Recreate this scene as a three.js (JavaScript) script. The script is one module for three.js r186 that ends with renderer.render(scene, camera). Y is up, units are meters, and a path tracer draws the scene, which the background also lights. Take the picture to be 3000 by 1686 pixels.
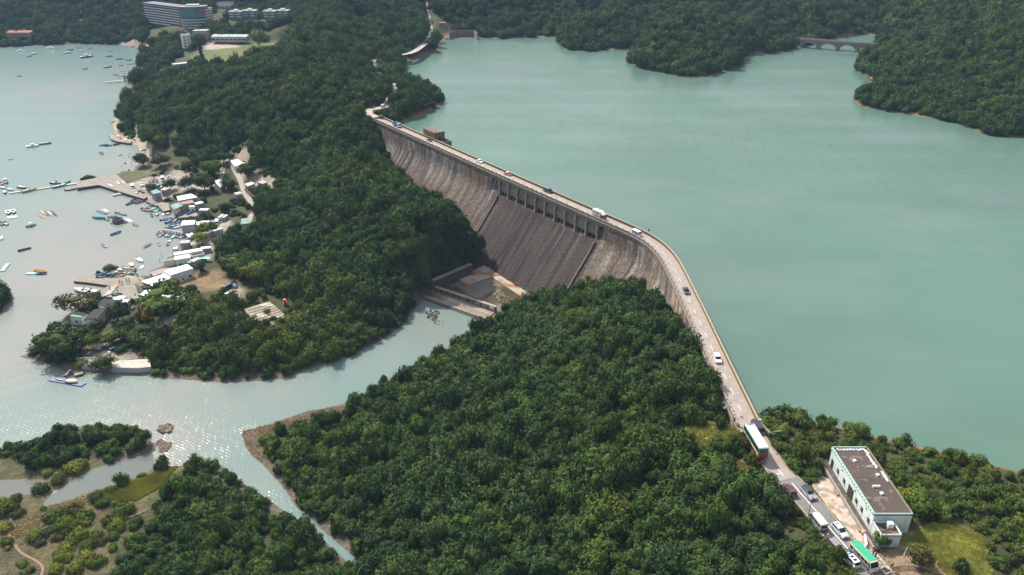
import * as THREE from 'three';
import { mergeGeometries } from 'three/addons/utils/BufferGeometryUtils.js';
import { MarchingCubes } from 'three/addons/objects/MarchingCubes.js';

// ------------------------------------------------------------ camera, sky, sun, exposure
const scene = new THREE.Scene();
const renderer = new THREE.WebGLRenderer({ antialias: true });
renderer.setSize(1024, 575);
renderer.toneMapping = THREE.LinearToneMapping;
renderer.toneMappingExposure = 1.3;
renderer.shadowMap.enabled = true;

const F = 2310, PITCH = 26.5 * Math.PI / 180, CAMH = 164;           // lens in photograph pixels, tilt, height over the sea
const camera = new THREE.PerspectiveCamera(2 * Math.atan(843 / F) * 180 / Math.PI, 1024 / 575, 1, 6000);
camera.position.set(0, CAMH, 0);
camera.rotation.set(-PITCH, 0, 0);

const SUN_EL = 48 * Math.PI / 180, SUN_AZ = -41 * Math.PI / 180;
const sunDir = new THREE.Vector3(Math.sin(SUN_AZ) * Math.cos(SUN_EL), Math.sin(SUN_EL), -Math.cos(SUN_AZ) * Math.cos(SUN_EL));
const sun = new THREE.DirectionalLight(new THREE.Color(1.0, 0.93, 0.82), 5);
sun.position.copy(sunDir).multiplyScalar(1500).add(new THREE.Vector3(0, 0, -400));
sun.target.position.set(0, 0, -400);
sun.castShadow = true;
sun.shadow.radius = 1;
sun.shadow.mapSize.set(4096, 4096);
Object.assign(sun.shadow.camera, { left: -900, right: 900, top: 900, bottom: -900, near: 10, far: 3500 });
scene.add(sun, sun.target);
const HAZE = [0.6, 0.68, 0.74], ZENITH = [0.08, 0.14, 0.25];
scene.fog = new THREE.FogExp2(new THREE.Color(0.42, 0.62, 0.98), 0.00008);

// ------------------------------------------------------------ helpers
function rnd(seed) { let a = seed >>> 0; return () => { a = (a + 0x6d2b79f5) | 0; let t = Math.imul(a ^ (a >>> 15), 1 | a); t = (t + Math.imul(t ^ (t >>> 7), 61 | t)) ^ t; return ((t ^ (t >>> 14)) >>> 0) / 4294967296; }; }
const V3 = (x, y, z) => new THREE.Vector3(x, y, z);
const clamp = (x, a, b) => Math.min(b, Math.max(a, x)), lerp = (a, b, t) => a + (b - a) * t;
const smooth = (a, b, x) => { const t = clamp((x - a) / (b - a), 0, 1); return t * t * (3 - 2 * t); };
const cp = Math.cos(PITCH), sp = Math.sin(PITCH);
// a point of the photograph at a known height -> ground position [x, d]; d is the distance ahead (z = -d)
function U(px, py, h = 0) {
  const a = (px - 1500) / F, b = -(py - 843) / F, t = (h - CAMH) / (b * cp - sp);
  return [a * t, (cp + b * sp) * t];
}
const W = (px, py, h = 0) => { const [x, d] = U(px, py, h); return V3(x, h, -d); };
// value noise
const hash2 = (x, y) => { let n = Math.imul(x, 374761393) + Math.imul(y, 668265263); n = Math.imul(n ^ (n >>> 13), 1274126177); return ((n ^ (n >>> 16)) >>> 0) / 4294967296; };
function vnoise(x, y, p = 0) {
  const ix = Math.floor(x), iy = Math.floor(y), fx = x - ix, fy = y - iy, u = fx * fx * (3 - 2 * fx), v = fy * fy * (3 - 2 * fy);
  const m = (i) => (p ? ((i % p) + p) % p : i);
  return lerp(lerp(hash2(m(ix), m(iy)), hash2(m(ix + 1), m(iy)), u), lerp(hash2(m(ix), m(iy + 1)), hash2(m(ix + 1), m(iy + 1)), u), v);
}
function fbm(x, y, oct = 4, p = 0) { let s = 0, a = 0.5, t = 0; for (let i = 0; i < oct; i++) { s += a * vnoise(x + i * 17.3 * (p ? 0 : 1), y, p); t += a; x *= 2; y *= 2; p *= 2; a *= 0.5; } return s / t; }
const toS = (c) => Math.round(255 * clamp(c <= 0.0031308 ? 12.92 * c : 1.055 * Math.pow(c, 1 / 2.4) - 0.055, 0, 1));
function texture(w, h, fn, srgb = true) {
  const d = new Uint8Array(w * h * 4);
  for (let y = 0; y < h; y++) for (let x = 0; x < w; x++) {
    const c = fn(x / w, y / h, x, y), o = (y * w + x) * 4;
    if (Array.isArray(c)) { for (let k = 0; k < 3; k++) d[o + k] = srgb ? toS(c[k]) : clamp(c[k] * 255, 0, 255); } else d[o] = d[o + 1] = d[o + 2] = srgb ? toS(c) : clamp(c * 255, 0, 255);
    d[o + 3] = 255;
  }
  const t = new THREE.DataTexture(d, w, h);
  t.wrapS = t.wrapT = THREE.RepeatWrapping; t.magFilter = THREE.LinearFilter; t.minFilter = THREE.LinearFilter;
  if (srgb) t.colorSpace = THREE.SRGBColorSpace;
  t.needsUpdate = true;
  return t;
}
const lin = (r, g, b) => new THREE.Color().setRGB(r, g, b);
const mats = new Map();
function M(r, g, b, rough = 0.8, extra = {}) {
  const key = [r, g, b, rough, ...Object.keys(extra).map((k) => k + (extra[k]?.uuid ?? extra[k]))].join();
  if (!mats.has(key)) mats.set(key, new THREE.MeshPhysicalMaterial({ color: lin(r, g, b), roughness: rough, ...extra }));
  return mats.get(key);
}
const used = new Map();
function numbered(name) { const n = used.get(name) ?? 0; used.set(name, n + 1); return n ? `${name}_${String(n).padStart(3, '0')}` : name; }
function tag(o, label, category, group, kind) {
  if (label) o.userData.label = label;
  if (category) o.userData.category = category;
  if (group) o.userData.group = group;
  if (kind) o.userData.kind = kind;
  return o;
}
const shade = (o) => { o.castShadow = o.receiveShadow = true; return o; };
function thing(name, label, category, p, ry = 0, group) {
  const g = new THREE.Group(); g.name = numbered(name); g.position.copy(p); g.rotation.y = ry; scene.add(g);
  return tag(g, label, category, group);
}
function prep(g) {                                                   // same attributes on everything that is merged
  g = g.index ? g.toNonIndexed() : g;
  for (const k of Object.keys(g.attributes)) if (!['position', 'normal', 'uv'].includes(k)) g.deleteAttribute(k);
  if (!g.attributes.normal) g.computeVertexNormals();
  if (!g.attributes.uv) g.setAttribute('uv', new THREE.BufferAttribute(new Float32Array(g.attributes.position.count * 2), 2));
  return g;
}
const merge = (l) => (l.length === 1 ? l[0] : mergeGeometries(l.map(prep)));
function mesh(name, geos, m, parent) {
  const o = shade(new THREE.Mesh(Array.isArray(geos) ? merge(geos) : geos, m));
  if (parent) { o.name = name; parent.add(o); } else { o.name = numbered(name); scene.add(o); }
  return o;
}
function struct(name, geos, m, parent) { const o = mesh(name, geos, m, parent); if (!parent) o.userData.kind = 'structure'; return o; }
function box(w, h, d, x = 0, y = 0, z = 0, ry = 0, rx = 0, rz = 0) {  // y is the middle
  const g = new THREE.BoxGeometry(w, h, d);
  if (rx || rz || ry) g.applyMatrix4(new THREE.Matrix4().makeRotationFromEuler(new THREE.Euler(rx, ry, rz, 'YXZ')));
  return g.translate(x, y, z);
}
function cyl(r0, r1, h, x = 0, y = 0, z = 0, n = 10) { return new THREE.CylinderGeometry(r1, r0, h, n).translate(x, y + h / 2, z); }   // y is the foot
function bar(a, b, r0, r1 = r0, n = 6) {
  const d = b.clone().sub(a), l = d.length(), g = new THREE.CylinderGeometry(r1, r0, l, n).translate(0, l / 2, 0);
  return g.applyMatrix4(new THREE.Matrix4().compose(a, new THREE.Quaternion().setFromUnitVectors(V3(0, 1, 0), d.normalize()), V3(1, 1, 1)));
}
function plate(pts, y0, y1) {                                          // a slab over a polygon of [x, d], from y0 up to y1, uv in metres
  const s = new THREE.Shape(pts.map(([x, d]) => new THREE.Vector2(x, d)));
  const g = new THREE.ExtrudeGeometry(s, { depth: y1 - y0, bevelEnabled: false });
  const p = g.attributes.position, n = g.attributes.normal;
  for (let i = 0; i < p.count; i++) { const x = p.getX(i), d = p.getY(i), z = p.getZ(i); p.setXYZ(i, x, y0 + z, -d); const nx = n.getX(i), ny = n.getY(i), nz = n.getZ(i); n.setXYZ(i, nx, nz, -ny); }
  return g;
}
function sheet(pts, y) { const g = new THREE.ShapeGeometry(new THREE.Shape(pts.map(([x, d]) => new THREE.Vector2(x, d)))); g.rotateX(-Math.PI / 2); return g.translate(0, y, 0); }
const inPoly = (x, y, P) => { let c = false; for (let i = 0, j = P.length - 1; i < P.length; j = i++) if ((P[i][1] > y) !== (P[j][1] > y) && x < ((P[j][0] - P[i][0]) * (y - P[i][1])) / (P[j][1] - P[i][1]) + P[i][0]) c = !c; return c; };
function segDist(x, y, a, b) { const dx = b[0] - a[0], dy = b[1] - a[1], t = clamp(((x - a[0]) * dx + (y - a[1]) * dy) / (dx * dx + dy * dy || 1), 0, 1); return [Math.hypot(x - a[0] - t * dx, y - a[1] - t * dy), t]; }
function lineDist(x, y, P, closed) { let best = 1e9; for (let i = 0; i < P.length - (closed ? 0 : 1); i++) { const [q] = segDist(x, y, P[i], P[(i + 1) % P.length]); if (q < best) best = q; } return best; }
const px = (list, h) => list.map(([a, b, k]) => U(a, b, k ?? h));

// ------------------------------------------------------------ the sky: hazy blue with broken fair-weather cloud
{
  const w = 1024, h = 512, data = new Float32Array(w * h * 4), mix = (a, b, t) => a.map((v, i) => lerp(v, b[i], t));
  for (let j = 0; j < h; j++) for (let i = 0; i < w; i++) {
    const el = ((j + 0.5) / h - 0.5) * Math.PI, az = ((i + 0.5) / w - 0.5) * 2 * Math.PI, y = Math.sin(el), x = Math.cos(el) * Math.cos(az), z = Math.cos(el) * Math.sin(az);
    const mu = x * sunDir.x + y * sunDir.y + z * sunDir.z, up = Math.max(y, 0);
    let c = mix(HAZE, ZENITH, Math.pow(up, 0.55));
    const glow = 1.2 * Math.exp(-(1 - mu) / 0.05) + 1.0 * Math.exp(-(1 - mu) / 0.25);
    c = c.map((v, k) => v + glow * [0.75, 0.74, 0.7][k]);
    if (y > 0.01) {
      const k = 1 / (y + 0.18), u = x * k, q = z * k, n = fbm(u * 1.7 + 40, q * 1.7 + 40, 5), cover = smooth(0.5, 0.68, n) * smooth(0.02, 0.16, y);
      c = mix(c, [0.95, 0.96, 0.98].map((v) => v * (0.8 + 0.8 * Math.exp(-(1 - mu) / 0.3))), cover * 0.9);
    }
    if (y < 0) c = mix(HAZE, [0.1, 0.12, 0.11], smooth(0, -0.15, y));
    data.set([c[0], c[1], c[2], 1], (j * w + i) * 4);
  }
  const t = new THREE.DataTexture(data, w, h, THREE.RGBAFormat, THREE.FloatType);
  t.mapping = THREE.EquirectangularReflectionMapping; t.magFilter = t.minFilter = THREE.LinearFilter; t.needsUpdate = true;
  scene.background = t; scene.environment = t;
}

// ------------------------------------------------------------ the lie of the land
const CREST = 38, LAKE = 30;
// centre of the crest road, [x, d]
const damLine = [[-86, 492.4], [-60, 456.7], [-30, 415.3], [-6, 382.2], [20, 346.6], [40, 319.2], [50.3, 305.1], [55.2, 296.8], [58.6, 287.5], [60.5, 277], [61.2, 265], [61.5, 250], [61.8, 235], [62, 218], [62.2, 200], [62.4, 184], [62.6, 170]];
const roadSouth = [[62.6, 170], [63.6, 160], [65.2, 152.5], [67.6, 145.5], [69.3, 139], [70.6, 133], [72.2, 127], [74.3, 120.5], [77, 113], [80.5, 104], [85, 93]];
const roadNorth = [[-86, 492.4], [-92, 502], [-93, 512], ...px([[1120, 312], [1146, 283], [1163, 256], [1150, 243], [1128, 240], [1100, 215], [1088, 190], [1095, 172], [1125, 160]], 39), ...px([[1190, 148], [1240, 122], [1262, 98], [1258, 70], [1249, 30], [1246, 0]], 41), [-125, 1150]];
const villagePath = px([[470, 560], [520, 520], [600, 545], [640, 520], [660, 470], [700, 520], [715, 560], [735, 590], [752, 612], [735, 640], [720, 680], [690, 700], [660, 690]], 5);
const coastPath = px([[402, 470], [430, 440], [400, 400], [398, 370], [390, 345], [388, 300], [392, 265], [400, 225], [420, 190], [437, 155], [425, 140]], 4);

const SEA = px([[-700, 185], [-300, 150], [0, 140], [87, 134], [182, 131], [266, 129], [342, 130], [395, 138], [408, 150], [404, 171], [398, 185], [390, 206], [383, 224], [378, 259], [352, 285], [340, 300], [335, 315], [344, 335], [325, 353], [330, 370], [339, 391], [318, 396], [335, 416], [370, 423], [402, 426], [412, 444], [423, 465], [429, 470], [418, 480], [391, 487], [391, 503], [357, 500], [339, 512], [301, 518], [224, 533], [222, 551], [289, 543], [345, 560], [391, 580], [426, 588], [460, 606], [475, 621], [497, 618], [510, 634], [575, 633], [577, 640], [534, 646], [531, 674], [560, 690], [547, 699], [528, 717], [503, 733], [507, 748], [479, 761], [479, 779], [438, 795], [444, 807], [404, 810], [395, 789], [367, 784], [336, 786], [300, 798], [270, 808], [218, 820], [227, 827], [342, 840], [326, 847], [289, 857], [280, 866], [225, 890], [199, 918], [183, 934], [168, 955], [134, 974], [93, 1033], [50, 1045], [103, 1055], [155, 1070], [186, 1085], [193, 1098], [236, 1100], [289, 1098], [339, 1099], [441, 1105], [497, 1111], [590, 1116], [653, 1121], [760, 1117], [815, 1112], [908, 1083], [1013, 1048], [1118, 996], [1195, 945], [1223, 897], [1236, 868], [1425, 932], [1396, 966], [1350, 994], [1305, 1025], [1252, 1050], [1200, 1079], [1110, 1125], [1025, 1176], [975, 1193], [900, 1206], [804, 1239], [709, 1260], [703, 1270], [713, 1295], [734, 1334], [769, 1362], [800, 1397], [839, 1442], [867, 1484], [905, 1512], [960, 1570], [1010, 1615], [1055, 1650], [1040, 1660], [980, 1610], [895, 1540], [853, 1515], [804, 1477], [734, 1435], [674, 1390], [655, 1368], [622, 1356], [573, 1351], [535, 1361], [444, 1369], [437, 1386], [349, 1418], [245, 1446], [224, 1460], [140, 1482], [60, 1516], [0, 1540], [-80, 1570], [-80, 1556], [0, 1526], [105, 1493], [147, 1453], [196, 1418], [252, 1383], [308, 1362], [349, 1351], [419, 1334], [446, 1318], [448, 1283], [433, 1255], [367, 1250], [238, 1248], [105, 1285], [80, 1301], [0, 1322], [-300, 1345], [-900, 1330]], 0);
const ISLETS = [px([[-60, 835], [0, 840], [30, 850], [45, 872], [30, 897], [0, 914], [-60, 930]], 0), px([[453, 1286], [470, 1284], [490, 1288], [517, 1303], [508, 1314], [495, 1323], [466, 1331], [460, 1310]], 0), px([[461, 1262], [470, 1250], [490, 1244], [507, 1252], [500, 1264], [480, 1270]], 0)];
const PONDS = [px([[-60, 1410], [0, 1407], [60, 1404], [129, 1404], [133, 1418], [112, 1440], [94, 1449], [40, 1457], [0, 1461], [-60, 1468]], 0)];
const offsetLine = (P, o) => P.map((p, i) => { const a = P[Math.max(0, i - 1)], b = P[Math.min(P.length - 1, i + 1)], dx = b[0] - a[0], dy = b[1] - a[1], l = Math.hypot(dx, dy); return [p[0] - (dy / l) * o, p[1] + (dx / l) * o]; });   // positive: to the lake side
const damBack = offsetLine(damLine, 3.4);
const lakeShore = px([[1172, 362], [1185, 359], [1218, 343], [1262, 322], [1297, 304], [1300, 288], [1270, 262], [1225, 262], [1190, 240], [1167, 222], [1190, 207], [1186, 184], [1210, 172], [1287, 148], [1291, 121], [1318, 99], [1388, 99], [1396, 109], [1466, 113], [1543, 110], [1621, 107], [1633, 116], [1652, 146], [1745, 149], [1838, 144], [1862, 140], [1850, 182], [1862, 196], [1932, 210], [2009, 225], [2071, 225], [2122, 210], [2180, 186], [2184, 159], [2242, 159], [2312, 147], [2355, 137], [2400, 122], [2444, 112], [2475, 102], [2600, 97], [2575, 130], [2545, 155], [2512, 182], [2510, 206], [2553, 225], [2568, 248], [2522, 268], [2496, 291], [2520, 311], [2630, 330], [2708, 342], [2809, 361], [2879, 394], [3000, 406], [3300, 440], [3800, 560], [3800, 1500], [3300, 1480], [3000, 1385], [2850, 1350], [2700, 1312], [2500, 1264], [2330, 1220], [2225, 1205]], LAKE);
// order: along the dam from its north end to its south end, then back round the lake
const LAKEPOLY = [...damBack.slice(0), ...lakeShore.slice().reverse()];
const nDam = damBack.length;

// height control points [x, d, h]
const ctrl = [];
const add = (h, ...list) => { for (const [a, b, k] of list) ctrl.push([...U(a, b, k ?? h), k ?? h]); };
SEA.forEach((p, i) => { if (i % 3 === 0) ctrl.push([p[0], p[1], 0]); });
lakeShore.forEach((p, i) => { if (i % 2 === 0) ctrl.push([p[0], p[1], LAKE]); });
// hillside between the river and the dam
ctrl.push([5, 306, 3], [20, 297, 11], [35, 289, 18], [46, 281, 24], [50, 262, 29], [52, 241, 32], [53, 222, 34.5], [57, 190, 36.5], [58, 172, 37]);
ctrl.push([-12, 262, 5], [10, 262, 14], [30, 262, 22], [-10, 230, 12], [20, 225, 23], [40, 220, 30], [-20, 195, 10], [10, 190, 20], [40, 185, 32], [54, 165, 36], [-25, 165, 9], [0, 155, 16], [30, 150, 27], [55, 140, 35], [-20, 130, 10], [30, 110, 26], [60, 110, 35], [10, 85, 20], [-30, 90, 8], [-60, 150, 1.2], [-90, 90, 1]);
ctrl.push([66, 130, 37.9], [72, 150, 37.9], [80, 140, 37.9], [90, 150, 37.5], [85, 115, 37.9], [92, 128, 38], [110, 130, 37], [100, 110, 38.5], [120, 100, 37], [100, 90, 39], [140, 120, 34], [200, 90, 36], [160, 60, 40], [60, 80, 34], [90, 60, 38], [0, 50, 16], [-100, 40, 1], [-200, 60, 1]);
ctrl.push([75, 160, 37], [85, 162, 35], [100, 152, 34], [130, 140, 33]);
// marsh
add(0.8, [60, 1600], [200, 1560], [330, 1500], [200, 1350], [330, 1300], [60, 1370], [750, 1300], [820, 1290]); add(1.4, [560, 1450], [650, 1550], [450, 1650]);
// knoll between the dam and the village
ctrl.push([-13, 326, 21], [-22, 338, 25], [-36, 360, 26], [-52, 385, 24], [-64, 404, 23], [-82, 432, 27], [-40, 322, 17], [-62, 345, 20], [-85, 375, 19], [-60, 305, 8], [-95, 340, 10], [-115, 372, 7], [-130, 400, 9], [-90, 310, 4], [-30, 300, 3]);
ctrl.push([-4, 352, 3], [-14, 366, 7], [-28, 388, 11], [-44, 412, 12], [-68, 450, 14], [-84, 470, 26], [-96, 486, 36], [-10, 338, 3], [12, 322, 1], [25, 312, 3]);
damLine.forEach(([x, d], i) => { const foot = [34, 22, 10, 4, 0, 4, 14, 18, 22, 24, 26, 28, 30, 32, 34, 35, 36.5][i]; ctrl.push([x, d, foot - (i && i < 16 ? 1 : 0)]); });
// village and its shore
add(3, [470, 540], [540, 560], [600, 600], [580, 700], [560, 760], [620, 720], [600, 800]); add(4, [680, 830], [720, 760], [640, 650], [560, 480]); add(2.5, [330, 950], [420, 900], [500, 900], [400, 1020], [300, 1040]); add(3, [560, 1000], [650, 950], [760, 960], [850, 930], [700, 1070]); add(6, [760, 610], [700, 500], [640, 440]); add(8, [820, 560]);
// mountain behind
add(10, [690, 430], [560, 420]); add(20, [640, 350], [760, 420]); add(24, [930, 420]); add(17, [900, 490]);
ctrl.push([-185, 684, 45], [-172, 760, 55], [-150, 850, 64], [-165, 610, 46], [-150, 560, 45], [-120, 530, 44], [-110, 560, 43], [-200, 560, 27], [-230, 620, 25], [-225, 690, 24], [-255, 560, 14], [-270, 620, 14], [-285, 680, 13], [-240, 770, 19], [-150, 950, 70], [-210, 900, 48], [-130, 640, 44], [-140, 720, 46], [-125, 800, 46], [-118, 900, 48], [-110, 1000, 47]);
[[-92, 502], [-93, 512]].forEach((p) => ctrl.push([...p, 38]));
roadNorth.slice(3).forEach((p, i) => ctrl.push([...p, i < 9 ? 38.7 : 41]));
add(38, [1235, 285], [1195, 300]); add(35, [1200, 195], [1150, 200]); add(37, [1270, 130]);
// school and apartment slopes on the far left
add(17, [740, 150], [640, 165]); add(20, [640, 110], [800, 115]); add(19, [560, 95], [470, 95]); add(28, [720, 55], [820, 50]); add(30, [620, 45]); add(10, [480, 180]); add(8, [520, 230]); add(14, [620, 215]); add(36, [720, 10]); add(4, [420, 200], [410, 260], [400, 320]); add(16, [480, 300]); add(24, [560, 260]);
add(8, [300, 100], [120, 100], [0, 100]); add(21, [220, 50], [60, 50], [350, 50]); add(35, [200, 5], [0, 5], [360, 5]);
ctrl.push([-600, 1300, 110], [-300, 1350, 110], [-100, 1300, 100], [150, 1250, 120], [450, 1200, 130], [700, 1000, 130], [-800, 1100, 60], [-300, 1150, 78], [-420, 1170, 80]);
// hills round the lake
ctrl.push([-70, 960, 62], [0, 960, 56], [80, 990, 66], [170, 960, 60], [260, 960, 70], [60, 905, 38], [100, 912, 38], [92, 866, 52], [158, 770, 54], [175, 832, 36], [218, 800, 48], [150, 850, 37], [250, 860, 46], [330, 900, 55]);
ctrl.push([400, 700, 66], [450, 650, 74], [500, 600, 78], [420, 600, 60], [350, 690, 52], [300, 640, 40], [340, 580, 42], [500, 500, 62], [600, 700, 110], [400, 850, 70], [600, 900, 120], [620, 480, 80]);
for (const [x, d] of px([[1500, 300], [1500, 600], [1900, 400], [2300, 300], [2300, 700], [2600, 600], [2600, 1000], [2300, 950], [2900, 800], [2900, 1100], [2150, 900], [1800, 250], [2350, 180]], LAKE)) ctrl.push([x, d, 24]);
for (const [x, d] of px([[150, 300], [150, 500], [200, 700], [100, 900], [300, 1160], [600, 1180], [550, 1290], [1050, 1100], [-300, 500], [-300, 1000], [200, 180]], 0)) ctrl.push([x, d, -3]);

// thin-plate spline through the control points
const TPS = (() => {
  const P = ctrl.map(([x, d, h]) => [x / 100, d / 100, h]), n = P.length, N = n + 3, A = Array.from({ length: N }, () => new Float64Array(N + 1));
  const phi = (r2) => (r2 < 1e-12 ? 0 : r2 * Math.log(r2));
  for (let i = 0; i < n; i++) {
    for (let j = 0; j < n; j++) A[i][j] = phi((P[i][0] - P[j][0]) ** 2 + (P[i][1] - P[j][1]) ** 2);
    A[i][i] += 0.004;
    A[i][n] = A[n][i] = 1; A[i][n + 1] = A[n + 1][i] = P[i][0]; A[i][n + 2] = A[n + 2][i] = P[i][1]; A[i][N] = P[i][2];
  }
  for (let c = 0; c < N; c++) {
    let p = c; for (let r = c + 1; r < N; r++) if (Math.abs(A[r][c]) > Math.abs(A[p][c])) p = r;
    [A[c], A[p]] = [A[p], A[c]];
    for (let r = c + 1; r < N; r++) { const k = A[r][c] / A[c][c]; if (k) for (let q = c; q <= N; q++) A[r][q] -= k * A[c][q]; }
  }
  const w = new Float64Array(N);
  for (let r = N - 1; r >= 0; r--) { let s = A[r][N]; for (let q = r + 1; q < N; q++) s -= A[r][q] * w[q]; w[r] = s / A[r][r]; }
  return (x, d) => { x /= 100; d /= 100; let s = w[n] + w[n + 1] * x + w[n + 2] * d; for (let i = 0; i < n; i++) { const dx = x - P[i][0], dy = d - P[i][1], r2 = dx * dx + dy * dy; if (r2 > 1e-12) s += w[i] * r2 * Math.log(r2); } return s; };
})();

const forecourt = [[66, 146], [64, 128], [72, 100], [104, 92], [112, 112], [96, 130], [88, 132], [88, 160], [77, 161], [70, 152]];
const basin = px([[1245, 850], [1383, 790], [1430, 775], [1560, 850], [1600, 880], [1440, 935], [1400, 925]], 0.6);
const bedFlats = [[forecourt, 37.9, 5], [px([[560, 185], [600, 130], [690, 135], [880, 108], [870, 150], [760, 200], [600, 215]], 17), 17, 12]];
function rawHeight(x, d) {
  let h = TPS(x, d) + (fbm(x / 23, d / 23, 3) - 0.5) * 1.2;
  // flats under yards and roads
  for (const [P, y, m] of bedFlats) { const q = inPoly(x, d, P) ? 0 : lineDist(x, d, P, true); if (q < m) h = lerp(y, h, smooth(0, m, q)); }
  let q = lineDist(x, d, roadSouth); if (q < 7) h = lerp(37.85, h, smooth(3.2, 7, q));
  q = lineDist(x, d, roadNorth); if (q < 8) h = lerp(d > 900 ? 41 : 38.4, h, smooth(3.4, 8, q));
  // sea
  const inSea = inPoly(x, d, SEA) && !ISLETS.some((P) => inPoly(x, d, P)) || PONDS.some((P) => inPoly(x, d, P));
  let ds = lineDist(x, d, SEA, true);
  for (const P of ISLETS) ds = Math.min(ds, lineDist(x, d, P, true));
  for (const P of PONDS) ds = Math.min(ds, lineDist(x, d, P, true));
  if (inSea) h = Math.min(h, -0.12 * Math.min(ds, 12) - 0.02);
  else if (d < 1250) h = Math.max(h, 0.02 + 0.22 * Math.min(ds, 4)), h = lerp(0.22 * ds, h, smooth(0, 7, ds));
  // lake
  const inLake = inPoly(x, d, LAKEPOLY);
  const dl = lineDist(x, d, lakeShore, false), dd = lineDist(x, d, damBack, false);
  if (inLake) h = dd < 14 && dl > dd ? 24 : Math.min(h, LAKE - 0.25 * Math.min(dl, 16) - 0.02);
  else if (dl < 10 && dl < dd) h = lerp(LAKE + 0.3 * dl, Math.max(h, LAKE + 0.8), smooth(0, 9, dl));
  // the ground keeps under the dam's own masonry
  if (!inLake) { const c = lineDist(x, d, damLine); if (c < 4 && d > 172 && d < 490) h = Math.min(h, 34); }
  if (!inLake && dd < 40) { // and under the spillway's slope
    let best = 1e9, nd = 0; for (let i = 0; i < damLine.length - 1; i++) { const [q, t] = segDist(x, d, damLine[i], damLine[i + 1]); if (q < best) { best = q; nd = lerp(damLine[i][1], damLine[i + 1][1], t); } }
    if (nd > 314 && nd < 389) { let dp = 7; while (dp < 42 && (dp < 14 ? 0.35 + 0.05 * (dp - 7) + 0.0536 * (dp - 7) ** 2 : 3.33 + 0.8 * (dp - 14)) < best - 3.1) dp += 0.5; if (dp < 36) h = Math.min(h, CREST - dp - 1.2); }
  }
  if (inPoly(x, d, basin)) h = 0.35;
  return { h, ds: inSea ? -ds : ds, dl: inLake ? -dl : dl };
}
function axis(stops) { const a = []; for (let i = 0; i < stops.length - 1; i++) { const [p, s] = stops[i], [q, t] = stops[i + 1]; let x = p; while (x < q) { a.push(x); x += lerp(s, t, (x - p) / (q - p)); } } a.push(stops[stops.length - 1][0]); return a; }
const gx = axis([[-900, 14], [-420, 5], [-250, 2.2], [110, 2.2], [220, 6], [420, 9], [760, 14]]), gd = axis([[60, 3], [120, 2.2], [470, 2.2], [700, 4], [1000, 7], [1420, 16]]);
const NX = gx.length, ND = gd.length, GH = new Float32Array(NX * ND), GS = new Float32Array(NX * ND), GL = new Float32Array(NX * ND);
for (let j = 0; j < ND; j++) for (let i = 0; i < NX; i++) { const r = rawHeight(gx[i], gd[j]), k = j * NX + i; GH[k] = r.h; GS[k] = r.ds; GL[k] = r.dl; }
function find(a, x) { let lo = 0, hi = a.length - 2; while (lo < hi) { const m = (lo + hi + 1) >> 1; if (a[m] <= x) lo = m; else hi = m - 1; } return lo; }
function field(A, x, d) {
  x = clamp(x, gx[0], gx[NX - 1]); d = clamp(d, gd[0], gd[ND - 1]);
  const i = find(gx, x), j = find(gd, d), u = (x - gx[i]) / (gx[i + 1] - gx[i]), v = (d - gd[j]) / (gd[j + 1] - gd[j]), k = j * NX + i;
  return lerp(lerp(A[k], A[k + 1], u), lerp(A[k + NX], A[k + NX + 1], u), v);
}
const ground = (x, d) => field(GH, x, d);
// the ground point seen at a pixel: march along the ray
function seen(pxx, pyy) {
  let lo = null;
  for (let d = 70; d < 1400; d += 2) {
    const a = (pxx - 1500) / F, b = -(pyy - 843) / F, t = d / (cp + b * sp), x = a * t, y = CAMH + (b * cp - sp) * t;
    const g = Math.max(ground(x, d), 0);
    if (y <= g + 0.05) return [x, d, g];
    lo = [x, d, g];
  }
  return lo;
}
const on = (pxx, pyy, dy = 0) => { const [x, d, h] = seen(pxx, pyy); return V3(x, h + dy, -d); };

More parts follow.
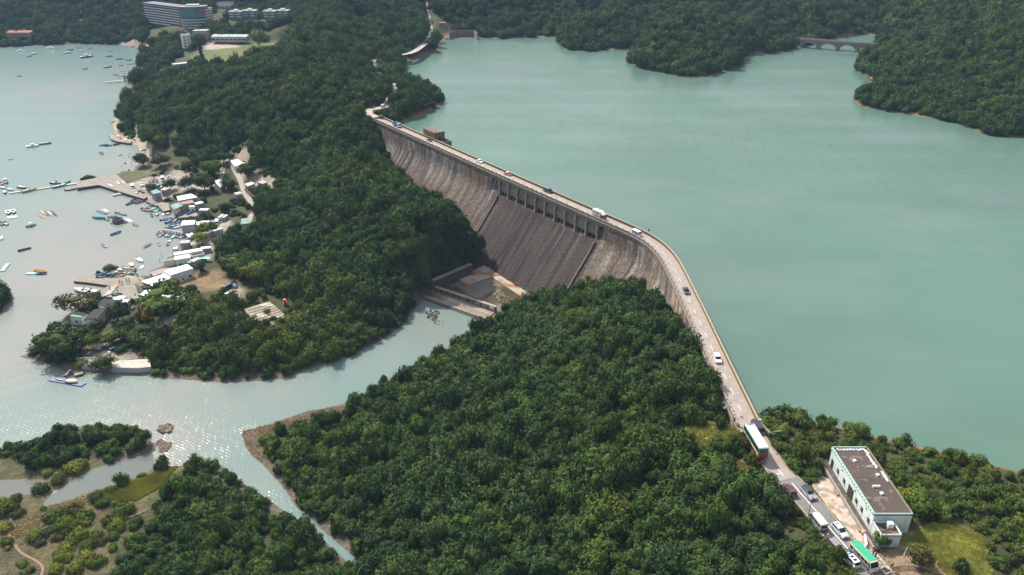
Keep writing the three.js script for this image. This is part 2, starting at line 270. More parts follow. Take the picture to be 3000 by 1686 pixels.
// colour of the soil by place
const zone = (list, h, c, n = 0.25, soft = 1.5) => ({ P: px(list, h), c, n, soft });
const zones = [
  zone([[0, 1500], [130, 1482], [225, 1465], [340, 1425], [440, 1400], [450, 1500], [340, 1600], [330, 1700], [-50, 1720], [-50, 1560]], 0.8, [0.115, 0.1, 0.045], 0.5, 3),
  zone([[250, 1452], [349, 1420], [437, 1390], [520, 1365], [470, 1430], [400, 1470], [300, 1465]], 0.8, [0.14, 0.17, 0.025], 0.2, 3),
  zone([[0, 1500], [105, 1495], [180, 1455], [260, 1450], [240, 1500], [140, 1540], [0, 1600]], 0.8, [0.13, 0.12, 0.05], 0.4, 2),
  zone([[-60, 1345], [0, 1350], [80, 1370], [250, 1345], [330, 1340], [300, 1365], [252, 1386], [200, 1418], [150, 1455], [105, 1498], [0, 1530], [-60, 1540]], 0.6, [0.11, 0.1, 0.045], 0.4, 2),
  zone([[690, 1262], [804, 1235], [920, 1200], [1010, 1185], [1005, 1215], [900, 1240], [810, 1262], [775, 1300], [775, 1366], [735, 1340]], 0.6, [0.13, 0.092, 0.052], 0.4, 1.5),
  zone([[-60, 835], [50, 850], [50, 905], [-60, 930]], 0.4, [0.15, 0.12, 0.05], 0.4, 2),
  // village: pale yards, lawns, beach
  zone([[345, 545], [380, 532], [430, 522], [490, 520], [510, 500], [560, 510], [565, 550], [500, 580], [440, 588], [400, 575]], 2, [0.36, 0.31, 0.26], 0.25, 1.5),
  zone([[339, 512], [357, 500], [391, 487], [429, 470], [520, 490], [500, 505], [420, 525], [360, 535]], 0.5, [0.12, 0.105, 0.06], 0.5, 1.5),
  zone([[370, 508], [420, 500], [500, 505], [420, 522], [372, 530]], 0.6, [0.11, 0.12, 0.04], 0.4, 2),
  zone([[325, 353], [335, 315], [348, 315], [352, 340], [345, 390], [420, 425], [450, 440], [430, 475], [400, 430], [335, 420]], 1, [0.42, 0.34, 0.26], 0.35, 1.5),
  zone([[343, 128], [395, 136], [412, 150], [404, 200], [385, 240], [378, 262], [388, 262], [415, 180], [424, 150], [400, 128], [340, 124]], 1, [0.3, 0.25, 0.21], 0.5, 1),
  zone([[545, 690], [575, 660], [640, 650], [680, 660], [670, 700], [630, 720], [620, 760], [600, 770], [610, 720], [560, 715], [510, 735]], 3, [0.4, 0.35, 0.3], 0.3, 1.5),
  zone([[215, 822], [260, 806], [300, 797], [340, 788], [400, 800], [440, 830], [460, 860], [400, 880], [290, 870], [290, 855], [340, 840]], 1.5, [0.42, 0.37, 0.31], 0.25, 1),
  zone([[330, 786], [395, 790], [405, 808], [350, 806]], 0.6, [0.14, 0.12, 0.05], 0.4, 1.5),
  zone([[480, 830], [560, 800], [640, 790], [690, 830], [640, 850], [560, 850], [500, 850]], 3.5, [0.25, 0.17, 0.09], 0.5, 3),
  zone([[450, 955], [470, 945], [560, 900], [560, 925], [500, 970], [470, 985]], 2.5, [0.34, 0.29, 0.24], 0.25, 1.5),
  zone([[245, 1045], [300, 1035], [430, 1040], [440, 1075], [230, 1075]], 2.2, [0.4, 0.35, 0.29], 0.4, 1.5),
  zone([[330, 935], [380, 935], [370, 975], [335, 985]], 2.3, [0.13, 0.14, 0.045], 0.3, 1.5), zone([[285, 985], [310, 980], [310, 1000], [288, 1010]], 2.3, [0.15, 0.14, 0.045], 0.3, 1), zone([[225, 1015], [270, 1010], [262, 1045], [230, 1045]], 2.2, [0.15, 0.14, 0.05], 0.3, 1.5),
  zone([[655, 850], [690, 835], [720, 850], [700, 880], [650, 880]], 4, [0.38, 0.31, 0.24], 0.3, 1.5),
  zone([[700, 915], [760, 885], [800, 905], [860, 935], [840, 965], [790, 990], [740, 950]], 4, [0.3, 0.27, 0.22], 0.4, 1.5),
  zone([[690, 460], [730, 470], [760, 520], [770, 560], [720, 560], [700, 500]], 6, [0.3, 0.24, 0.18], 0.4, 2),
  zone([[735, 520], [790, 525], [820, 545], [770, 575], [740, 560]], 6, [0.36, 0.31, 0.25], 0.3, 1.5),
  // school lawn
  zone([[560, 160], [640, 140], [740, 128], [800, 125], [840, 115], [830, 140], [740, 165], [700, 185], [560, 180]], 17, [0.13, 0.155, 0.035], 0.25, 4),
  zone([[595, 120], [690, 115], [700, 135], [600, 145]], 18, [0.45, 0.36, 0.3], 0.15, 3),
  // right: dusty plaza, yellow meadow, dry slope, grass left of the road
  zone([[2560, 1690], [2575, 1630], [2600, 1590], [2660, 1560], [2700, 1540], [2680, 1600], [2760, 1660], [2830, 1720], [2560, 1720]], 38, [0.33, 0.235, 0.155], 0.3, 1),
  zone([[2640, 1590], [2720, 1540], [2800, 1530], [2880, 1570], [2900, 1640], [2900, 1720], [2810, 1720], [2740, 1640]], 38, [0.25, 0.26, 0.05], 0.4, 1.5),
  zone([[1980, 1250], [2060, 1240], [2150, 1265], [2170, 1310], [2120, 1320], [2010, 1300]], 36, [0.23, 0.25, 0.05], 0.4, 2), zone([[2040, 1272], [2110, 1268], [2130, 1292], [2050, 1290]], 36, [0.42, 0.27, 0.16], 0.4, 1),
  zone([[2120, 1350], [2180, 1360], [2260, 1440], [2230, 1450], [2160, 1400]], 36, [0.34, 0.25, 0.16], 0.5, 1.5),
];
const gpos = [], gcol = [], guv = [], gidx = [];
for (let j = 0; j < ND; j++) for (let i = 0; i < NX; i++) {
  const x = gx[i], d = gd[j], k = j * NX + i, n1 = fbm(x / 9, d / 9, 3), n2 = fbm(x / 2.2 + 50, d / 2.2, 2);
  let c = [0.042 + 0.02 * n1, 0.05 + 0.02 * n1, 0.018];
  const s = GS[k], l = GL[k];
  if (s < 5 && d < 1250) { const t = smooth(5, 1.5, s + (n1 - 0.5) * 4); c = [lerp(c[0], 0.15, t), lerp(c[1], 0.115, t), lerp(c[2], 0.085, t)]; }
  if (l < 4 && GH[k] > 27 && GH[k] < 33) { const t = smooth(3.4, 0.6, l + (n1 - 0.45) * 5); c = [lerp(c[0], 0.3, t), lerp(c[1], 0.15, t), lerp(c[2], 0.08, t)]; }
  for (const z of zones) {
    const q = inPoly(x, d, z.P) ? -lineDist(x, d, z.P, true) : lineDist(x, d, z.P, true);
    if (q > z.soft * 2) continue;
    const t = smooth(z.soft, -z.soft, q + (n2 - 0.5) * z.soft * 2), m = 1 + z.n * (n1 + n2 - 1) * 1.6;
    c = c.map((v, a) => lerp(v, z.c[a] * m, t));
  }
  gpos.push(x, GH[k], -d); gcol.push(...c); guv.push(x / 14, d / 14);
  if (i < NX - 1 && j < ND - 1) gidx.push(k, k + 1, k + NX, k + 1, k + NX + 1, k + NX);
}
const groundGeo = new THREE.BufferGeometry();
groundGeo.setAttribute('position', new THREE.Float32BufferAttribute(gpos, 3));
groundGeo.setAttribute('color', new THREE.Float32BufferAttribute(gcol, 3));
groundGeo.setAttribute('uv', new THREE.Float32BufferAttribute(guv, 2));
groundGeo.setIndex(gidx); groundGeo.computeVertexNormals();
const soilTex = texture(512, 512, (u, v) => { const a = fbm(u * 8, v * 8, 5, 8), b = vnoise(u * 128, v * 128, 128); const k = 0.55 + 0.55 * a + 0.3 * (b - 0.5); return [k, k, k]; });
const soilBump = texture(512, 512, (u, v) => fbm(u * 16, v * 16, 5, 16), false);
struct('ground', groundGeo, new THREE.MeshStandardMaterial({ vertexColors: true, roughness: 0.95, map: soilTex, bumpMap: soilBump, bumpScale: 0.5 }));

// ------------------------------------------------------------ water
function waveTexture(n, waves, seed, noise) {
  const r = rnd(seed), W2 = waves.map(([k, spread, dir, amp, count]) => Array.from({ length: count }, () => { const a = dir + (r() - 0.5) * spread, q = k * (0.7 + 0.6 * r()); return [Math.round(q * Math.cos(a)), Math.round(q * Math.sin(a)), r() * 6.28, amp / Math.sqrt(count)]; })).flat();
  return texture(n, n, (u, v) => { let s = 0.5; const w = 0.6 + 0.8 * fbm(u * 3, v * 3, 3, 3); for (const [a, b, p, m] of W2) s += m * w * Math.sin(6.2832 * (a * u + b * v) + p); return s + noise * (fbm(u * 64, v * 64, 2, 64) - 0.5); }, false);
}
const seaWaves = waveTexture(1024, [[14, 1.6, 0.9, 0.08, 7], [34, 1.2, 0.7, 0.1, 12], [80, 2.0, 0.8, 0.07, 14]], 3, 0.1);
const lakeWaves = waveTexture(1024, [[14, 1.0, 0.35, 0.08, 6], [46, 0.9, 0.5, 0.1, 14], [100, 2.2, 0.6, 0.05, 12]], 9, 0.08);
// sea: silt clouds in its colour, taken from the photograph
const silt = [[[120, 640], 60, 0.35], [[330, 640], 70, 0.75], [[380, 700], 60, 0.8], [[200, 760], 70, 0.9], [[110, 860], 60, 1], [[60, 960], 50, 0.9], [[290, 760], 60, 0.8], [[330, 520], 40, 0.6], [[390, 470], 35, 0.9], [[180, 260], 40, 0.5], [[260, 280], 30, 0.5], [[470, 1250], 40, 0.7], [[440, 1200], 40, 0.5], [[520, 1330], 26, 0.6], [[420, 1370], 24, 0.7], [[250, 1430], 30, 0.5], [[150, 1480], 25, 0.9], [[1260, 960], 22, 0.5], [[1120, 1040], 20, 0.35], [[600, 1130], 26, 0.5], [[800, 1130], 26, 0.45], [[30, 1040], 30, 0.7], [[770, 1420], 16, 0.4], [[330, 860], 20, 0.5], [[240, 870], 30, 0.8]].map(([p, r, a]) => [U(...p, 0), r, a]);
function gridSheet(x0, x1, d0, d1, step, y, colour) {
  const pos = [], col = [], uv = [], idx = [], nx = Math.ceil((x1 - x0) / step), nd = Math.ceil((d1 - d0) / step);
  for (let j = 0; j <= nd; j++) for (let i = 0; i <= nx; i++) {
    const x = x0 + (x1 - x0) * i / nx, d = d0 + (d1 - d0) * j / nd; pos.push(x, y, -d); uv.push(x / 40, d / 40); col.push(...colour(x, d));
    if (i < nx && j < nd) { const k = j * (nx + 1) + i; idx.push(k, k + 1, k + nx + 1, k + 1, k + nx + 2, k + nx + 1); }
  }
  const g = new THREE.BufferGeometry(); g.setAttribute('position', new THREE.Float32BufferAttribute(pos, 3)); g.setAttribute('color', new THREE.Float32BufferAttribute(col, 3)); g.setAttribute('uv', new THREE.Float32BufferAttribute(uv, 2)); g.setIndex(idx); g.computeVertexNormals(); return g;
}
const seaColour = (x, d) => {
  let t = 0; for (const [[a, b], r, w] of silt) { const q = ((x - a) ** 2 + ((d - b) * 0.7) ** 2) / (r * r * (0.6 + 0.8 * fbm(x / 30, d / 30, 3))); t = Math.max(t, w * Math.exp(-q)); }
  t = clamp(t * 0.8 * (0.5 + fbm(x / 14, d / 26, 4)), 0, 1);
  const deep = [0.13, 0.205, 0.19], mud = [0.25, 0.222, 0.205];
  return deep.map((v, i) => lerp(v, mud[i], t));
};
const water = (waves, bump, rough) => new THREE.MeshPhysicalMaterial({ vertexColors: true, roughness: rough, ior: 1.33, bumpMap: waves, bumpScale: bump });
struct('sea', gridSheet(-900, 60, 60, 1250, 5, 0, seaColour), water(seaWaves, 0.08, 0.2));
// the sheltered channel through the marsh lies nearly still
{
  const P = px([[437, 1387], [349, 1419], [245, 1447], [224, 1461], [140, 1483], [60, 1517], [0, 1541], [-60, 1560], [-60, 1548], [0, 1525], [105, 1492], [147, 1452], [196, 1417], [252, 1382], [308, 1361], [349, 1350], [419, 1333], [444, 1322], [452, 1350]], 0), g = sheet(P, 0.012), p = g.attributes.position, uv = g.attributes.uv;
  for (let i = 0; i < p.count; i++) uv.setXY(i, p.getX(i) / 40, -p.getZ(i) / 40);
  struct('channel_water', g, new THREE.MeshPhysicalMaterial({ color: lin(0.12, 0.135, 0.125), roughness: 0.12, ior: 1.33, bumpMap: seaWaves, bumpScale: 0.02 }));
  const g2 = sheet(PONDS[0], 0.012); struct('channel_water', g2, new THREE.MeshPhysicalMaterial({ color: lin(0.13, 0.125, 0.115), roughness: 0.12, ior: 1.33 }));
}
// lake: a sheet out to its shoreline and to the dam's wet face
{
  // cut to the dam: the grid is clipped to the polygon grown a little into its banks
  const grown = [...offsetLine(damLine, 2.2), ...offsetLine(lakeShore.slice().reverse(), -14)];
  const xs = grown.map((p) => p[0]), ds = grown.map((p) => p[1]), g = gridSheet(Math.min(...xs), 760, Math.min(...ds), Math.max(...ds), 4.5, LAKE, (x, d) => { const k = 0.86 + 0.3 * fbm(x / 90 + 3, d / 45, 4), m = smooth(0.45, 0.7, fbm(x / 60, d / 34 + 8, 4)); return [lerp(0.092, 0.112, m) * k, lerp(0.168, 0.178, m) * k, lerp(0.132, 0.15, m) * k]; }), P = g.attributes.position, I = g.index.array, keep = [], inside = new Uint8Array(P.count), usedV = new Uint8Array(P.count);
  for (let i = 0; i < P.count; i++) inside[i] = inPoly(P.getX(i), -P.getZ(i), grown) ? 1 : 0;
  for (let k = 0; k < I.length; k += 3) if (inside[I[k]] + inside[I[k + 1]] + inside[I[k + 2]] > 0) { keep.push(I[k], I[k + 1], I[k + 2]); for (let q = 0; q < 3; q++) usedV[I[k + q]] = 1; }
  const uv = g.attributes.uv;
  for (let i = 0; i < P.count; i++) if (usedV[i] && !inside[i]) {
    let best = 1e9, bx = 0, bd = 0; const x = P.getX(i), d = -P.getZ(i);
    for (let k = 0; k < grown.length; k++) { const A = grown[k], B = grown[(k + 1) % grown.length], [q, t] = segDist(x, d, A, B); if (q < best) { best = q; bx = lerp(A[0], B[0], t); bd = lerp(A[1], B[1], t); } }
    P.setX(i, bx); P.setZ(i, -bd); uv.setXY(i, bx / 40, bd / 40);
  }
  g.setIndex(keep);
  const m = new THREE.MeshPhysicalMaterial({ vertexColors: true, roughness: 0.2, ior: 1.33, bumpMap: lakeWaves, bumpScale: 0.11 });
  struct('reservoir', g, m);
}

// ------------------------------------------------------------ the dam
const curve = new THREE.CatmullRomCurve3(damLine.map(([x, d]) => V3(x, 0, d)), false, 'centripetal');
const CL = curve.getSpacedPoints(900), DL = curve.getLength();
function at(s) {                                                     // frame on the crest's centre line
  const f = clamp(s / DL, 0, 1) * 900, i = Math.min(899, Math.floor(f)), t = f - i, a = CL[Math.max(0, i - 1)], b = CL[Math.min(900, i + 2)];
  const x = lerp(CL[i].x, CL[i + 1].x, t), d = lerp(CL[i].z, CL[i + 1].z, t), tx = b.x - a.x, td = b.z - a.z, l = Math.hypot(tx, td);
  return { x, d, tx: tx / l, td: td / l, nx: -td / l, nd: tx / l };
}
function sOf(x, d) { let best = 1e9, k = 0; CL.forEach((p, i) => { const q = Math.hypot(p.x - x, p.z - d); if (q < best) { best = q; k = i; } }); return (k / 900) * DL; }
// w: out over the downstream side from the centre line, v: up from the road
const damPoint = (s, w, v) => { const f = at(s); return V3(f.x - f.nx * w, CREST + v, -(f.d - f.nd * w)); };
function damFrame(s, w = 0, v = 0) { const f = at(s), p = damPoint(s, w, v); return new THREE.Matrix4().makeBasis(V3(f.tx, 0, -f.td), V3(0, 1, 0), V3(-f.nx, 0, f.nd)).setPosition(p); }
const headingAt = (s) => { const f = at(s); return Math.atan2(f.tx, -f.td); };   // local +z along the dam, towards its south end
function sweep(prof, s0, s1, step, closed = true, colour = null, uvk = 1) {
  const pos = [], uv = [], col = [], n = Math.max(1, Math.round((s1 - s0) / step)), m = prof.length;
  const len = [0]; for (let k = 1; k <= m; k++) { const a = prof[k - 1], b = prof[k % m]; len.push(len[k - 1] + Math.hypot(a[0] - b[0], a[1] - b[1])); }
  for (let i = 0; i < n; i++) {
    const a = lerp(s0, s1, i / n), b = lerp(s0, s1, (i + 1) / n);
    for (let k = 0; k < (closed ? m : m - 1); k++) {
      const P = prof[k], Q = prof[(k + 1) % m], c = [[a, P, len[k]], [a, Q, len[k + 1]], [b, P, len[k]], [b, Q, len[k + 1]]];
      for (const j of [0, 1, 3, 0, 3, 2]) { const [s, q, l] = c[j]; pos.push(...damPoint(s, q[0], q[1]).toArray()); uv.push(s * uvk, l * uvk); if (colour) col.push(...colour(s, q[0], -q[1])); }
    }
  }
  if (closed) for (const [s, flip] of [[s0, 1], [s1, 0]]) { const sh = THREE.ShapeUtils.triangulateShape(prof.map(([w, v]) => new THREE.Vector2(w, v)), []); for (const t of sh) for (const j of flip ? t : t.slice().reverse()) { pos.push(...damPoint(s, ...prof[j]).toArray()); uv.push(prof[j][0] * uvk, prof[j][1] * uvk); if (colour) col.push(...colour(s, prof[j][0], -prof[j][1])); } }
  const g = new THREE.BufferGeometry();
  g.setAttribute('position', new THREE.Float32BufferAttribute(pos, 3)); g.setAttribute('uv', new THREE.Float32BufferAttribute(uv, 2));
  if (colour) g.setAttribute('color', new THREE.Float32BufferAttribute(col, 3));
  g.computeVertexNormals(); return g;
}
// masonry: squared stones in courses, 8 m to a repeat
const courses = 13, joint = (u, v) => { const row = Math.floor(v * courses), f = v * courses - row, o = hash2(row, 7) * 0.9, c = 7, q = ((u + o / 9) * c) % c, cell = Math.floor(q), g = q - cell; return { row, cell: ((cell % c) + c) % c, e: Math.min(f, 1 - f, (g < 0.5 ? g : 1 - g) * 2.2) }; };
const stoneTex = texture(1024, 1024, (u, v) => { const j = joint(u, v), t = 0.72 + 0.5 * (hash2(j.cell + 31, j.row) - 0.5) + 0.35 * (fbm(u * 32, v * 32, 4, 32) - 0.5), k = j.e < 0.1 ? 0.5 : 1, w = hash2(j.cell, j.row + 99) - 0.5; return [t * k * (1 + 0.12 * w), t * k, t * k * (1 - 0.14 * w)]; });
const stoneBump = texture(1024, 1024, (u, v) => { const j = joint(u, v); return smooth(0.03, 0.16, j.e) * (0.6 + 0.4 * hash2(j.cell + 5, j.row)) + 0.25 * (fbm(u * 64, v * 64, 3, 64) - 0.5); }, false);
const stone = new THREE.MeshStandardMaterial({ vertexColors: true, map: stoneTex, bumpMap: stoneBump, bumpScale: 0.09, roughness: 0.92 });
const grain = texture(512, 512, (u, v) => { const a = fbm(u * 6, v * 6, 5, 6), b = vnoise(u * 170, v * 170, 170); const k = 0.66 + 0.5 * a + 0.22 * (b - 0.5); return [k, k, k]; });
const grainBump = texture(256, 256, (u, v) => fbm(u * 24, v * 24, 4, 24), false);
const textured = (r, g, b, rough = 0.9, rep = 0.25, bump = 0.03) => { const t = grain.clone(); t.repeat.set(rep, rep); t.needsUpdate = true; const tb = grainBump.clone(); tb.repeat.set(rep, rep); tb.needsUpdate = true; return new THREE.MeshStandardMaterial({ color: lin(r, g, b), map: t, bumpMap: tb, bumpScale: bump, roughness: rough }); };
const oldConcrete = textured(0.25, 0.215, 0.175, 0.92, 0.2), paleConcrete = textured(0.35, 0.305, 0.26, 0.9, 0.16), darkConcrete = textured(0.085, 0.08, 0.075, 0.92, 0.2), coping = textured(0.36, 0.3, 0.235, 0.9, 0.3), brownStone = textured(0.16, 0.115, 0.075, 0.92, 0.3), asphalt = textured(0.34, 0.29, 0.265, 0.88, 0.12, 0.01), greyAsphalt = textured(0.2, 0.19, 0.185, 0.88, 0.12, 0.01), whitePaint = M(0.78, 0.78, 0.76, 0.7), yellowPaint = M(0.55, 0.32, 0.07, 0.75);

const FACE = 3.1;                                                     // the downstream face, from the centre line
const bulge = (dp) => (dp < 7 ? 0.05 * dp : dp < 14 ? 0.35 + 0.05 * (dp - 7) + 0.0536 * (dp - 7) ** 2 : 3.33 + 0.8 * (dp - 14));
const sPier = [0, 12].map((k) => sOf(...(k ? [45.2, 315.4] : [-5.8, 386.8])));
const BAY = (sPier[1] - sPier[0]) / 12, pier = (k) => sPier[0] + k * BAY;
// dark seeps run down the slope from the places the photograph shows: [s, width, top depth]
const seepAt = [[1217, 418, 1.1, 7], [1228, 424, 0.7, 8], [1240, 428, 1.1, 8], [1259, 434, 1.7, 7], [1192, 455, 0.6, 16], [1303, 452, 0.7, 8], [1912, 740, 0.8, 9], [1906, 760, 0.5, 20], [1960, 900, 1.6, 12], [1978, 920, 1.4, 10]].map(([a, b, w, t]) => [sOf(...U(a, b, 30)), w, t]);
function faceColour(s, w, dp) {
  const n = fbm(s / 7, dp / 5, 4), fine = fbm(s / 1.2, dp / 9, 3), str = fbm(s / 1.3 + 90, dp / 16, 4);
  let c = [0.245 + 0.14 * (n - 0.5), 0.186 + 0.1 * (n - 0.5), 0.142 + 0.06 * (n - 0.5)];
  const south = smooth(sPier[1] + 30, sPier[1] + 70, s);
  c = c.map((v, i) => lerp(v, [0.5, 0.37, 0.25][i] * (0.75 + 0.5 * n), south * smooth(0.35, 0.6, n + 0.012 * (dp - 4))));
  const lime = smooth(0.5, 0.66, str) * smooth(1.5, 3.5, dp) * (1 - smooth(9 + 7 * n, 14 + 12 * n, dp));        // lime washed out of the joints
  c = c.map((v, i) => lerp(v, [0.44, 0.42, 0.42][i], 0.75 * lime));
  const dirt = smooth(0.5, 0.66, fbm(s / 2.1 + 11, dp / 22 + 5, 4)); c = c.map((v, i) => lerp(v, [0.085, 0.072, 0.066][i], 0.75 * dirt));
  for (const [q, wd, top] of seepAt) { const e = Math.abs(s - q - 0.35 * (fine - 0.5) * wd) / wd; if (e < 1 && dp > top) c = c.map((v) => lerp(v, 0.04, smooth(1, 0.55, e) * smooth(top, top + 1.5, dp))); }
  return c;
}
function spillColour(s, w, dp) {
  const n = fbm(s / 8 + 40, dp / 7, 4), str = fbm(s / 0.7 + 5, dp / 30, 4), st2 = fbm(s / 1.6 + 75, dp / 40, 3);
  let c = [0.1, 0.074, 0.068].map((v) => v * (0.7 + 0.6 * n));
  c = c.map((v) => v * lerp(1, 0.45, smooth(0.5, 0.68, str))); c = c.map((v, i) => lerp(v, [0.23, 0.19, 0.17][i], 0.7 * smooth(0.64, 0.74, st2)));
  return c;
}
const dam = thing('masonry_dam', 'long curved masonry gravity dam carrying a road, with an arcaded spillway', 'dam', V3(0, 0, 0));
{
  const depths = []; for (let q = 1.25; q < 9; q += 1) depths.push(q); for (let q = 9.2; q <= 42; q += 1.1) depths.push(q);
  const prof = depths.map((q) => [FACE + bulge(q), -q]);
  mesh('stone_face', sweep(prof, 0, pier(0), 1.2, false, faceColour, 1 / 8), stone, dam);
  mesh('stone_face', sweep(prof, pier(12), DL, 1.0, false, faceColour, 1 / 8), stone, dam);
  // spillway slope below the arcade, and the ledge of the recess
  const sp = [[FACE - 2.2, -9.6], [FACE + 0.35, -9.65], ...depths.filter((q) => q > 9.7).map((q) => [FACE + bulge(q) + 0.12 - 0.5 * Math.exp(-(q - 9.7) / 2), -q])];
  mesh('spillway_slope', sweep(sp, pier(1), pier(11), 0.9, false, spillColour, 1 / 6), stone, dam);
  const side = [[FACE - 1.6, -1.3], [FACE - 1.6, -4.2], ...depths.filter((q) => q > 4.3).map((q) => [FACE + bulge(q) - (q < 11 ? 1.5 * smooth(11, 4.3, q) : 0), -q])];
  for (const k of [0, 11]) mesh('stone_face', sweep(side, pier(k), pier(k + 1), 0.9, false, faceColour, 1 / 8), stone, dam);
  for (const k of [1, 11]) mesh('training_wall', sweep([[FACE + 1.0, -9.8], [FACE + 1.5, -9.7], ...[12, 14, 20, 30, 39].map((q) => [FACE + bulge(q) + 0.9, -q]), ...[39, 30, 20, 14, 12].map((q) => [FACE + bulge(q) - 0.5, -q])], pier(k) - 0.45, pier(k) + 0.45, 0.9), textured(0.14, 0.115, 0.098), dam);
  // wet face, deck
  mesh('lake_face', sweep([[-3.3, -1.3], [-3.7, -16]], 0, DL, 2, false), brownStone, dam);
  mesh('deck', sweep([[-3.3, -0.05], [FACE - 0.05, -0.05], [FACE - 0.05, -1.3], [-3.3, -1.3]], 0, DL, 1.5, true, null, 0.25), oldConcrete, dam);
  mesh('cornice', sweep([[FACE - 0.06, -0.1], [FACE + 0.34, -0.12], [FACE + 0.34, -0.55], [FACE + 0.14, -0.8], [FACE + 0.12, -1.32], [FACE - 0.06, -1.32]], 0, DL, 1.5, true, null, 0.25), oldConcrete, dam);
  // arcade
  const arch = (() => { const s = new THREE.Shape(); s.moveTo(0, -1.3); s.lineTo(BAY, -1.3); s.lineTo(BAY, -4.3); s.lineTo(BAY - 0.65, -4.3); for (let i = 0; i <= 14; i++) { const a = (i / 14) * Math.PI; s.lineTo(BAY / 2 + (BAY / 2 - 0.65) * Math.cos(a), -4.3 + 2.5 * Math.sin(a)); } s.lineTo(0, -4.3); s.closePath(); return new THREE.ExtrudeGeometry(s, { depth: 0.6, bevelEnabled: false }).translate(0, 0, -0.55); })();
  const ring = (() => { const s = new THREE.Shape(), R = BAY / 2 - 0.65; for (let i = 0; i <= 14; i++) { const a = (i / 14) * Math.PI; s[i ? 'lineTo' : 'moveTo'](BAY / 2 + (R + 0.3) * Math.cos(a), -4.3 + 2.8 * Math.sin(a)); } for (let i = 14; i >= 0; i--) { const a = (i / 14) * Math.PI; s.lineTo(BAY / 2 + R * Math.cos(a), -4.3 + 2.5 * Math.sin(a)); } s.closePath(); return new THREE.ExtrudeGeometry(s, { depth: 0.12, bevelEnabled: false }).translate(0, 0, 0.05); })();
  const panel = (() => { const s = new THREE.Shape(); s.moveTo(0.3, -1.35); s.lineTo(BAY - 0.3, -1.35); s.lineTo(BAY - 0.3, -9.55); s.lineTo(0.3, -9.55); s.closePath(); for (const u of [0.75, 3.85]) { const h = new THREE.Path(); h.moveTo(u, -9.5); h.lineTo(u + 2.75, -9.5); h.lineTo(u + 2.75, -7.75); h.lineTo(u, -7.75); h.closePath(); s.holes.push(h); } return new THREE.ExtrudeGeometry(s, { depth: 0.4, bevelEnabled: false }).translate(0, 0, -1.1); })();
  const pierGeo = (() => { const s = new THREE.Shape(); s.moveTo(-1.95, -1.34); s.lineTo(0.12, -1.34); s.lineTo(0.16, -4.3); s.lineTo(0.3, -8.6); s.lineTo(0.6, -10.3); s.lineTo(-1.95, -10.3); s.closePath(); return new THREE.ExtrudeGeometry(s, { depth: 1.0, bevelEnabled: false }).rotateY(-Math.PI / 2).translate(0.5, 0, 0); })();
  const r = rnd(5);
  const panelMats = [0, 1, 2].map((i) => textured(0.2 + i * 0.02, 0.175 + i * 0.018, 0.15 + i * 0.014, 0.92, 0.3));
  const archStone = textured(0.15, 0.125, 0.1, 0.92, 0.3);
  const atBay = (g, k, m, name) => { const o = mesh(name, g, m, dam); o.applyMatrix4(damFrame(pier(k), FACE, 0)); return o; };
  for (let k = 0; k < 12; k++) {
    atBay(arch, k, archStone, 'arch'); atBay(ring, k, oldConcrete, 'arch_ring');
    if (k > 0 && k < 11) atBay(panel, k, panelMats[Math.floor(r() * 3)], 'gate_panel');
  }
  for (let k = 0; k <= 12; k++) atBay(pierGeo, k, oldConcrete, 'pier');
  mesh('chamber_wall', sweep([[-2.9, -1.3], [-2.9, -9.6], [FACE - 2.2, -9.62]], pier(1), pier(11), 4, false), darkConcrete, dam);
  // parapets
  mesh('lake_parapet', sweep([[-2.75, -0.02], [-2.75, 1.05], [-3.2, 1.05], [-3.2, -0.6]], 0, DL, 1.2, true, null, 0.3), brownStone, dam);
  mesh('coping', sweep([[-2.68, 1.05], [-2.68, 1.2], [-3.28, 1.2], [-3.28, 1.05]], 0, DL, 1.2, true, null, 0.3), coping, dam);
  mesh('valley_parapet', sweep([[2.72, 0], [2.72, 0.86], [3.02, 0.86], [3.02, -0.09]], 0, DL, 1.2, true, null, 0.3), oldConcrete, dam);
  mesh('coping', sweep([[2.64, 0.86], [2.64, 0.98], [3.1, 0.98], [3.1, 0.86]], 0, DL, 1.2, true, null, 0.3), coping, dam);
  const post = [box(0.5, 1.15, 0.56, 0, 0.575, 0), box(0.6, 0.12, 0.66, 0, 1.21, 0)], postGeo = merge(post);
  for (let s = 1; s < DL; s += BAY / 2) { const o = mesh('parapet_pilaster', postGeo, coping, dam); o.applyMatrix4(damFrame(s, 2.87, -0.06)); }
}

// ------------------------------------------------------------ roads
function ribbon(P, w0, w1, yf, dy, step = 2.5, uvk = 1) {              // between two offsets of a line, draped at yf
  const c = new THREE.CatmullRomCurve3(P.map(([x, d]) => V3(x, 0, d)), false, 'centripetal'), n = Math.max(2, Math.round(c.getLength() / step)), q = c.getSpacedPoints(n), pos = [], uv = [], idx = [];
  for (let i = 0; i <= n; i++) { const a = q[Math.max(0, i - 1)], b = q[Math.min(n, i + 1)], l = Math.hypot(b.x - a.x, b.z - a.z), nx = -(b.z - a.z) / l, nd = (b.x - a.x) / l; for (const w of [w0, w1]) { const x = q[i].x + nx * w, d = q[i].z + nd * w; pos.push(x, yf(x, d) + dy, -d); uv.push(w * uvk, i * step * uvk); } if (i < n) { const k = 2 * i; idx.push(k, k + 1, k + 2, k + 1, k + 3, k + 2); } }
  const g = new THREE.BufferGeometry(); g.setAttribute('position', new THREE.Float32BufferAttribute(pos, 3)); g.setAttribute('uv', new THREE.Float32BufferAttribute(uv, 2)); g.setIndex(idx); g.computeVertexNormals();
  if (g.attributes.normal.getY(0) < 0) { g.setIndex(idx.reverse()); g.computeVertexNormals(); }
  return g;
}
const flat = (y) => () => y;
const road = struct('crest_road', sweep([[2.74, 0], [-2.78, 0]], 0, DL, 1.5, false), asphalt);
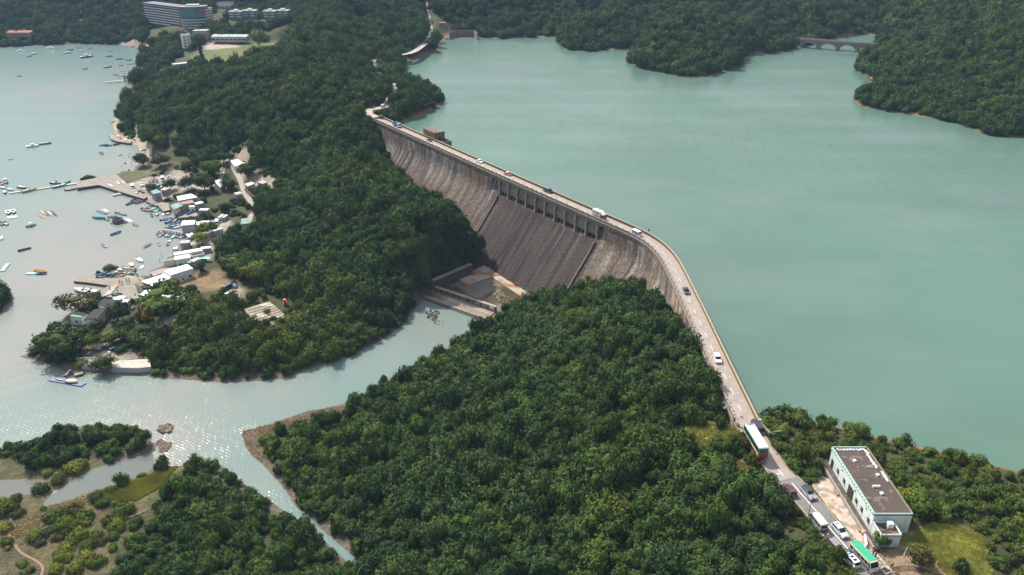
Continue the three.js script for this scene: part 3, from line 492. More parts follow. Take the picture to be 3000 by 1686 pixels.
{
  const dash = []; let s = sOf(62.2, 196.2) % 8;
  for (; s < DL - 3; s += 8) dash.push(sweep([[0.07, 0.012], [-0.07, 0.012]], s, s + 3, 1, false));
  mesh('lane_marking', dash, whitePaint, road);
  mesh('edge_line', [sweep([[-2.5, 0.011], [-2.64, 0.011]], 0, DL - 2, 1.5, false), sweep([[2.6, 0.011], [2.5, 0.011]], 0, DL - 2, 1.5, false)], yellowPaint, road);
  for (const [a, b, w] of [[2180, 1220, 0.9], [2082, 1034, 0.5]]) mesh('manhole_cover', sweep([[w * 0.5 + 0.6, 0.014], [-w * 0.5 + 0.6, 0.014]], sOf(...U(a, b, 38)), sOf(...U(a, b, 38)) + w, 1, false), M(0.12, 0.11, 0.11, 0.7), road);
}
const southRoad = struct('road', ribbon(roadSouth, -2.75, 2.75, flat(CREST), 0.004, 2), asphalt);
{
  const cut = roadSouth.slice(3);
  mesh('resurfaced_strip', ribbon([[66.4, 149.3], ...roadSouth.slice(3)], -2.72, 2.72, flat(CREST), 0.009, 2), greyAsphalt, southRoad);
  // white line that boxes off the queueing lane
  mesh('lane_marking', [ribbon([[67.0, 148], ...cut], -0.1, 0.1, flat(CREST), 0.016, 2), ribbon(px([[2256, 1392], [2291, 1388]], 38), -0.1, 0.1, flat(CREST), 0.018, 1), ribbon([[63, 166], [63.4, 162]], -0.07, 0.07, flat(CREST), 0.014, 1), ribbon([[65.1, 153.2], [65.9, 150.3]], -0.07, 0.07, flat(CREST), 0.018, 1)], whitePaint, southRoad);
  mesh('edge_line', [ribbon(roadSouth.slice(0, 3), 2.4, 2.52, flat(CREST), 0.014, 2), ribbon(px([[2152, 1242], [2158, 1230], [2163, 1222]], 38), -0.06, 0.06, flat(CREST), 0.02, 1)], yellowPaint, southRoad);
  mesh('kerb', [ribbon(roadSouth, 2.76, 3.1, flat(CREST), 0.13, 2), ribbon(roadSouth, 2.75, 2.76, flat(CREST), 0.13, 2), ribbon(roadSouth, -3.1, -2.76, flat(CREST), 0.13, 2)], coping, southRoad);
}
const northRoad = struct('road', ribbon(roadNorth.slice().reverse(), -2.9, 2.9, (x, d) => Math.max(ground(x, d), 38) , 0.12, 4), textured(0.42, 0.37, 0.34, 0.9, 0.1));
struct('path', ribbon(villagePath, -1.6, 1.6, ground, 0.12, 3), paleConcrete);
struct('path', ribbon(coastPath, -1.5, 1.5, ground, 0.12, 4), paleConcrete);
struct('path', ribbon([...px([[1846, 812]], 25.5), [47.6, 281], [51.3, 262], [51.9, 242], [52.4, 224], [54.4, 206], [56, 192], [57.6, 178]], -0.75, 0.75, ground, 0.35, 2), coping);
struct('path', ribbon(px([[-10, 1525], [20, 1560], [60, 1620], [105, 1645], [125, 1665], [120, 1690]], 0.9), -0.35, 0.35, ground, 0.1, 2), M(0.24, 0.155, 0.1, 0.95));

// ------------------------------------------------------------ weir, basin and footbridge below the spillway
{
  const w = thing('weir', 'low concrete weir across the stream below the spillway', 'weir', V3(0, 0, 0));
  mesh('crest_block', plate(px([[1235, 868], [1250, 846], [1456, 910], [1424, 936]], 0.9), -1.5, 0.9), oldConcrete, w);
  mesh('toe_step', plate(px([[1231, 873], [1236, 868.6], [1424, 936.6], [1419, 942]], 0.3), -1.5, 0.35), darkConcrete, w);
  const a = U(1312, 881, 0.9), b = U(1428, 922, 0.9), ribs = []; for (let k = 0; k < 44; k++) { const t = k / 43, x = lerp(a[0], b[0], t), d = lerp(a[1], b[1], t); ribs.push(box(0.32, 0.14, 3.1, x + 0.4, 0.96, -d - 0.9, -0.45)); }
  for (const g of ribs) mesh('apron_stone', g, textured(0.46, 0.36, 0.3), w);
  const fb = thing('footbridge', 'narrow concrete footbridge on short piers above the weir', 'bridge', V3(0, 0, 0));
  const p = U(1256, 833, 3.3), q = U(1455, 898, 3.3), L = Math.hypot(q[0] - p[0], q[1] - p[1]), ang = Math.atan2(-(q[1] - p[1]), q[0] - p[0]), m = new THREE.Matrix4().makeRotationY(-ang).setPosition(p[0], 0, -p[1]);
  const put = (name, g, mm) => { const o = mesh(name, g, mm, fb); o.applyMatrix4(m); return o; };
  const n = 7; for (let k = 0; k < n; k++) put('deck_slab', box(L / n - 0.04, 0.3, 1.9, (k + 0.5) * L / n, 3.15, 0), k > 2 && k !== 4 ? paleConcrete : textured(0.28, 0.235, 0.2));
  for (let k = 0; k <= 9; k++) { put('pier', merge([box(0.55, 3.2, 1.5, 0.8 + k * (L - 1.6) / 9, 1.5, 0), box(0.8, 0.25, 2.2, 0.8 + k * (L - 1.6) / 9, 2.86, 0)]), oldConcrete); }
  put('water_pipe', bar(V3(0, 3.5, -0.8), V3(L, 3.5, -0.8), 0.16, 0.16, 8), M(0.09, 0.06, 0.05, 0.7));
  const tw = thing('retaining_wall', 'dark concrete retaining wall beside the stilling basin under the wooded knoll', 'wall', V3(0, 0, 0));
  const t0 = px([[1262, 829], [1384, 776]], 6), tdx = t0[1][0] - t0[0][0], tdd = t0[1][1] - t0[0][1], tl = Math.hypot(tdx, tdd), nx = -tdd / tl, nd = tdx / tl;
  mesh('wall_body', plate([t0[0], t0[1], [t0[1][0] + nx * 2.2, t0[1][1] + nd * 2.2], [t0[0][0] + nx * 2.2, t0[0][1] + nd * 2.2]], -1, 6), darkConcrete, tw);
  mesh('coping', plate([[t0[0][0] - nx * 0.1, t0[0][1] - nd * 0.1], [t0[1][0] - nx * 0.1, t0[1][1] - nd * 0.1], [t0[1][0] + nx * 2.3, t0[1][1] + nd * 2.3], [t0[0][0] + nx * 2.3, t0[0][1] + nd * 2.3]], 6, 6.25), oldConcrete, tw);
  const ap = thing('stilling_apron', 'stained pale concrete slabs at the foot of the spillway', 'apron', V3(0, 0, 0));
  const stainTex = texture(256, 256, (u, v) => { const a = fbm(u * 4, v * 4, 4, 4), o = smooth(0.52, 0.66, fbm(u * 3 + 0.3, v * 3, 3, 3)); const k = a > 0.55 ? 0.66 : 1; return [lerp(0.36, 0.4, o) * k, lerp(0.31, 0.15, o * 0.7) * k, lerp(0.24, 0.05, o * 0.8) * k]; });
  const st = new THREE.MeshStandardMaterial({ map: stainTex, roughness: 0.9 }); stainTex.repeat.set(0.08, 0.08);
  mesh('slab', plate(px([[1343, 818], [1368, 835], [1465, 803], [1441, 782], [1420, 776], [1380, 793]], 1.3), -1, 1.3), st, ap);
  mesh('slab', plate(px([[1442, 813], [1465, 804.5], [1545, 853], [1600, 905], [1570, 905], [1534, 874]], 1.1), -1, 1.1), st, ap);
  mesh('end_sill', plate(px([[1465, 802], [1467, 799], [1560, 858], [1556, 860]], 1.6), 0, 1.6), darkConcrete, ap);
  for (const [a2, b2] of [[1487, 815.5], [1511, 831.5], [1533, 843]]) mesh('baffle_block', plate(px([[a2 - 4, b2], [a2 + 3, b2 - 3.5], [a2 + 7, b2 - 1], [a2 + 1, b2 + 3]], 1.8), 1.1, 1.85), darkConcrete, ap);
  const gcol = (x, d) => { const k = fbm(x / 3, d / 3, 4), g = smooth(0.45, 0.6, fbm(x / 9 + 3, d / 9, 3)); return [lerp(0.075, 0.17, g) * (0.6 + 0.8 * k), lerp(0.06, 0.15, g) * (0.6 + 0.8 * k), lerp(0.03, 0.12, g) * (0.6 + 0.8 * k)]; };
  const g = gridSheet(-45, 28, 296, 345, 1.2, 0.5, gcol), keep = [], P = g.attributes.position, ii = g.index.array;
  for (let k = 0; k < ii.length; k += 3) { const cx = (P.getX(ii[k]) + P.getX(ii[k + 1]) + P.getX(ii[k + 2])) / 3, cz = (P.getZ(ii[k]) + P.getZ(ii[k + 1]) + P.getZ(ii[k + 2])) / 3; if (inPoly(cx, -cz, basin)) keep.push(ii[k], ii[k + 1], ii[k + 2]); }
  g.setIndex(keep);
  struct('pool_water', g, new THREE.MeshPhysicalMaterial({ vertexColors: true, roughness: 0.1, ior: 1.33, bumpMap: seaWaves, bumpScale: 0.05 }));
}

// ------------------------------------------------------------ valve tower on the lake side
{
  const s0 = sOf(...U(1259, 407, 38)), t = thing('valve_tower', 'square brown stone valve house standing on the lake side of the dam', 'valve house', V3(0, 0, 0));
  const m = damFrame(s0, 0, 0), put = (name, g, mm, par = t) => { const o = mesh(name, g, mm, par); if (par === t) o.applyMatrix4(m); return o; };
  const tex = new THREE.MeshStandardMaterial({ color: lin(0.3, 0.215, 0.15), map: stoneTex, bumpMap: stoneBump, bumpScale: 0.06, roughness: 0.92 });
  const L = 12.6, D = 6.4, z0 = -3.0, H = 4.7;
  put('tower_shaft', box(L, 12, D, 0, -6.05, z0 - D / 2), tex);
  const uvBox = (g, k) => { const uv = g.attributes.uv; for (let i = 0; i < uv.count; i++) uv.setXY(i, uv.getX(i) * k[0], uv.getY(i) * k[1]); return g; };
  put('wall', uvBox(box(L, H, D, 0, H / 2 - 0.05, z0 - D / 2), [1.5, 0.6]), tex);
  put('cornice', box(L + 0.5, 0.3, D + 0.5, 0, H - 0.35, z0 - D / 2), brownStone);
  put('roof', box(L + 0.3, 0.28, D + 0.3, 0, H + 0.06, z0 - D / 2), textured(0.17, 0.14, 0.125));
  for (const x of [-4, -0.3, 3.6]) put('roof_vent', merge([cyl(0.16, 0.16, 0.7, x, H + 0.2, z0 - D / 2 + 1, 8), cyl(0.26, 0.1, 0.2, x, H + 0.85, z0 - D / 2 + 1, 8)]), M(0.03, 0.03, 0.03));
  for (const x of [-L / 2 - 0.02, L / 2 + 0.02]) for (const z of [z0 - 0.3, z0 - D + 0.3]) put('corner_pilaster', box(0.5, H - 0.5, 0.6, x, H / 2 - 0.3, z), brownStone);
  put('door', box(0.12, 2.3, 1.3, L / 2 + 0.03, 1.15, z0 - D / 2), M(0.03, 0.04, 0.05, 0.6));
  put('front_recess', box(0.9, 3, 0.1, 0, 1.5, z0 + 0.03), M(0.1, 0.07, 0.05, 0.8));
  put('platform', box(8.4, 12.6, 5.6, L / 2 + 4.2, -6.28, z0 - 3.1), tex);
  for (const g of [box(8.4, 1.2, 0.4, L / 2 + 4.2, 0.6, z0 - 0.5 - 5.3), box(0.4, 1.2, 5.2, L / 2 + 8.2, 0.6, z0 - 3)]) put('platform_parapet', g, brownStone);
  put('ladder', merge([bar(V3(L / 2 + 8.7, -7, z0 - 3), V3(L / 2 + 8.7, 0.6, z0 - 3), 0.05), bar(V3(L / 2 + 8.7, -7, z0 - 3.6), V3(L / 2 + 8.7, 0.6, z0 - 3.6), 0.05), ...Array.from({ length: 16 }, (_, i) => bar(V3(L / 2 + 8.7, -6.8 + i * 0.45, z0 - 3), V3(L / 2 + 8.7, -6.8 + i * 0.45, z0 - 3.6), 0.03, 0.03, 4))]), M(0.35, 0.35, 0.36, 0.5));
}

// ------------------------------------------------------------ buildings
const footprints = [];
const glassDark = M(0.02, 0.025, 0.03, 0.12), glassBlue = M(0.04, 0.09, 0.11, 0.1), whiteWall = textured(0.72, 0.72, 0.7, 0.85, 0.15), mintWall = textured(0.64, 0.72, 0.7, 0.85, 0.15), mintTrim = textured(0.4, 0.55, 0.5, 0.85, 0.15), whiteRoof = textured(0.82, 0.83, 0.85, 0.6, 0.1), greyWall = textured(0.34, 0.34, 0.35, 0.9, 0.15), timber = textured(0.2, 0.13, 0.08), frameWhite = M(0.7, 0.7, 0.68, 0.6), tin = textured(0.5, 0.5, 0.52, 0.55, 0.15), rust = textured(0.36, 0.2, 0.17, 0.85, 0.2), tarpGreen = M(0.1, 0.42, 0.3, 0.7), tarpTeal = M(0.13, 0.24, 0.25, 0.7), slate = textured(0.035, 0.035, 0.038, 0.95, 0.2), mossRoof = textured(0.22, 0.175, 0.125, 0.95, 0.2), redTile = textured(0.33, 0.13, 0.09, 0.9, 0.2);
const ccw = (P) => (P.reduce((s, p, i) => { const q = P[(i + 1) % P.length]; return s + p[0] * q[1] - q[0] * p[1]; }, 0) > 0 ? P : P.slice().reverse());
const mid = (P) => [P.reduce((s, p) => s + p[0], 0) / P.length, P.reduce((s, p) => s + p[1], 0) / P.length];
const inset = (P, m) => { const c = mid(P); return P.map(([x, d]) => { const l = Math.hypot(x - c[0], d - c[1]); return [x + (c[0] - x) * m / l, d + (c[1] - d) * m / l]; }); };
const quadAt = (P, u, v) => { const a = [lerp(P[0][0], P[1][0], u), lerp(P[0][1], P[1][1], u)], b = [lerp(P[3][0], P[2][0], u), lerp(P[3][1], P[2][1], u)]; return [lerp(a[0], b[0], v), lerp(a[1], b[1], v)]; };
// a building over four roof corners [x, d] (in order round it); options: wall, roof, over (eaves), thick, sheets (roof strips), win [w, h, sill, gap], open sides
function building(name, label, corners, top, base, o = {}) {
  const P = corners, c = mid(P), g = thing(name, label, o.category ?? 'building', V3(c[0], base, -c[1]), 0, o.group), loc = (L) => L.map(([x, d]) => [x - c[0], d - c[1]]), H = top - base, th = o.thick ?? 0.25;
  footprints.push(P);
  const body = ccw(loc(o.over ? inset(P, o.over) : P)), roofP = loc(P);
  if (!o.open) mesh('wall', plate(body, -1.2, H - th - 0.003), o.wall ?? whiteWall, g);
  else for (const p of body) mesh('post', box(0.14, H + 0.5, 0.14, p[0] * 0.94, H / 2 - th - 0.3, -p[1] * 0.94), o.wall ?? tin, g);
  const n = o.sheets ?? 1, rise = o.rise ?? 0;
  for (let k = 0; k < n; k++) {
    const a = k / n, b = (k + 1) / n - (n > 1 ? 0.004 : 0), S = [quadAt(roofP, a, 0), quadAt(roofP, b, 0), quadAt(roofP, b, 1), quadAt(roofP, a, 1)];
    const e = rise ? 0 : 0, gg = plate(ccw(S), H - th, H + (n > 1 ? 0.02 * (k % 2) : e));
    if (rise) { const q = gg.attributes.position; for (let i = 0; i < q.count; i++) { const v = projV(roofP, q.getX(i), -q.getZ(i)); q.setY(i, q.getY(i) + rise * v); } gg.computeVertexNormals(); }
    mesh(n > 1 ? 'roof_sheet' : 'roof', gg, Array.isArray(o.roof) ? o.roof[k % o.roof.length] : o.roof ?? whiteRoof, g);
  }
  if (o.parapet) { const B = ccw(loc(P)); for (let i = 0; i < B.length; i++) wallStrip(g, 'parapet', B[i], B[(i + 1) % B.length], H, H + o.parapet, 0.18, o.parapetMat ?? o.wall ?? whiteWall); }
  if (o.win) {
    const [ww, wh, sill, gap, floors = 1, fh = 3] = o.win;
    for (let i = 0; i < body.length; i++) {
      const a = body[i], b = body[(i + 1) % body.length], L = Math.hypot(b[0] - a[0], b[1] - a[1]), nx = (b[1] - a[1]) / L, nd = -(b[0] - a[0]) / L, mx = (a[0] + b[0]) / 2 + c[0], md = (a[1] + b[1]) / 2 + c[1];
      if (-mx * nx - md * nd < 0 || L < ww * 1.6) continue;                       // faces away from where the photograph looks
      const ang = Math.atan2(nx, -nd), count = Math.max(1, Math.floor((L - 0.6) / gap));
      for (let f = 0; f < floors; f++) for (let k = 0; k < count; k++) {
        const t = (k + 0.5) / count, x = lerp(a[0], b[0], t), d = lerp(a[1], b[1], t), isDoor = o.door && f === 0 && k === Math.floor(count / 2), h2 = isDoor ? 2.1 : wh, s2 = isDoor ? 0.05 : sill + f * fh;
        const w = mesh(isDoor ? 'door' : 'window', box(ww, h2, 0.08, x + nx * 0.03, s2 + h2 / 2, -(d + nd * 0.03), ang), isDoor ? o.doorMat ?? timber : o.glass ?? glassDark, g);
        if (!isDoor && o.frames !== false) mesh('frame', [box(ww + 0.16, 0.09, 0.14, x + nx * 0.04, s2 - 0.05, -(d + nd * 0.04), ang), box(ww + 0.16, 0.07, 0.12, x + nx * 0.04, s2 + h2 + 0.04, -(d + nd * 0.04), ang), box(0.06, h2, 0.12, x + nx * 0.04, s2 + h2 / 2, -(d + nd * 0.04), ang)], frameWhite, w);
      }
    }
  }
  return g;
}
function projV(P, x, d) { const a = [(P[0][0] + P[1][0]) / 2, (P[0][1] + P[1][1]) / 2], b = [(P[2][0] + P[3][0]) / 2, (P[2][1] + P[3][1]) / 2], q = (b[0] - a[0]) ** 2 + (b[1] - a[1]) ** 2; return clamp(((x - a[0]) * (b[0] - a[0]) + (d - a[1]) * (b[1] - a[1])) / q, 0, 1); }
function wallStrip(par, name, a, b, y0, y1, t, m) { const L = Math.hypot(b[0] - a[0], b[1] - a[1]); return mesh(name, box(L + t, y1 - y0, t, (a[0] + b[0]) / 2, (y0 + y1) / 2, -(a[1] + b[1]) / 2, Math.atan2(b[1] - a[1], b[0] - a[0])), m, par); }

// --- the long pale-green house by the road
{
  const P = [[78.1, 154.5], [78.9, 131.4], [87.2, 131.4], [86.5, 154.5]];
  const roofTex = texture(512, 512, (u, v) => { const n = fbm(u * 5, v * 5, 5, 5), s = smooth(0.62, 0.72, fbm(u * 14, v * 14, 4, 14)), w = vnoise(u * 90, v * 90, 90); const k = 0.7 + 0.5 * n + 0.12 * w; return [lerp(0.078 * k, 0.14, s), lerp(0.06 * k, 0.115, s), lerp(0.05 * k, 0.1, s)]; }); roofTex.repeat.set(0.07, 0.07);
  const dirty = new THREE.MeshStandardMaterial({ map: roofTex, roughness: 0.95 });
  const g = building('pale_house', 'long pale green flat-roofed house beside the road', P, 43.2, 38, { wall: mintWall, roof: dirty, thick: 0.3, category: 'house' });
  const c = mid(P), L = (x, y, d) => [x - c[0], y, -(d - c[1])];
  for (let i = 0; i < 4; i++) { const a = P[i], b = P[(i + 1) % 4]; wallStrip(g, 'parapet', [a[0] - c[0], a[1] - c[1]], [b[0] - c[0], b[1] - c[1]], 5.2, 5.62, 0.22, i === 2 ? oldConcrete : mintTrim); }
  // stepped coping blocks along the road side
  for (let k = 0; k < 22; k++) { const d = 154 - k * 1.04; mesh('coping_block', box(0.5, 0.26, 0.62, ...L(78.0 + (154.5 - d) * 0.0346, 5.3, d)), mintTrim, g); }
  // windows and the big doorway on the road side
  const side = (d, w, h, s, name, m) => { const x = 78.06 + (154.5 - d) * 0.0346; const q = mesh(name, box(0.12, h, w, ...L(x - 0.02, s + h / 2, d)), m, g); if (name === 'window') { mesh('frame', [box(0.2, 0.09, w + 0.2, ...L(x - 0.05, s - 0.06, d)), box(0.13, h, 0.05, ...L(x - 0.05, s + h / 2, d))], frameWhite, q); } };
  side(152.9, 1.1, 2.3, 0.6, 'door', M(0.03, 0.03, 0.035, 0.6)); side(149.6, 0.95, 1.3, 1.5, 'window', glassDark); side(146, 0.95, 1.3, 1.5, 'window', glassDark); side(142.4, 2.6, 3.0, 0.4, 'doorway', M(0.045, 0.03, 0.028, 0.85)); side(139.2, 0.95, 1.3, 1.5, 'window', glassDark); side(136.4, 0.95, 1.3, 1.5, 'window', glassDark); side(133, 0.9, 1.4, 1.4, 'window', glassDark);
  for (const d of [147.8, 140.6, 134.8]) mesh('vent', box(0.14, 0.3, 0.3, ...L(78.06 + (154.5 - d) * 0.0346 - 0.02, 3.9, d)), M(0.05, 0.06, 0.06), g);
  for (const [x, d] of [[81.5, 149.4], [84.9, 144.3], [83.2, 138.0]]) mesh('roof_cowl', box(0.7, 0.45, 0.7, ...L(x, 5.42, d), 0.2), mintWall, g);
  // clutter on the roof
  const R = rnd(8), sacks = (label, pts, name = 'sandbag') => pts.forEach(([x, d]) => { const o = mesh(name, box(0.5 + 0.2 * R(), 0.2, 0.35, x, 43.3, -d, R() * 3), M(0.7, 0.7, 0.72, 0.8)); tag(o, label, 'sandbag', 'white sandbags on the roof'); });
  sacks('white sandbag lying along the roof edge of the pale green house', [...Array.from({ length: 20 }, (_, i) => [79.2 + i * 0.33, 153.9 - 0.3 * R()]), ...Array.from({ length: 16 }, (_, i) => [85.5 + 0.5 * R(), 153.4 - i * 0.42]), ...Array.from({ length: 7 }, (_, i) => [86.4, 145.4 - i * 0.5])]);
  for (const [i, [x, d]] of [[84.0, 147.6], [84.4, 147.3], [84.6, 147.9]].entries()) { const o = mesh('scrap_plank', box(2.6, 0.08, 0.2, x, 43.26, -d, 0.15 * i - 0.1), M(0.3, 0.27, 0.24, 0.9)); tag(o, ['longest grey plank lying on the flat brown roof', 'middle grey plank lying on the flat brown roof', 'grey plank nearest the sandbags on the flat brown roof'][i], 'plank'); }
  for (const [i, x] of [82.4, 83.0, 83.5].entries()) { const o = mesh('air_conditioner', box(0.55, 0.5, 0.5, x, 43.45, -140.3, 0.1), M(0.6, 0.6, 0.62, 0.5)); tag(o, ['left of three small grey boxes on the brown roof', 'middle of three small grey boxes on the brown roof', 'right of three small grey boxes on the brown roof'][i], 'box'); }
  // lower annex at the near end
  const A = [[78.9, 131.2], [79.1, 127.3], [83.4, 127.3], [83.3, 131.2]];
  const an = building('annex', 'low pale green annex with an open flat roof at the end of the house', A, 41.0, 36.2, { wall: mintWall, roof: dirty, thick: 0.25, category: 'annex', parapet: 0.55, parapetMat: mintWall });
  const ca = mid(A); mesh('rusty_sheet', box(1.4, 0.06, 2.6, 82.3 - ca[0], 4.9, -(129 - ca[1]), 0.1), textured(0.22, 0.1, 0.05, 0.95), an);
  const tk = mesh('water_tank', box(1.25, 1.3, 1.2, 82, 41.66, -130), mintWall); tag(tk, 'small pale green water tank on the annex roof', 'water tank');
  // raised terrace and its low wall
  const ter = thing('terrace', 'narrow brown terrace behind a pale low wall along the house', 'terrace', V3(0, 0, 0));
  mesh('floor', plate([[76.4, 155], [77.7, 126], [78.8, 126], [78.05, 155]], 37, 38.55), dirty, ter);
  for (let k = 0; k < 9; k++) { const d0 = 155 - k * 3.2, d1 = d0 - 3.16, w = (d) => 76.4 + (155 - d) * 0.045; mesh('low_wall', plate([[w(d0) - 0.32, d0], [w(d1) - 0.32, d1], [w(d1), d1], [w(d0), d0]], 37, 38.95), paleConcrete, ter); }
  mesh('step', [box(0.9, 0.5, 2.4, 76.5, 38.2, -144.4), box(0.5, 0.8, 2.2, 76.8, 38.3, -144.4)], oldConcrete, ter); mesh('step', box(0.9, 0.5, 1, 77, 38.2, -132), oldConcrete, ter);
  // forecourt
  const fc = texture(512, 512, (u, v) => { const n = fbm(u * 6, v * 6, 5, 6), s = smooth(0.55, 0.4, fbm(u * 9 + 0.5, v * 9, 4, 9)); const k = 0.75 + 0.5 * n; return [lerp(0.46, 0.2, s * 0.7) * k, lerp(0.375, 0.155, s * 0.7) * k, lerp(0.31, 0.12, s * 0.7) * k]; }); fc.repeat.set(0.09, 0.09);
  const yard = struct('forecourt', sheet([[71.4, 146.8], [72.6, 139.4], [74.2, 133], [75.4, 127.2], [77.3, 121.3], [80.8, 112], [81.6, 112], [78.2, 124.5], [77.3, 132], [76.9, 140], [76.4, 149], [74.4, 151.5]], CREST + 0.022), new THREE.MeshStandardMaterial({ map: fc, roughness: 0.93 }));
  mesh('yellow_marking', [[72.2, 143.2, 0.6], [72.9, 141.9, 0.6], [73.3, 140.4, 0.6]].map(([x, d, a]) => box(1.6, 0.008, 0.12, x + 0.6, CREST + 0.031, -d, 0.35)).concat([box(0.1, 0.008, 4, 72.35, CREST + 0.031, -141.6, 0.2)]), yellowPaint, yard);
}

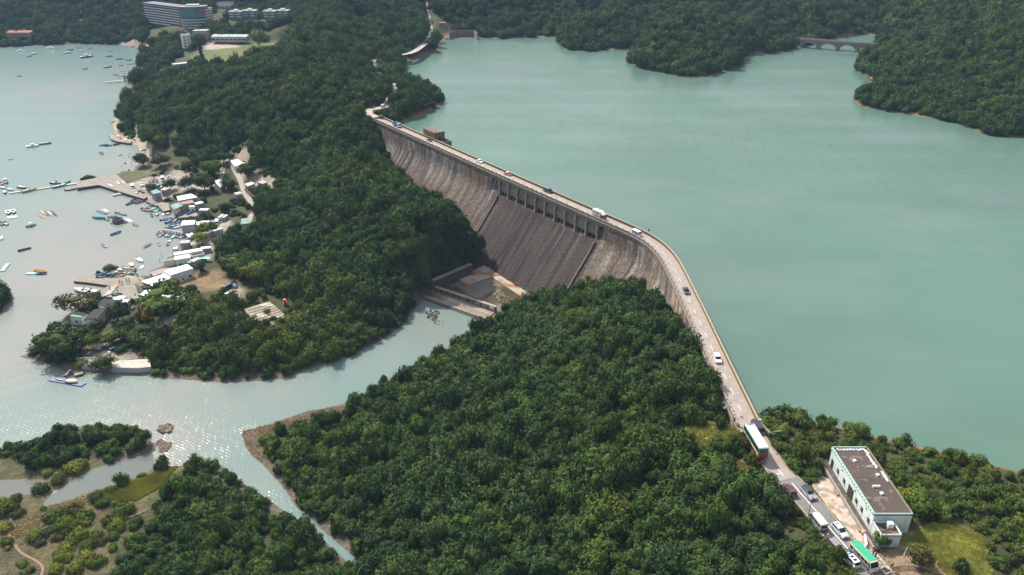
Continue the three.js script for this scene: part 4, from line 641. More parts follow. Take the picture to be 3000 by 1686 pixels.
// --- village houses: [name, label, roof corners in the photograph, top, base, options]
const sheetsW = [textured(0.84, 0.85, 0.87, 0.55, 0.1), textured(0.78, 0.8, 0.82, 0.55, 0.1)];
const village = [
  ['cottage', 'white flat-roofed cottage among trees under the hill', [[674, 471], [713, 462], [732, 476], [686.5, 487.5]], 9.5, 5.4, { sheets: 5, roof: sheetsW, win: [1.2, 1.1, 1.1, 2.6], door: true, over: 0.4 }],
  ['lean_to', 'small white lean-to in front of the cottage under the hill', [[694, 493], [712, 489], [727, 489], [716, 500]], 7.6, 5.2, { roof: whiteRoof, win: [1, 1, 0.9, 2.4] }],
  ['shed', 'white-roofed shed hidden between the round trees', [[625, 529], [648, 526], [657, 542], [645, 550]], 6.4, 4, { sheets: 3, roof: sheetsW, wall: greyWall }],
  ['hut', 'teal-roofed hut by the car park and the slipway', [[439, 561], [458, 554], [472, 564], [449, 569]], 5.6, 2, { roof: tarpTeal, wall: greyWall, over: 0.4, win: [1, 1, 1, 2.6] }],
  ['workshop', 'long workshop with a white corrugated roof above the rusty roof', [[516, 576], [559, 567.5], [578, 578], [522, 588]], 6.2, 2.4, { sheets: 9, roof: sheetsW, wall: greyWall, over: 0.3, win: [1.2, 1, 1.2, 3] }],
  ['boat_shed', 'boat shed with a rusty red corrugated roof', [[522.4, 588.6], [562, 584], [568, 594], [533, 599.5]], 5.4, 2.2, { sheets: 8, roof: [rust, textured(0.42, 0.25, 0.22, 0.85)], wall: greyWall, over: 0.4 }],
  ['awning', 'sagging blue-grey tarpaulin awning at the waterside boatyard', [[497, 601], [525, 593], [535, 603], [508, 614]], 5, 1.9, { open: true, roof: [tarpTeal, M(0.17, 0.29, 0.3, 0.7)], sheets: 3, thick: 0.1 }],
  ['kiosk', 'small white flat-roofed kiosk behind the boatyard wharf', [[552, 603], [568.5, 602], [570, 605.5], [554, 607]], 4.6, 1.9, { roof: whiteRoof, win: [0.9, 0.9, 1, 2] }],
  ['boathouse', 'white-roofed boathouse on the water beside the short pier', [[533, 647], [572, 645.5], [569, 657.5], [529, 661]], 6.6, 1, { sheets: 4, roof: sheetsW, wall: greyWall, over: 0.3, win: [1.4, 1.2, 1.2, 3.4] }],
  ['lean_to', 'cream lean-to roof along the front of the boathouse', [[538, 663.5], [572.7, 659.8], [569.6, 668], [537.7, 668]], 4.8, 1, { roof: textured(0.7, 0.64, 0.58), wall: greyWall, thick: 0.15 }],
  ['shed', 'grey tin-roofed shed joined to the boathouse', [[573.5, 646.6], [614.6, 646.6], [614.6, 659], [573, 660]], 5.4, 2, { sheets: 6, roof: [tin, textured(0.58, 0.55, 0.54, 0.6)], wall: greyWall, over: 0.3 }],
  ['awning', 'green tarpaulin awning beside the parked white vans', [[618, 645], [632, 645], [631, 657], [615, 658]], 4.8, 2, { open: true, roof: tarpGreen, thick: 0.1, rise: -0.8 }],
  ['terrace_house', 'long white house with a pale blue-white roof at the water edge', [[507, 740], [588, 727], [593, 734], [509, 748]], 7.2, 2, { sheets: 8, roof: sheetsW, win: [1, 1, 1.1, 2.8], over: 0.2 }],
  ['terrace_house', 'lower white wing in front of the long waterside house', [[509.5, 748.6], [553, 741.6], [559, 754], [512, 762]], 6.6, 2, { sheets: 4, roof: sheetsW, win: [1.2, 1.1, 1.2, 2.8], over: 0.2 }],
  ['outbuilding', 'outbuilding with a mossy brown flat roof behind the long white house', [[556.6, 743], [591, 736], [598, 746], [562, 753.6]], 6, 2.2, { roof: mossRoof, parapet: 0.4, win: [1.2, 1.2, 1, 2.6], door: true }],
  ['sun_terrace', 'white walled terrace at the seaward end of the long house', [[479, 761], [509, 755.4], [512, 762.6], [479, 767]], 4.2, 0.4, { roof: paleConcrete, parapet: 0.3, wall: whiteWall }],
  ['pavilion', 'small cream flat-roofed pavilion with potted plants by the water', [[505.5, 725.5], [521, 722], [520.5, 728.5], [505, 730]], 4.6, 1.2, { roof: textured(0.72, 0.68, 0.6), wall: whiteWall }],
  ['awning', 'pale green folded awning behind the long white house', [[582, 757.5], [598, 750.5], [616, 754.5], [613, 759]], 5.2, 2.4, { open: true, roof: [M(0.3, 0.58, 0.46, 0.7), M(0.25, 0.5, 0.4, 0.7)], sheets: 2, thick: 0.1 }],
  ['awning', 'square pale green awning over a grey shed wall', [[543, 762], [561, 760.4], [565, 769], [548, 770]], 5, 2.2, { wall: greyWall, roof: M(0.33, 0.6, 0.48, 0.7), thick: 0.12, over: 0.3 }],
  ['restaurant', 'large white metal-roofed hall behind the seafront garden', [[478, 794], [548, 774], [565, 786.5], [498, 807]], 7, 2, { sheets: 9, roof: sheetsW, win: [1.4, 1.2, 1, 3.2], over: 0.3 }],
  ['restaurant', 'long white metal-roofed hall open toward the slipway', [[413, 824.5], [486, 800.6], [504, 814.6], [445, 838]], 6, 1.8, { sheets: 10, roof: sheetsW, wall: greyWall, over: 0.5 }],
  ['store', 'store with a dark tar roof beside the two white halls', [[500, 812], [538, 799.5], [543, 806], [508, 820]], 5, 2, { roof: mossRoof, parapet: 0.3, win: [1, 1, 1, 2.4] }],
  ['ticket_hut', 'little white hut with a mossy hipped roof on the quay', [[391, 831], [411.5, 824], [432.5, 831.7], [410, 840.5]], 5, 1.6, { roof: mossRoof, over: 0.5, thick: 0.35, win: [1.3, 1.1, 1, 2.6], doorMat: timber }],
  ['canopy', 'narrow white strip canopy across the quay', [[397, 876], [422, 851], [441, 849.5], [410, 876.6]], 4.4, 1.8, { open: true, sheets: 4, roof: sheetsW, thick: 0.1 }],
  ['flat_roof_store', 'grey concrete store between the white canopy and the big tree', [[412, 866], [438, 850.5], [463, 853], [444, 868]], 4.2, 1.8, { roof: tin, wall: greyWall, win: [1, 1, 0.9, 2.4] }],
  ['car_shelter', 'broad white shelter roof beside the parked black car', [[460, 870], [470.6, 861], [526.5, 869], [511, 881]], 5, 2.2, { open: true, sheets: 6, roof: sheetsW, thick: 0.12 }],
  ['canopy', 'small white canopy behind the black-roofed house', [[337, 877.5], [349, 867], [369, 868], [353, 879.5]], 4.6, 1.8, { open: true, sheets: 3, roof: sheetsW, thick: 0.1 }],
  ['bungalow', 'rear half of the white bungalow with black shingle roof', [[283, 891.5], [304, 875], [349, 882], [320, 904.5]], 6.2, 2, { roof: slate, over: 0.4, win: [1.1, 1, 1.1, 2.6], rise: 0.5 }],
  ['bungalow', 'front half of the white bungalow with black shingle roof', [[246, 935], [273, 908], [315, 902.5], [287, 936.5]], 6, 1.8, { roof: slate, over: 0.4, win: [1.6, 1.1, 1.1, 3.2], rise: 0.5 }],
  ['cottage', 'small white cottage with green netting on its dark roof at the shore', [[203, 926.5], [225, 913], [254.6, 919.5], [236, 930.5]], 5.2, 1.2, { roof: [M(0.12, 0.33, 0.24, 0.8), slate, slate], sheets: 3, win: [1.1, 1, 1.2, 3] }],
  ['hut', 'green-roofed hut half hidden in the trees above the path', [[706, 640], [736, 639], [734, 654], [704, 657.5]], 9.6, 6.4, { roof: [textured(0.2, 0.29, 0.27, 0.8), textured(0.24, 0.33, 0.31, 0.8)], sheets: 4, wall: greyWall, over: 0.3 }],
  ['house', 'low house with a grey sheet roof inside a red-walled yard', [[715, 539], [738, 532.6], [746, 538.5], [725, 546.5]], 9, 6, { roof: tin, sheets: 3, wall: textured(0.3, 0.13, 0.1), over: 0.3 }],
  ['net_shelter', 'green net shelter over boats behind the shoreline bushes', [[498, 446], [506, 439.5], [520, 441], [502, 450]], 4.4, 1.4, { open: true, roof: tarpGreen, thick: 0.1 }],
  ['garage', 'grey concrete garage with a rusty door beside the shoreline track', [[490, 410], [512, 405], [524, 415], [505, 421]], 8, 4.4, { roof: whiteRoof, wall: greyWall }],
];
for (const [n, l, P, top, base, o] of village) { const b = Math.min(base, ground(...mid(px(P, top))) + 0.3); building(n, l, px(P, top), top, b, { category: n.replace(/_/g, ' '), ...o }); }
{ const R = rnd(61), spots2 = [[488, 572], [540, 606], [585, 612], [600, 632], [655, 648], [612, 700], [560, 705], [545, 728], [605, 742], [575, 775], [455, 852], [480, 848], [352, 898], [372, 906], [640, 690], [735, 565], [770, 548], [700, 585]];
  for (const [a, b] of spots2) { const [x, d, h] = seen(a, b), w = 1.1 + 0.9 * R(), l = 1.5 + 1.3 * R(), t = R() * 3.1, q = [[-w, -l], [w, -l], [w, l], [-w, l]].map(([u, v]) => [x + u * Math.cos(t) - v * Math.sin(t), d + u * Math.sin(t) + v * Math.cos(t)]); building('shack', 'small tin-roofed shack tucked among the village trees', q, h + 2.6 + R(), h, { category: 'shack', group: 'small shacks among the village trees', sheets: 3, roof: [tin, rust, sheetsW[1], textured(0.3, 0.36, 0.4, 0.6)].slice(Math.floor(R() * 3)), wall: greyWall, over: 0.2, thick: 0.12, win: [0.8, 0.8, 1, 2.2] }); } }
// red-walled yard, low walls
{
  const y = thing('yard_wall', 'brick-red low wall round a paved yard under the hill', 'wall', V3(0, 0, 0)), P = px([[716, 552], [760, 590], [795, 560], [800, 530], [765, 524]], 7);
  for (let i = 0; i < P.length - 1; i++) wallStrip(y, 'wall_section', P[i], P[i + 1], 5.4, 7.4, 0.25, textured(0.32, 0.14, 0.1));
}
// --- school and flats on the far shore
{
  const A = U(419, 13, 42), B = U(523, 26, 42), dx = B[0] - A[0], dd = B[1] - A[1], L = Math.hypot(dx, dd), ang = Math.atan2(dd, dx);
  const g = thing('apartment_block', 'long slab block of eight floors with white balcony bands on the far shore', 'apartment block', V3(A[0], 19, -A[1]), ang);
  footprints.push([A, B, [B[0] + 12, B[1] + 14], [A[0] + 12, A[1] + 14]]);
  mesh('wall', box(L - 0.6, 22.6, 13, L / 2, 10.9, -7.4), textured(0.2, 0.16, 0.14), g);
  for (let f = 0; f < 8; f++) { mesh('balcony', [box(L, 0.95, 1.5, L / 2, 2.6 + f * 2.95 - 0.2, -0.2), box(L, 0.2, 2.2, L / 2, 2.0 + f * 2.95, -0.6)], f > 6 ? textured(0.4, 0.42, 0.45) : whiteWall, g); for (let k = 0; k < 14; k++) mesh('window', box(L / 14 - 0.9, 1.7, 0.12, (k + 0.5) * L / 14, 3.9 + f * 2.95 - (f > 6 ? 0.5 : 0), -0.84), glassBlue, g); }
  for (let k = 0; k <= 14; k++) mesh('party_wall', box(0.3, 22.4, 1.6, k * L / 14 * 0.994 + 0.2, 11.2, -0.5), textured(0.24, 0.2, 0.18), g);
  mesh('roof', box(L + 2, 0.5, 16, L / 2, 25, -7, 0, 0), textured(0.2, 0.2, 0.22), g);
  mesh('water_tank', cyl(1.2, 1.2, 1.6, L - 4, 25.2, -5, 12), M(0.6, 0.2, 0.12, 0.6), g);
  // curved tower
  const C = U(524, 22, 45), D = U(600, 20, 45), ex = D[0] - C[0], ed = D[1] - C[1], K = Math.hypot(ex, ed), a2 = Math.atan2(ed, ex);
  const t = thing('apartment_tower', 'curved glass-fronted block with stepped white stair balconies on the far shore', 'apartment block', V3(C[0], 20, -C[1]), a2);
  footprints.push([C, D, [D[0], D[1] + 16], [C[0], C[1] + 16]]);
  const bow = (o, y0, y1, x0 = 0, x1 = 1) => { const s = []; for (let i = 0; i <= 10; i++) { const u = lerp(x0, x1, i / 10); s.push([u * K, -4.2 * 4 * u * (1 - u) - o]); } s.push([x1 * K, 10], [x0 * K, 10]); return plate(ccw(s), y0, y1); };
  mesh('wall', bow(0, -2, 25.4), textured(0.24, 0.18, 0.16), t);
  for (let f = 0; f < 4; f++) { mesh('balcony', bow(1.1, 1.6 + f * 3, 2.6 + f * 3), whiteWall, t); mesh('window', bow(0.12, 2.9 + f * 3, 4.5 + f * 3, 0.03, 0.97), glassBlue, t); }
  mesh('curtain_wall', bow(0.2, 13.9, 25, 0.06, 0.74), M(0.05, 0.16, 0.18, 0.12), t);
  for (let k = 0; k <= 8; k++) { const u = 0.06 + 0.68 * k / 8; mesh('mullion', box(0.18, 11, 0.18, u * K, 19.4, 4.2 * 4 * u * (1 - u) + 0.28), M(0.3, 0.42, 0.42, 0.5), t); }
  for (let f = 0; f < 4; f++) mesh('mullion', bow(0.26, 16.4 + f * 2.5, 16.55 + f * 2.5, 0.06, 0.74), M(0.3, 0.42, 0.42, 0.5), t);
  mesh('roof', bow(2.2, 25.4, 26, -0.05, 1.06), textured(0.27, 0.26, 0.27), t);
  mesh('roof_house', box(K * 0.5, 1.6, 6, K * 0.5, 26.8, -6), whiteWall, t);
  for (let f = 0; f < 7; f++) { mesh('stair_balcony', [box(5, 1.1, 1.4, K + 1.6, 3.4 + f * 3, 1.2, 0, 0, 0.22), box(3.4, 1.1, 1.4, K + 5.2, 4.2 + f * 3, 1.2, 0, 0, 0)], whiteWall, t); }
  mesh('stair_core', box(7, 24.5, 6, K + 3.4, 11.6, -3), textured(0.26, 0.22, 0.21), t);
}
const far = (n, l, x0, x1, y, base, top, depth, o = {}) => { const a = U(x0, y, base), b = U(x1, o.y1 ?? y, base), e = Math.hypot(b[0] - a[0], b[1] - a[1]), nx = -(b[1] - a[1]) / e, nd = (b[0] - a[0]) / e; return building(n, l, [a, b, [b[0] + nx * depth, b[1] + nd * depth], [a[0] + nx * depth, a[1] + nd * depth]], top, base, { category: 'building', ...o }); };
far('school_block', 'white four-storey school block at the edge of the lawn', 538, 562, 140, 16, 28.5, 8, { y1: 138, roof: textured(0.6, 0.57, 0.5), win: [1.6, 1.3, 1, 3.2, 4, 3], parapet: 0.8 });
far('school_wing', 'grey louvred school wing right of the white school block', 567, 608, 121, 18, 29.2, 12, { y1: 121, roof: textured(0.42, 0.41, 0.4), wall: textured(0.46, 0.46, 0.48), win: [2.4, 1.6, 0.8, 2.9, 4, 2.9], glass: M(0.18, 0.18, 0.2, 0.5), frames: false });
far('gymnasium', 'long low building with a pale green-white roof behind the round tree', 618, 722, 120, 20, 24.6, 10, { y1: 121, roof: [textured(0.45, 0.5, 0.5), textured(0.38, 0.44, 0.42)], sheets: 7, wall: textured(0.42, 0.41, 0.42), win: [3.4, 1.6, 0.8, 4.6], over: 0.4, rise: 1.2 });
for (const [i, [a, b, y]] of [[671, 709, 57], [711, 751, 54], [772, 808, 56], [810, 846, 54]].entries()) { const lab = ['leftmost of four white-topped flats beyond the hill', 'second of four white-topped flats beyond the hill', 'third of four white-topped flats beyond the hill', 'rightmost of four white-topped flats beyond the hill'][i]; const g = far('flats', lab, a, b, y, 28, 36.6, 11, { wall: textured(0.24, 0.2, 0.19), roof: whiteRoof, parapet: 0.9, parapetMat: whiteWall, win: [2.2, 1.5, 0.9, 3.4, 3, 2.8], glass: glassBlue }); mesh('roof_house', box(5, 2.4, 4, 0, 10, 0, 0.3), whiteWall, g); for (let f = 1; f < 3; f++) for (const sx of [-1, 1]) mesh('balcony', box(5, 0.9, 1.4, sx * 4, f * 2.8 + 0.4, 6), whiteWall, g); }
far('school_hall', 'white hall with dark upper windows behind the plaza', 636, 679, 24, 32, 39, 12, { wall: whiteWall, roof: slate, win: [2.2, 2, 0.6, 4.4], glass: M(0.12, 0.1, 0.1) });
far('grey_house', 'plain grey house with a pale flat roof on the hillside above the bay', 512, 555, 210, 9, 15.4, 9, { y1: 205, wall: textured(0.33, 0.34, 0.38), roof: textured(0.66, 0.64, 0.64), parapet: 0.5, win: [1.2, 1, 3.4, 3.4], glass: M(0.14, 0.15, 0.17) });
far('shed', 'red-roofed shed left of the grey hillside house', 470, 491, 217, 7.5, 10.4, 6, { y1: 214, wall: whiteWall, roof: redTile, rise: 0.6, over: 0.3 });
far('shed', 'pale blue-white low shed below the school lawn', 583, 610, 193, 12, 14.6, 6, { wall: textured(0.6, 0.68, 0.72), roof: whiteRoof });
far('house', 'red-roofed house at the left edge on the far shore of the bay', 18, 88, 106, 9, 13.2, 9, { wall: textured(0.26, 0.24, 0.22), roof: redTile, rise: 1.4, win: [1.8, 1.3, 1, 4] });
far('hut', 'dull blue hut among trees above the far bay', 227, 261, 68, 15.5, 19.5, 7, { wall: textured(0.16, 0.18, 0.2), roof: textured(0.2, 0.23, 0.27) });
{
  const p = thing('plaza', 'curved white terrace with a pale forecourt right of the curved block', 'terrace', V3(0, 0, 0)), P = px([[610, 60], [626, 45], [642, 33], [672, 35], [674, 50], [654, 62], [632, 66]], 27); footprints.push(P);
  mesh('paving', plate(ccw(P), 20, 27), textured(0.56, 0.47, 0.42), p); for (const [i, j] of [[4, 5], [5, 6], [6, 0]]) wallStrip(p, 'parapet', P[i], P[j], 26, 28.6, 0.6, whiteWall);
}
far('pavilion', 'small pavilion with a brown hipped roof beside the lake road', 1286, 1306, 80, 41, 45.4, 6, { wall: textured(0.26, 0.18, 0.14), roof: redTile, over: 0.1, win: [1.3, 1.2, 1.2, 3] });
// --- stone arch bridge at the far side of the lake
{
  const a = U(2346, 116, 37.5), b = U(2574, 132, 37.5), L = Math.hypot(b[0] - a[0], b[1] - a[1]), g = thing('arch_bridge', 'low stone bridge of four arches across the arm of the lake', 'bridge', V3(a[0], 0, -a[1]), Math.atan2(b[1] - a[1], b[0] - a[0]));
  const s = new THREE.Shape(); s.moveTo(0, 24); s.lineTo(0, 37.5); s.lineTo(L, 37.5); s.lineTo(L, 24); const n = 4, sp2 = L / n;
  for (let k = n - 1; k >= 0; k--) { const r = sp2 / 2 - 1.6, c = (k + 0.5) * sp2; s.lineTo(c + r, 24); for (let i = 0; i <= 12; i++) { const t = (i / 12) * Math.PI; s.lineTo(c + r * Math.cos(t), 30.2 + 5 * Math.sin(t)); } s.lineTo(c - r, 24); } s.closePath();
  mesh('masonry', new THREE.ExtrudeGeometry(s, { depth: 5, bevelEnabled: false }).translate(0, 0, -5), textured(0.25, 0.21, 0.18), g);
  for (const z of [0.1, -5.1]) mesh('parapet', box(L + 2, 1.1, 0.5, L / 2, 38, z), textured(0.3, 0.26, 0.22), g);
  mesh('string_course', box(L + 1, 0.35, 0.5, L / 2, 37.2, 0.12), textured(0.34, 0.3, 0.26), g);
  for (let k = 1; k < n; k++) mesh('cutwater', cyl(1.5, 1.2, 11, k * sp2, 24, 0.2, 8), textured(0.25, 0.21, 0.18), g);
  for (let k = 0; k < n; k++) { const c = (k + 0.5) * sp2, r = sp2 / 2 - 1.6, q = new THREE.Shape(); for (let i = 0; i <= 12; i++) { const t = (i / 12) * Math.PI; q[i ? 'lineTo' : 'moveTo'](c + (r + 0.7) * Math.cos(t), 30.2 + 5.7 * Math.sin(t)); } for (let i = 12; i >= 0; i--) { const t = (i / 12) * Math.PI; q.lineTo(c + r * Math.cos(t), 30.2 + 5 * Math.sin(t)); } mesh('arch_ring', new THREE.ExtrudeGeometry(q, { depth: 0.2, bevelEnabled: false }).translate(0, 0, 0.02), textured(0.36, 0.32, 0.28), g); }
  footprints.push([a, b, [b[0], b[1] + 6], [a[0], a[1] + 6]]);
}
{ const P = px([[1318, 100], [1340, 96], [1388, 96], [1398, 104]], 34), g = thing('lakeside_wall', 'brown retaining wall under the lakeside track near the pavilion', 'wall', V3(0, 0, 0)); for (let i = 0; i < 3; i++) wallStrip(g, 'wall_section', P[i], P[i + 1], 28, 36.5, 0.8, textured(0.2, 0.15, 0.13)); }

// --- quays, piers, slipways of the village
const quayTop = textured(0.28, 0.25, 0.215, 0.92, 0.12);
const quay = (n, l, P, top, m = quayTop, wall = darkConcrete, base = -1.5) => { const g = thing(n, l, n.replace(/_/g, ' '), V3(0, 0, 0)); const Q = ccw(px(P, top)); footprints.push(Q); mesh('quay_wall', plate(Q, base, top - 0.16), wall, g); mesh('surface', plate(inset(Q, -0.05), top - 0.16, top), m, g); return g; };
quay('causeway', 'broad concrete causeway running out into the bay from the car park', [[224, 533], [301, 516], [340, 511], [353, 522], [379, 545], [430, 576], [421, 583], [345, 560], [289, 542], [224, 551]], 1.7);
quay('slipway', 'sloping concrete slipway below the teal-roofed hut', [[426, 590], [446, 577], [476, 590], [470, 600], [458, 604]], 1.0, oldConcrete);
quay('landing_stage', 'square concrete landing stage crowded by moored boats', [[458, 599], [472, 593], [494, 595], [497, 615], [478, 620]], 1.8);
quay('wharf', 'dark-walled wharf with kayaks on top below the boatyard', [[510, 625], [524, 627], [573, 621], [578, 627], [576, 634], [522, 639]], 1.6);
quay('boat_ramp', 'low pointed boat ramp running out over the sandbar', [[214, 824], [260, 808], [330, 812], [400, 814], [440, 824], [408, 846], [342, 840], [256, 828]], 1.15);
quay('harbour_quay', 'wide pale quay in front of the white hut and halls', [[289, 853], [323, 835], [345, 841], [413, 826], [440, 842], [436, 851], [400, 876], [342, 874], [296, 868]], 1.7);
quay('sea_wall', 'whitewashed sea wall with a terrace at the tip of the village', [[232, 1058], [290, 1055], [345, 1058], [437, 1052], [441, 1075], [400, 1079], [338, 1077], [290, 1072], [236, 1070]], 2.6, textured(0.52, 0.48, 0.43), textured(0.42, 0.42, 0.43, 0.9, 0.3));
quay('garden_terrace', 'raised seaside garden terrace before the big white hall', [[438, 797], [470, 788], [512, 783], [520, 790], [486, 801], [448, 810]], 2.2, paleConcrete, darkConcrete);
quay('jetty_head', 'concrete jetty platform by the shoreline boatyard', [[316, 394], [328, 392], [340, 400], [352, 408], [386, 414], [380, 420], [340, 414], [324, 408]], 1.4);
function jetty(n, l, a, b, w, top, m, posts) { const p = U(...a, top), q = U(...b, top), L = Math.hypot(q[0] - p[0], q[1] - p[1]), g = thing(n, l, 'jetty', V3(p[0], 0, -p[1]), Math.atan2(q[1] - p[1], q[0] - p[0])), k = Math.max(2, Math.round(L / 2.2)); for (let i = 0; i < k; i++) mesh('deck_board', box(L / k - 0.05, 0.16, w, (i + 0.5) * L / k, top, 0), m, g); for (let i = 0; i < posts; i++) for (const z of [-1, 1]) mesh('pile', cyl(0.14, 0.14, top + 1.4, (i + 0.5) * L / posts, -1.5, z * (w / 2 - 0.1), 6), oldConcrete, g); return g; }
jetty('pier', 'short concrete pier with dinghies tied on both sides', [473, 671], [575, 688], 1.8, 1.7, paleConcrete, 12);
jetty('floating_pontoon', 'long narrow floating pontoon reaching out from the causeway', [25, 566], [224, 537], 1.6, 0.45, textured(0.55, 0.52, 0.5), 8);
jetty('landing_jetty', 'pale landing jetty with a dark gateway on the far bay shore', [304, 240], [388, 233], 2, 1.3, textured(0.5, 0.44, 0.42), 8);
jetty('footway', 'short timber footway leading to the blue raft', [188, 1102], [206, 1083], 1.2, 0.9, textured(0.34, 0.27, 0.21), 3);
jetty('landing_board', 'low timber staging beside the sea wall bushes', [216, 1098], [242, 1091], 2.4, 0.8, textured(0.3, 0.25, 0.21), 3);
jetty('old_jetty', 'dark stone jetty jutting from the upper beach of the bay', [370, 186], [418, 179], 2.4, 1.2, oldConcrete, 4);
{ const p = W(372, 238, 1.3), g = thing('gateway', 'dark timber gateway frame over the landing jetty', 'gateway', p); for (const x of [-2, 2]) for (const z of [-1.2, 1.2]) mesh('post', box(0.6, 6, 0.6, x, 2.6, z), timber, g); mesh('lintel', box(5.2, 0.7, 3.2, 0, 5.6, 0), timber, g); mesh('cross_beam', box(5, 0.5, 0.4, 0, 3.4, 1.2), timber, g); }
// old concrete terraces on the slope behind the village point
{
  const g = thing('stepped_terraces', 'weathered concrete terraces stepping down the slope among the brown trees', 'terraces', V3(0, 0, 0));
  const tt = texture(256, 256, (u, v) => { const n = fbm(u * 8, v * 8, 5, 8), s = smooth(0.5, 0.66, fbm(u * 5, v * 5 + 0.4, 4, 5)); return [lerp(0.27, 0.5, s) * (0.7 + 0.6 * n), lerp(0.215, 0.45, s) * (0.7 + 0.6 * n), lerp(0.17, 0.4, s) * (0.7 + 0.6 * n)]; }); tt.repeat.set(0.12, 0.12);
  const m = new THREE.MeshStandardMaterial({ map: tt, roughness: 0.95 });
  for (let k = 0; k < 9; k++) { const t = k / 9, t2 = (k + 1) / 9, q = (u, e) => [lerp(lerp(712, 765, t), lerp(712, 765, t2), e) + u * lerp(78, 84, t), lerp(lerp(906, 968, t), lerp(906, 968, t2), e) - u * lerp(22, 34, t)], h = 5.6 - t * 1.8; const P = px([q(0, 0), q(1, 0), q(1, 0.9), q(0, 0.9)], h); mesh('terrace_step', plate(ccw(P), h - 3, h), m, g); }
}

// ------------------------------------------------------------ trees
// a crown: leaf clumps spread over several lobes, each leaf a bent blade of its own
function crownGeo(seed, { r = 1, h = 0.9, lobes = 7, tufts = 90, leaves = 6, leaf = 0.14, flat: fl = 0.75, core = 0.66, spread = 0.6, up = 0.1, lob = 1 } = {}) {
  const R = rnd(seed), L = [], pos = [], nor = [], col = [];
  for (let i = 0; i < lobes; i++) { const a = R() * 6.283, q = Math.sqrt(R()) * spread * r, s = (0.36 + 0.26 * R()) * lob * r * (i ? 1 : 1.3); L.push([V3(i ? q * Math.cos(a) : 0, h * r * (i ? 0.35 + 0.75 * R() * (1 - 0.5 * q / r) : 0.85), i ? q * Math.sin(a) : 0), s]); }
  const tri = (a, b, c, n, k) => { for (const p of [a, b, c]) { pos.push(p.x, p.y, p.z); nor.push(n.x, n.y, n.z); col.push(...k); } };
  let made = 0, guard = 0;
  while (made < tufts && guard++ < tufts * 12) {
    const [c, s] = L[Math.floor(R() * lobes)], z = R() * 1.75 - 0.75, t = R() * 6.283, q = Math.sqrt(Math.max(0, 1 - z * z)), dir = V3(q * Math.cos(t), z, q * Math.sin(t)), p = c.clone().addScaledVector(V3(dir.x, dir.y * fl, dir.z), s * (0.82 + 0.36 * R()));
    if (p.y < 0.1 * r || L.some(([c2, s2]) => c2 !== c && p.distanceTo(c2) < s2 * 0.72)) continue;
    made++;
    const tone = 0.75 + 0.5 * R(), warm = R() - 0.5;
    for (let k = 0; k < leaves; k++) {
      const o = V3(R() - 0.5, R() - 0.5, R() - 0.5).multiplyScalar(leaf * 3.2).add(p), n = V3(R() - 0.5, R() - 0.5 + up, R() - 0.5).multiplyScalar(1.5).add(dir).normalize(), u = V3(R() - 0.5, R() - 0.5, R() - 0.5).cross(n).normalize(), v = n.clone().cross(u), ls = leaf * (0.7 + 0.7 * R());
      const a = o.clone().addScaledVector(u, -ls), b = o.clone().addScaledVector(v, ls * 0.55).addScaledVector(n, ls * 0.15), c2 = o.clone().addScaledVector(u, ls), d = o.clone().addScaledVector(v, -ls * 0.55).addScaledVector(n, ls * 0.15), m = n.clone().multiplyScalar(0.75).addScaledVector(dir, 0.25).normalize(), g = tone * (0.85 + 0.3 * R()), kk = [g * (1 + 0.22 * warm), g, g * (1 - 0.2 * warm)];
      tri(a, c2, b, m, kk); tri(a, d, c2, m, kk);
    }
  }
  if (core) for (const [c, s] of L) { const g = new THREE.IcosahedronGeometry(s * core, 1), P = g.attributes.position; for (let i = 0; i < P.count; i += 3) { const q = [0, 1, 2].map((k) => V3(P.getX(i + k), P.getY(i + k) * fl, P.getZ(i + k)).add(c)), n = q[1].clone().sub(q[0]).cross(q[2].clone().sub(q[0])).normalize(); tri(q[0], q[1], q[2], n, [0.8, 0.8, 0.8]); } }
  const g = new THREE.BufferGeometry(); g.setAttribute('position', new THREE.Float32BufferAttribute(pos, 3)); g.setAttribute('normal', new THREE.Float32BufferAttribute(nor, 3)); g.setAttribute('color', new THREE.Float32BufferAttribute(col, 3)); return g;
}
function trunkGeo(seed, { h = 1, r = 0.08, limbs = 4, top = 1.0, reach = 0.5 } = {}) {
  const R = rnd(seed), g = [bar(V3(0, -0.3, 0), V3(0.04, h * 0.6, 0.02), r, r * 0.75, 6)], f = V3(0.04, h * 0.6, 0.02);
  for (let i = 0; i < limbs; i++) { const a = (i + R() * 0.6) / limbs * 6.283; g.push(bar(f, V3(reach * Math.cos(a), h * 0.6 + (top - h * 0.6) * (0.55 + 0.5 * R()), reach * Math.sin(a)), r * 0.6, r * 0.2, 5)); }
  return merge(g);
}
const FOL = [0.07, 0.108, 0.027];
const leafMat = (r, g, b) => new THREE.MeshPhysicalMaterial({ color: lin(r, g, b), vertexColors: true, roughness: 0.9, specularIntensity: 0.25, transmission: 0.12, thickness: 0, side: THREE.DoubleSide });
const bark = M(0.09, 0.07, 0.05, 0.95);
const CROWNS = Array.from({ length: 8 }, (_, i) => crownGeo(100 + i, { lobes: 7 + (i % 4), tufts: 190, leaves: 6, leaf: 0.085, h: 0.74 + 0.1 * (i % 4), spread: 0.72, lob: 0.85 }));
const TRUNKS = Array.from({ length: 3 }, (_, i) => trunkGeo(40 + i, { h: 0.7, r: 0.05, top: 0.9, reach: 0.45 }));
const TINTS = [[1, 1, 1], [0.75, 0.85, 0.95], [1.15, 1.15, 0.9], [0.85, 0.95, 1], [1.3, 1.15, 0.85], [0.62, 0.78, 0.9], [1.15, 1.0, 0.95], [1.05, 1.18, 0.95], [0.9, 1.05, 0.75], [1.5, 1.25, 1.0]];
const leafMats = TINTS.map((t) => leafMat(FOL[0] * t[0], FOL[1] * t[1], FOL[2] * t[2]));

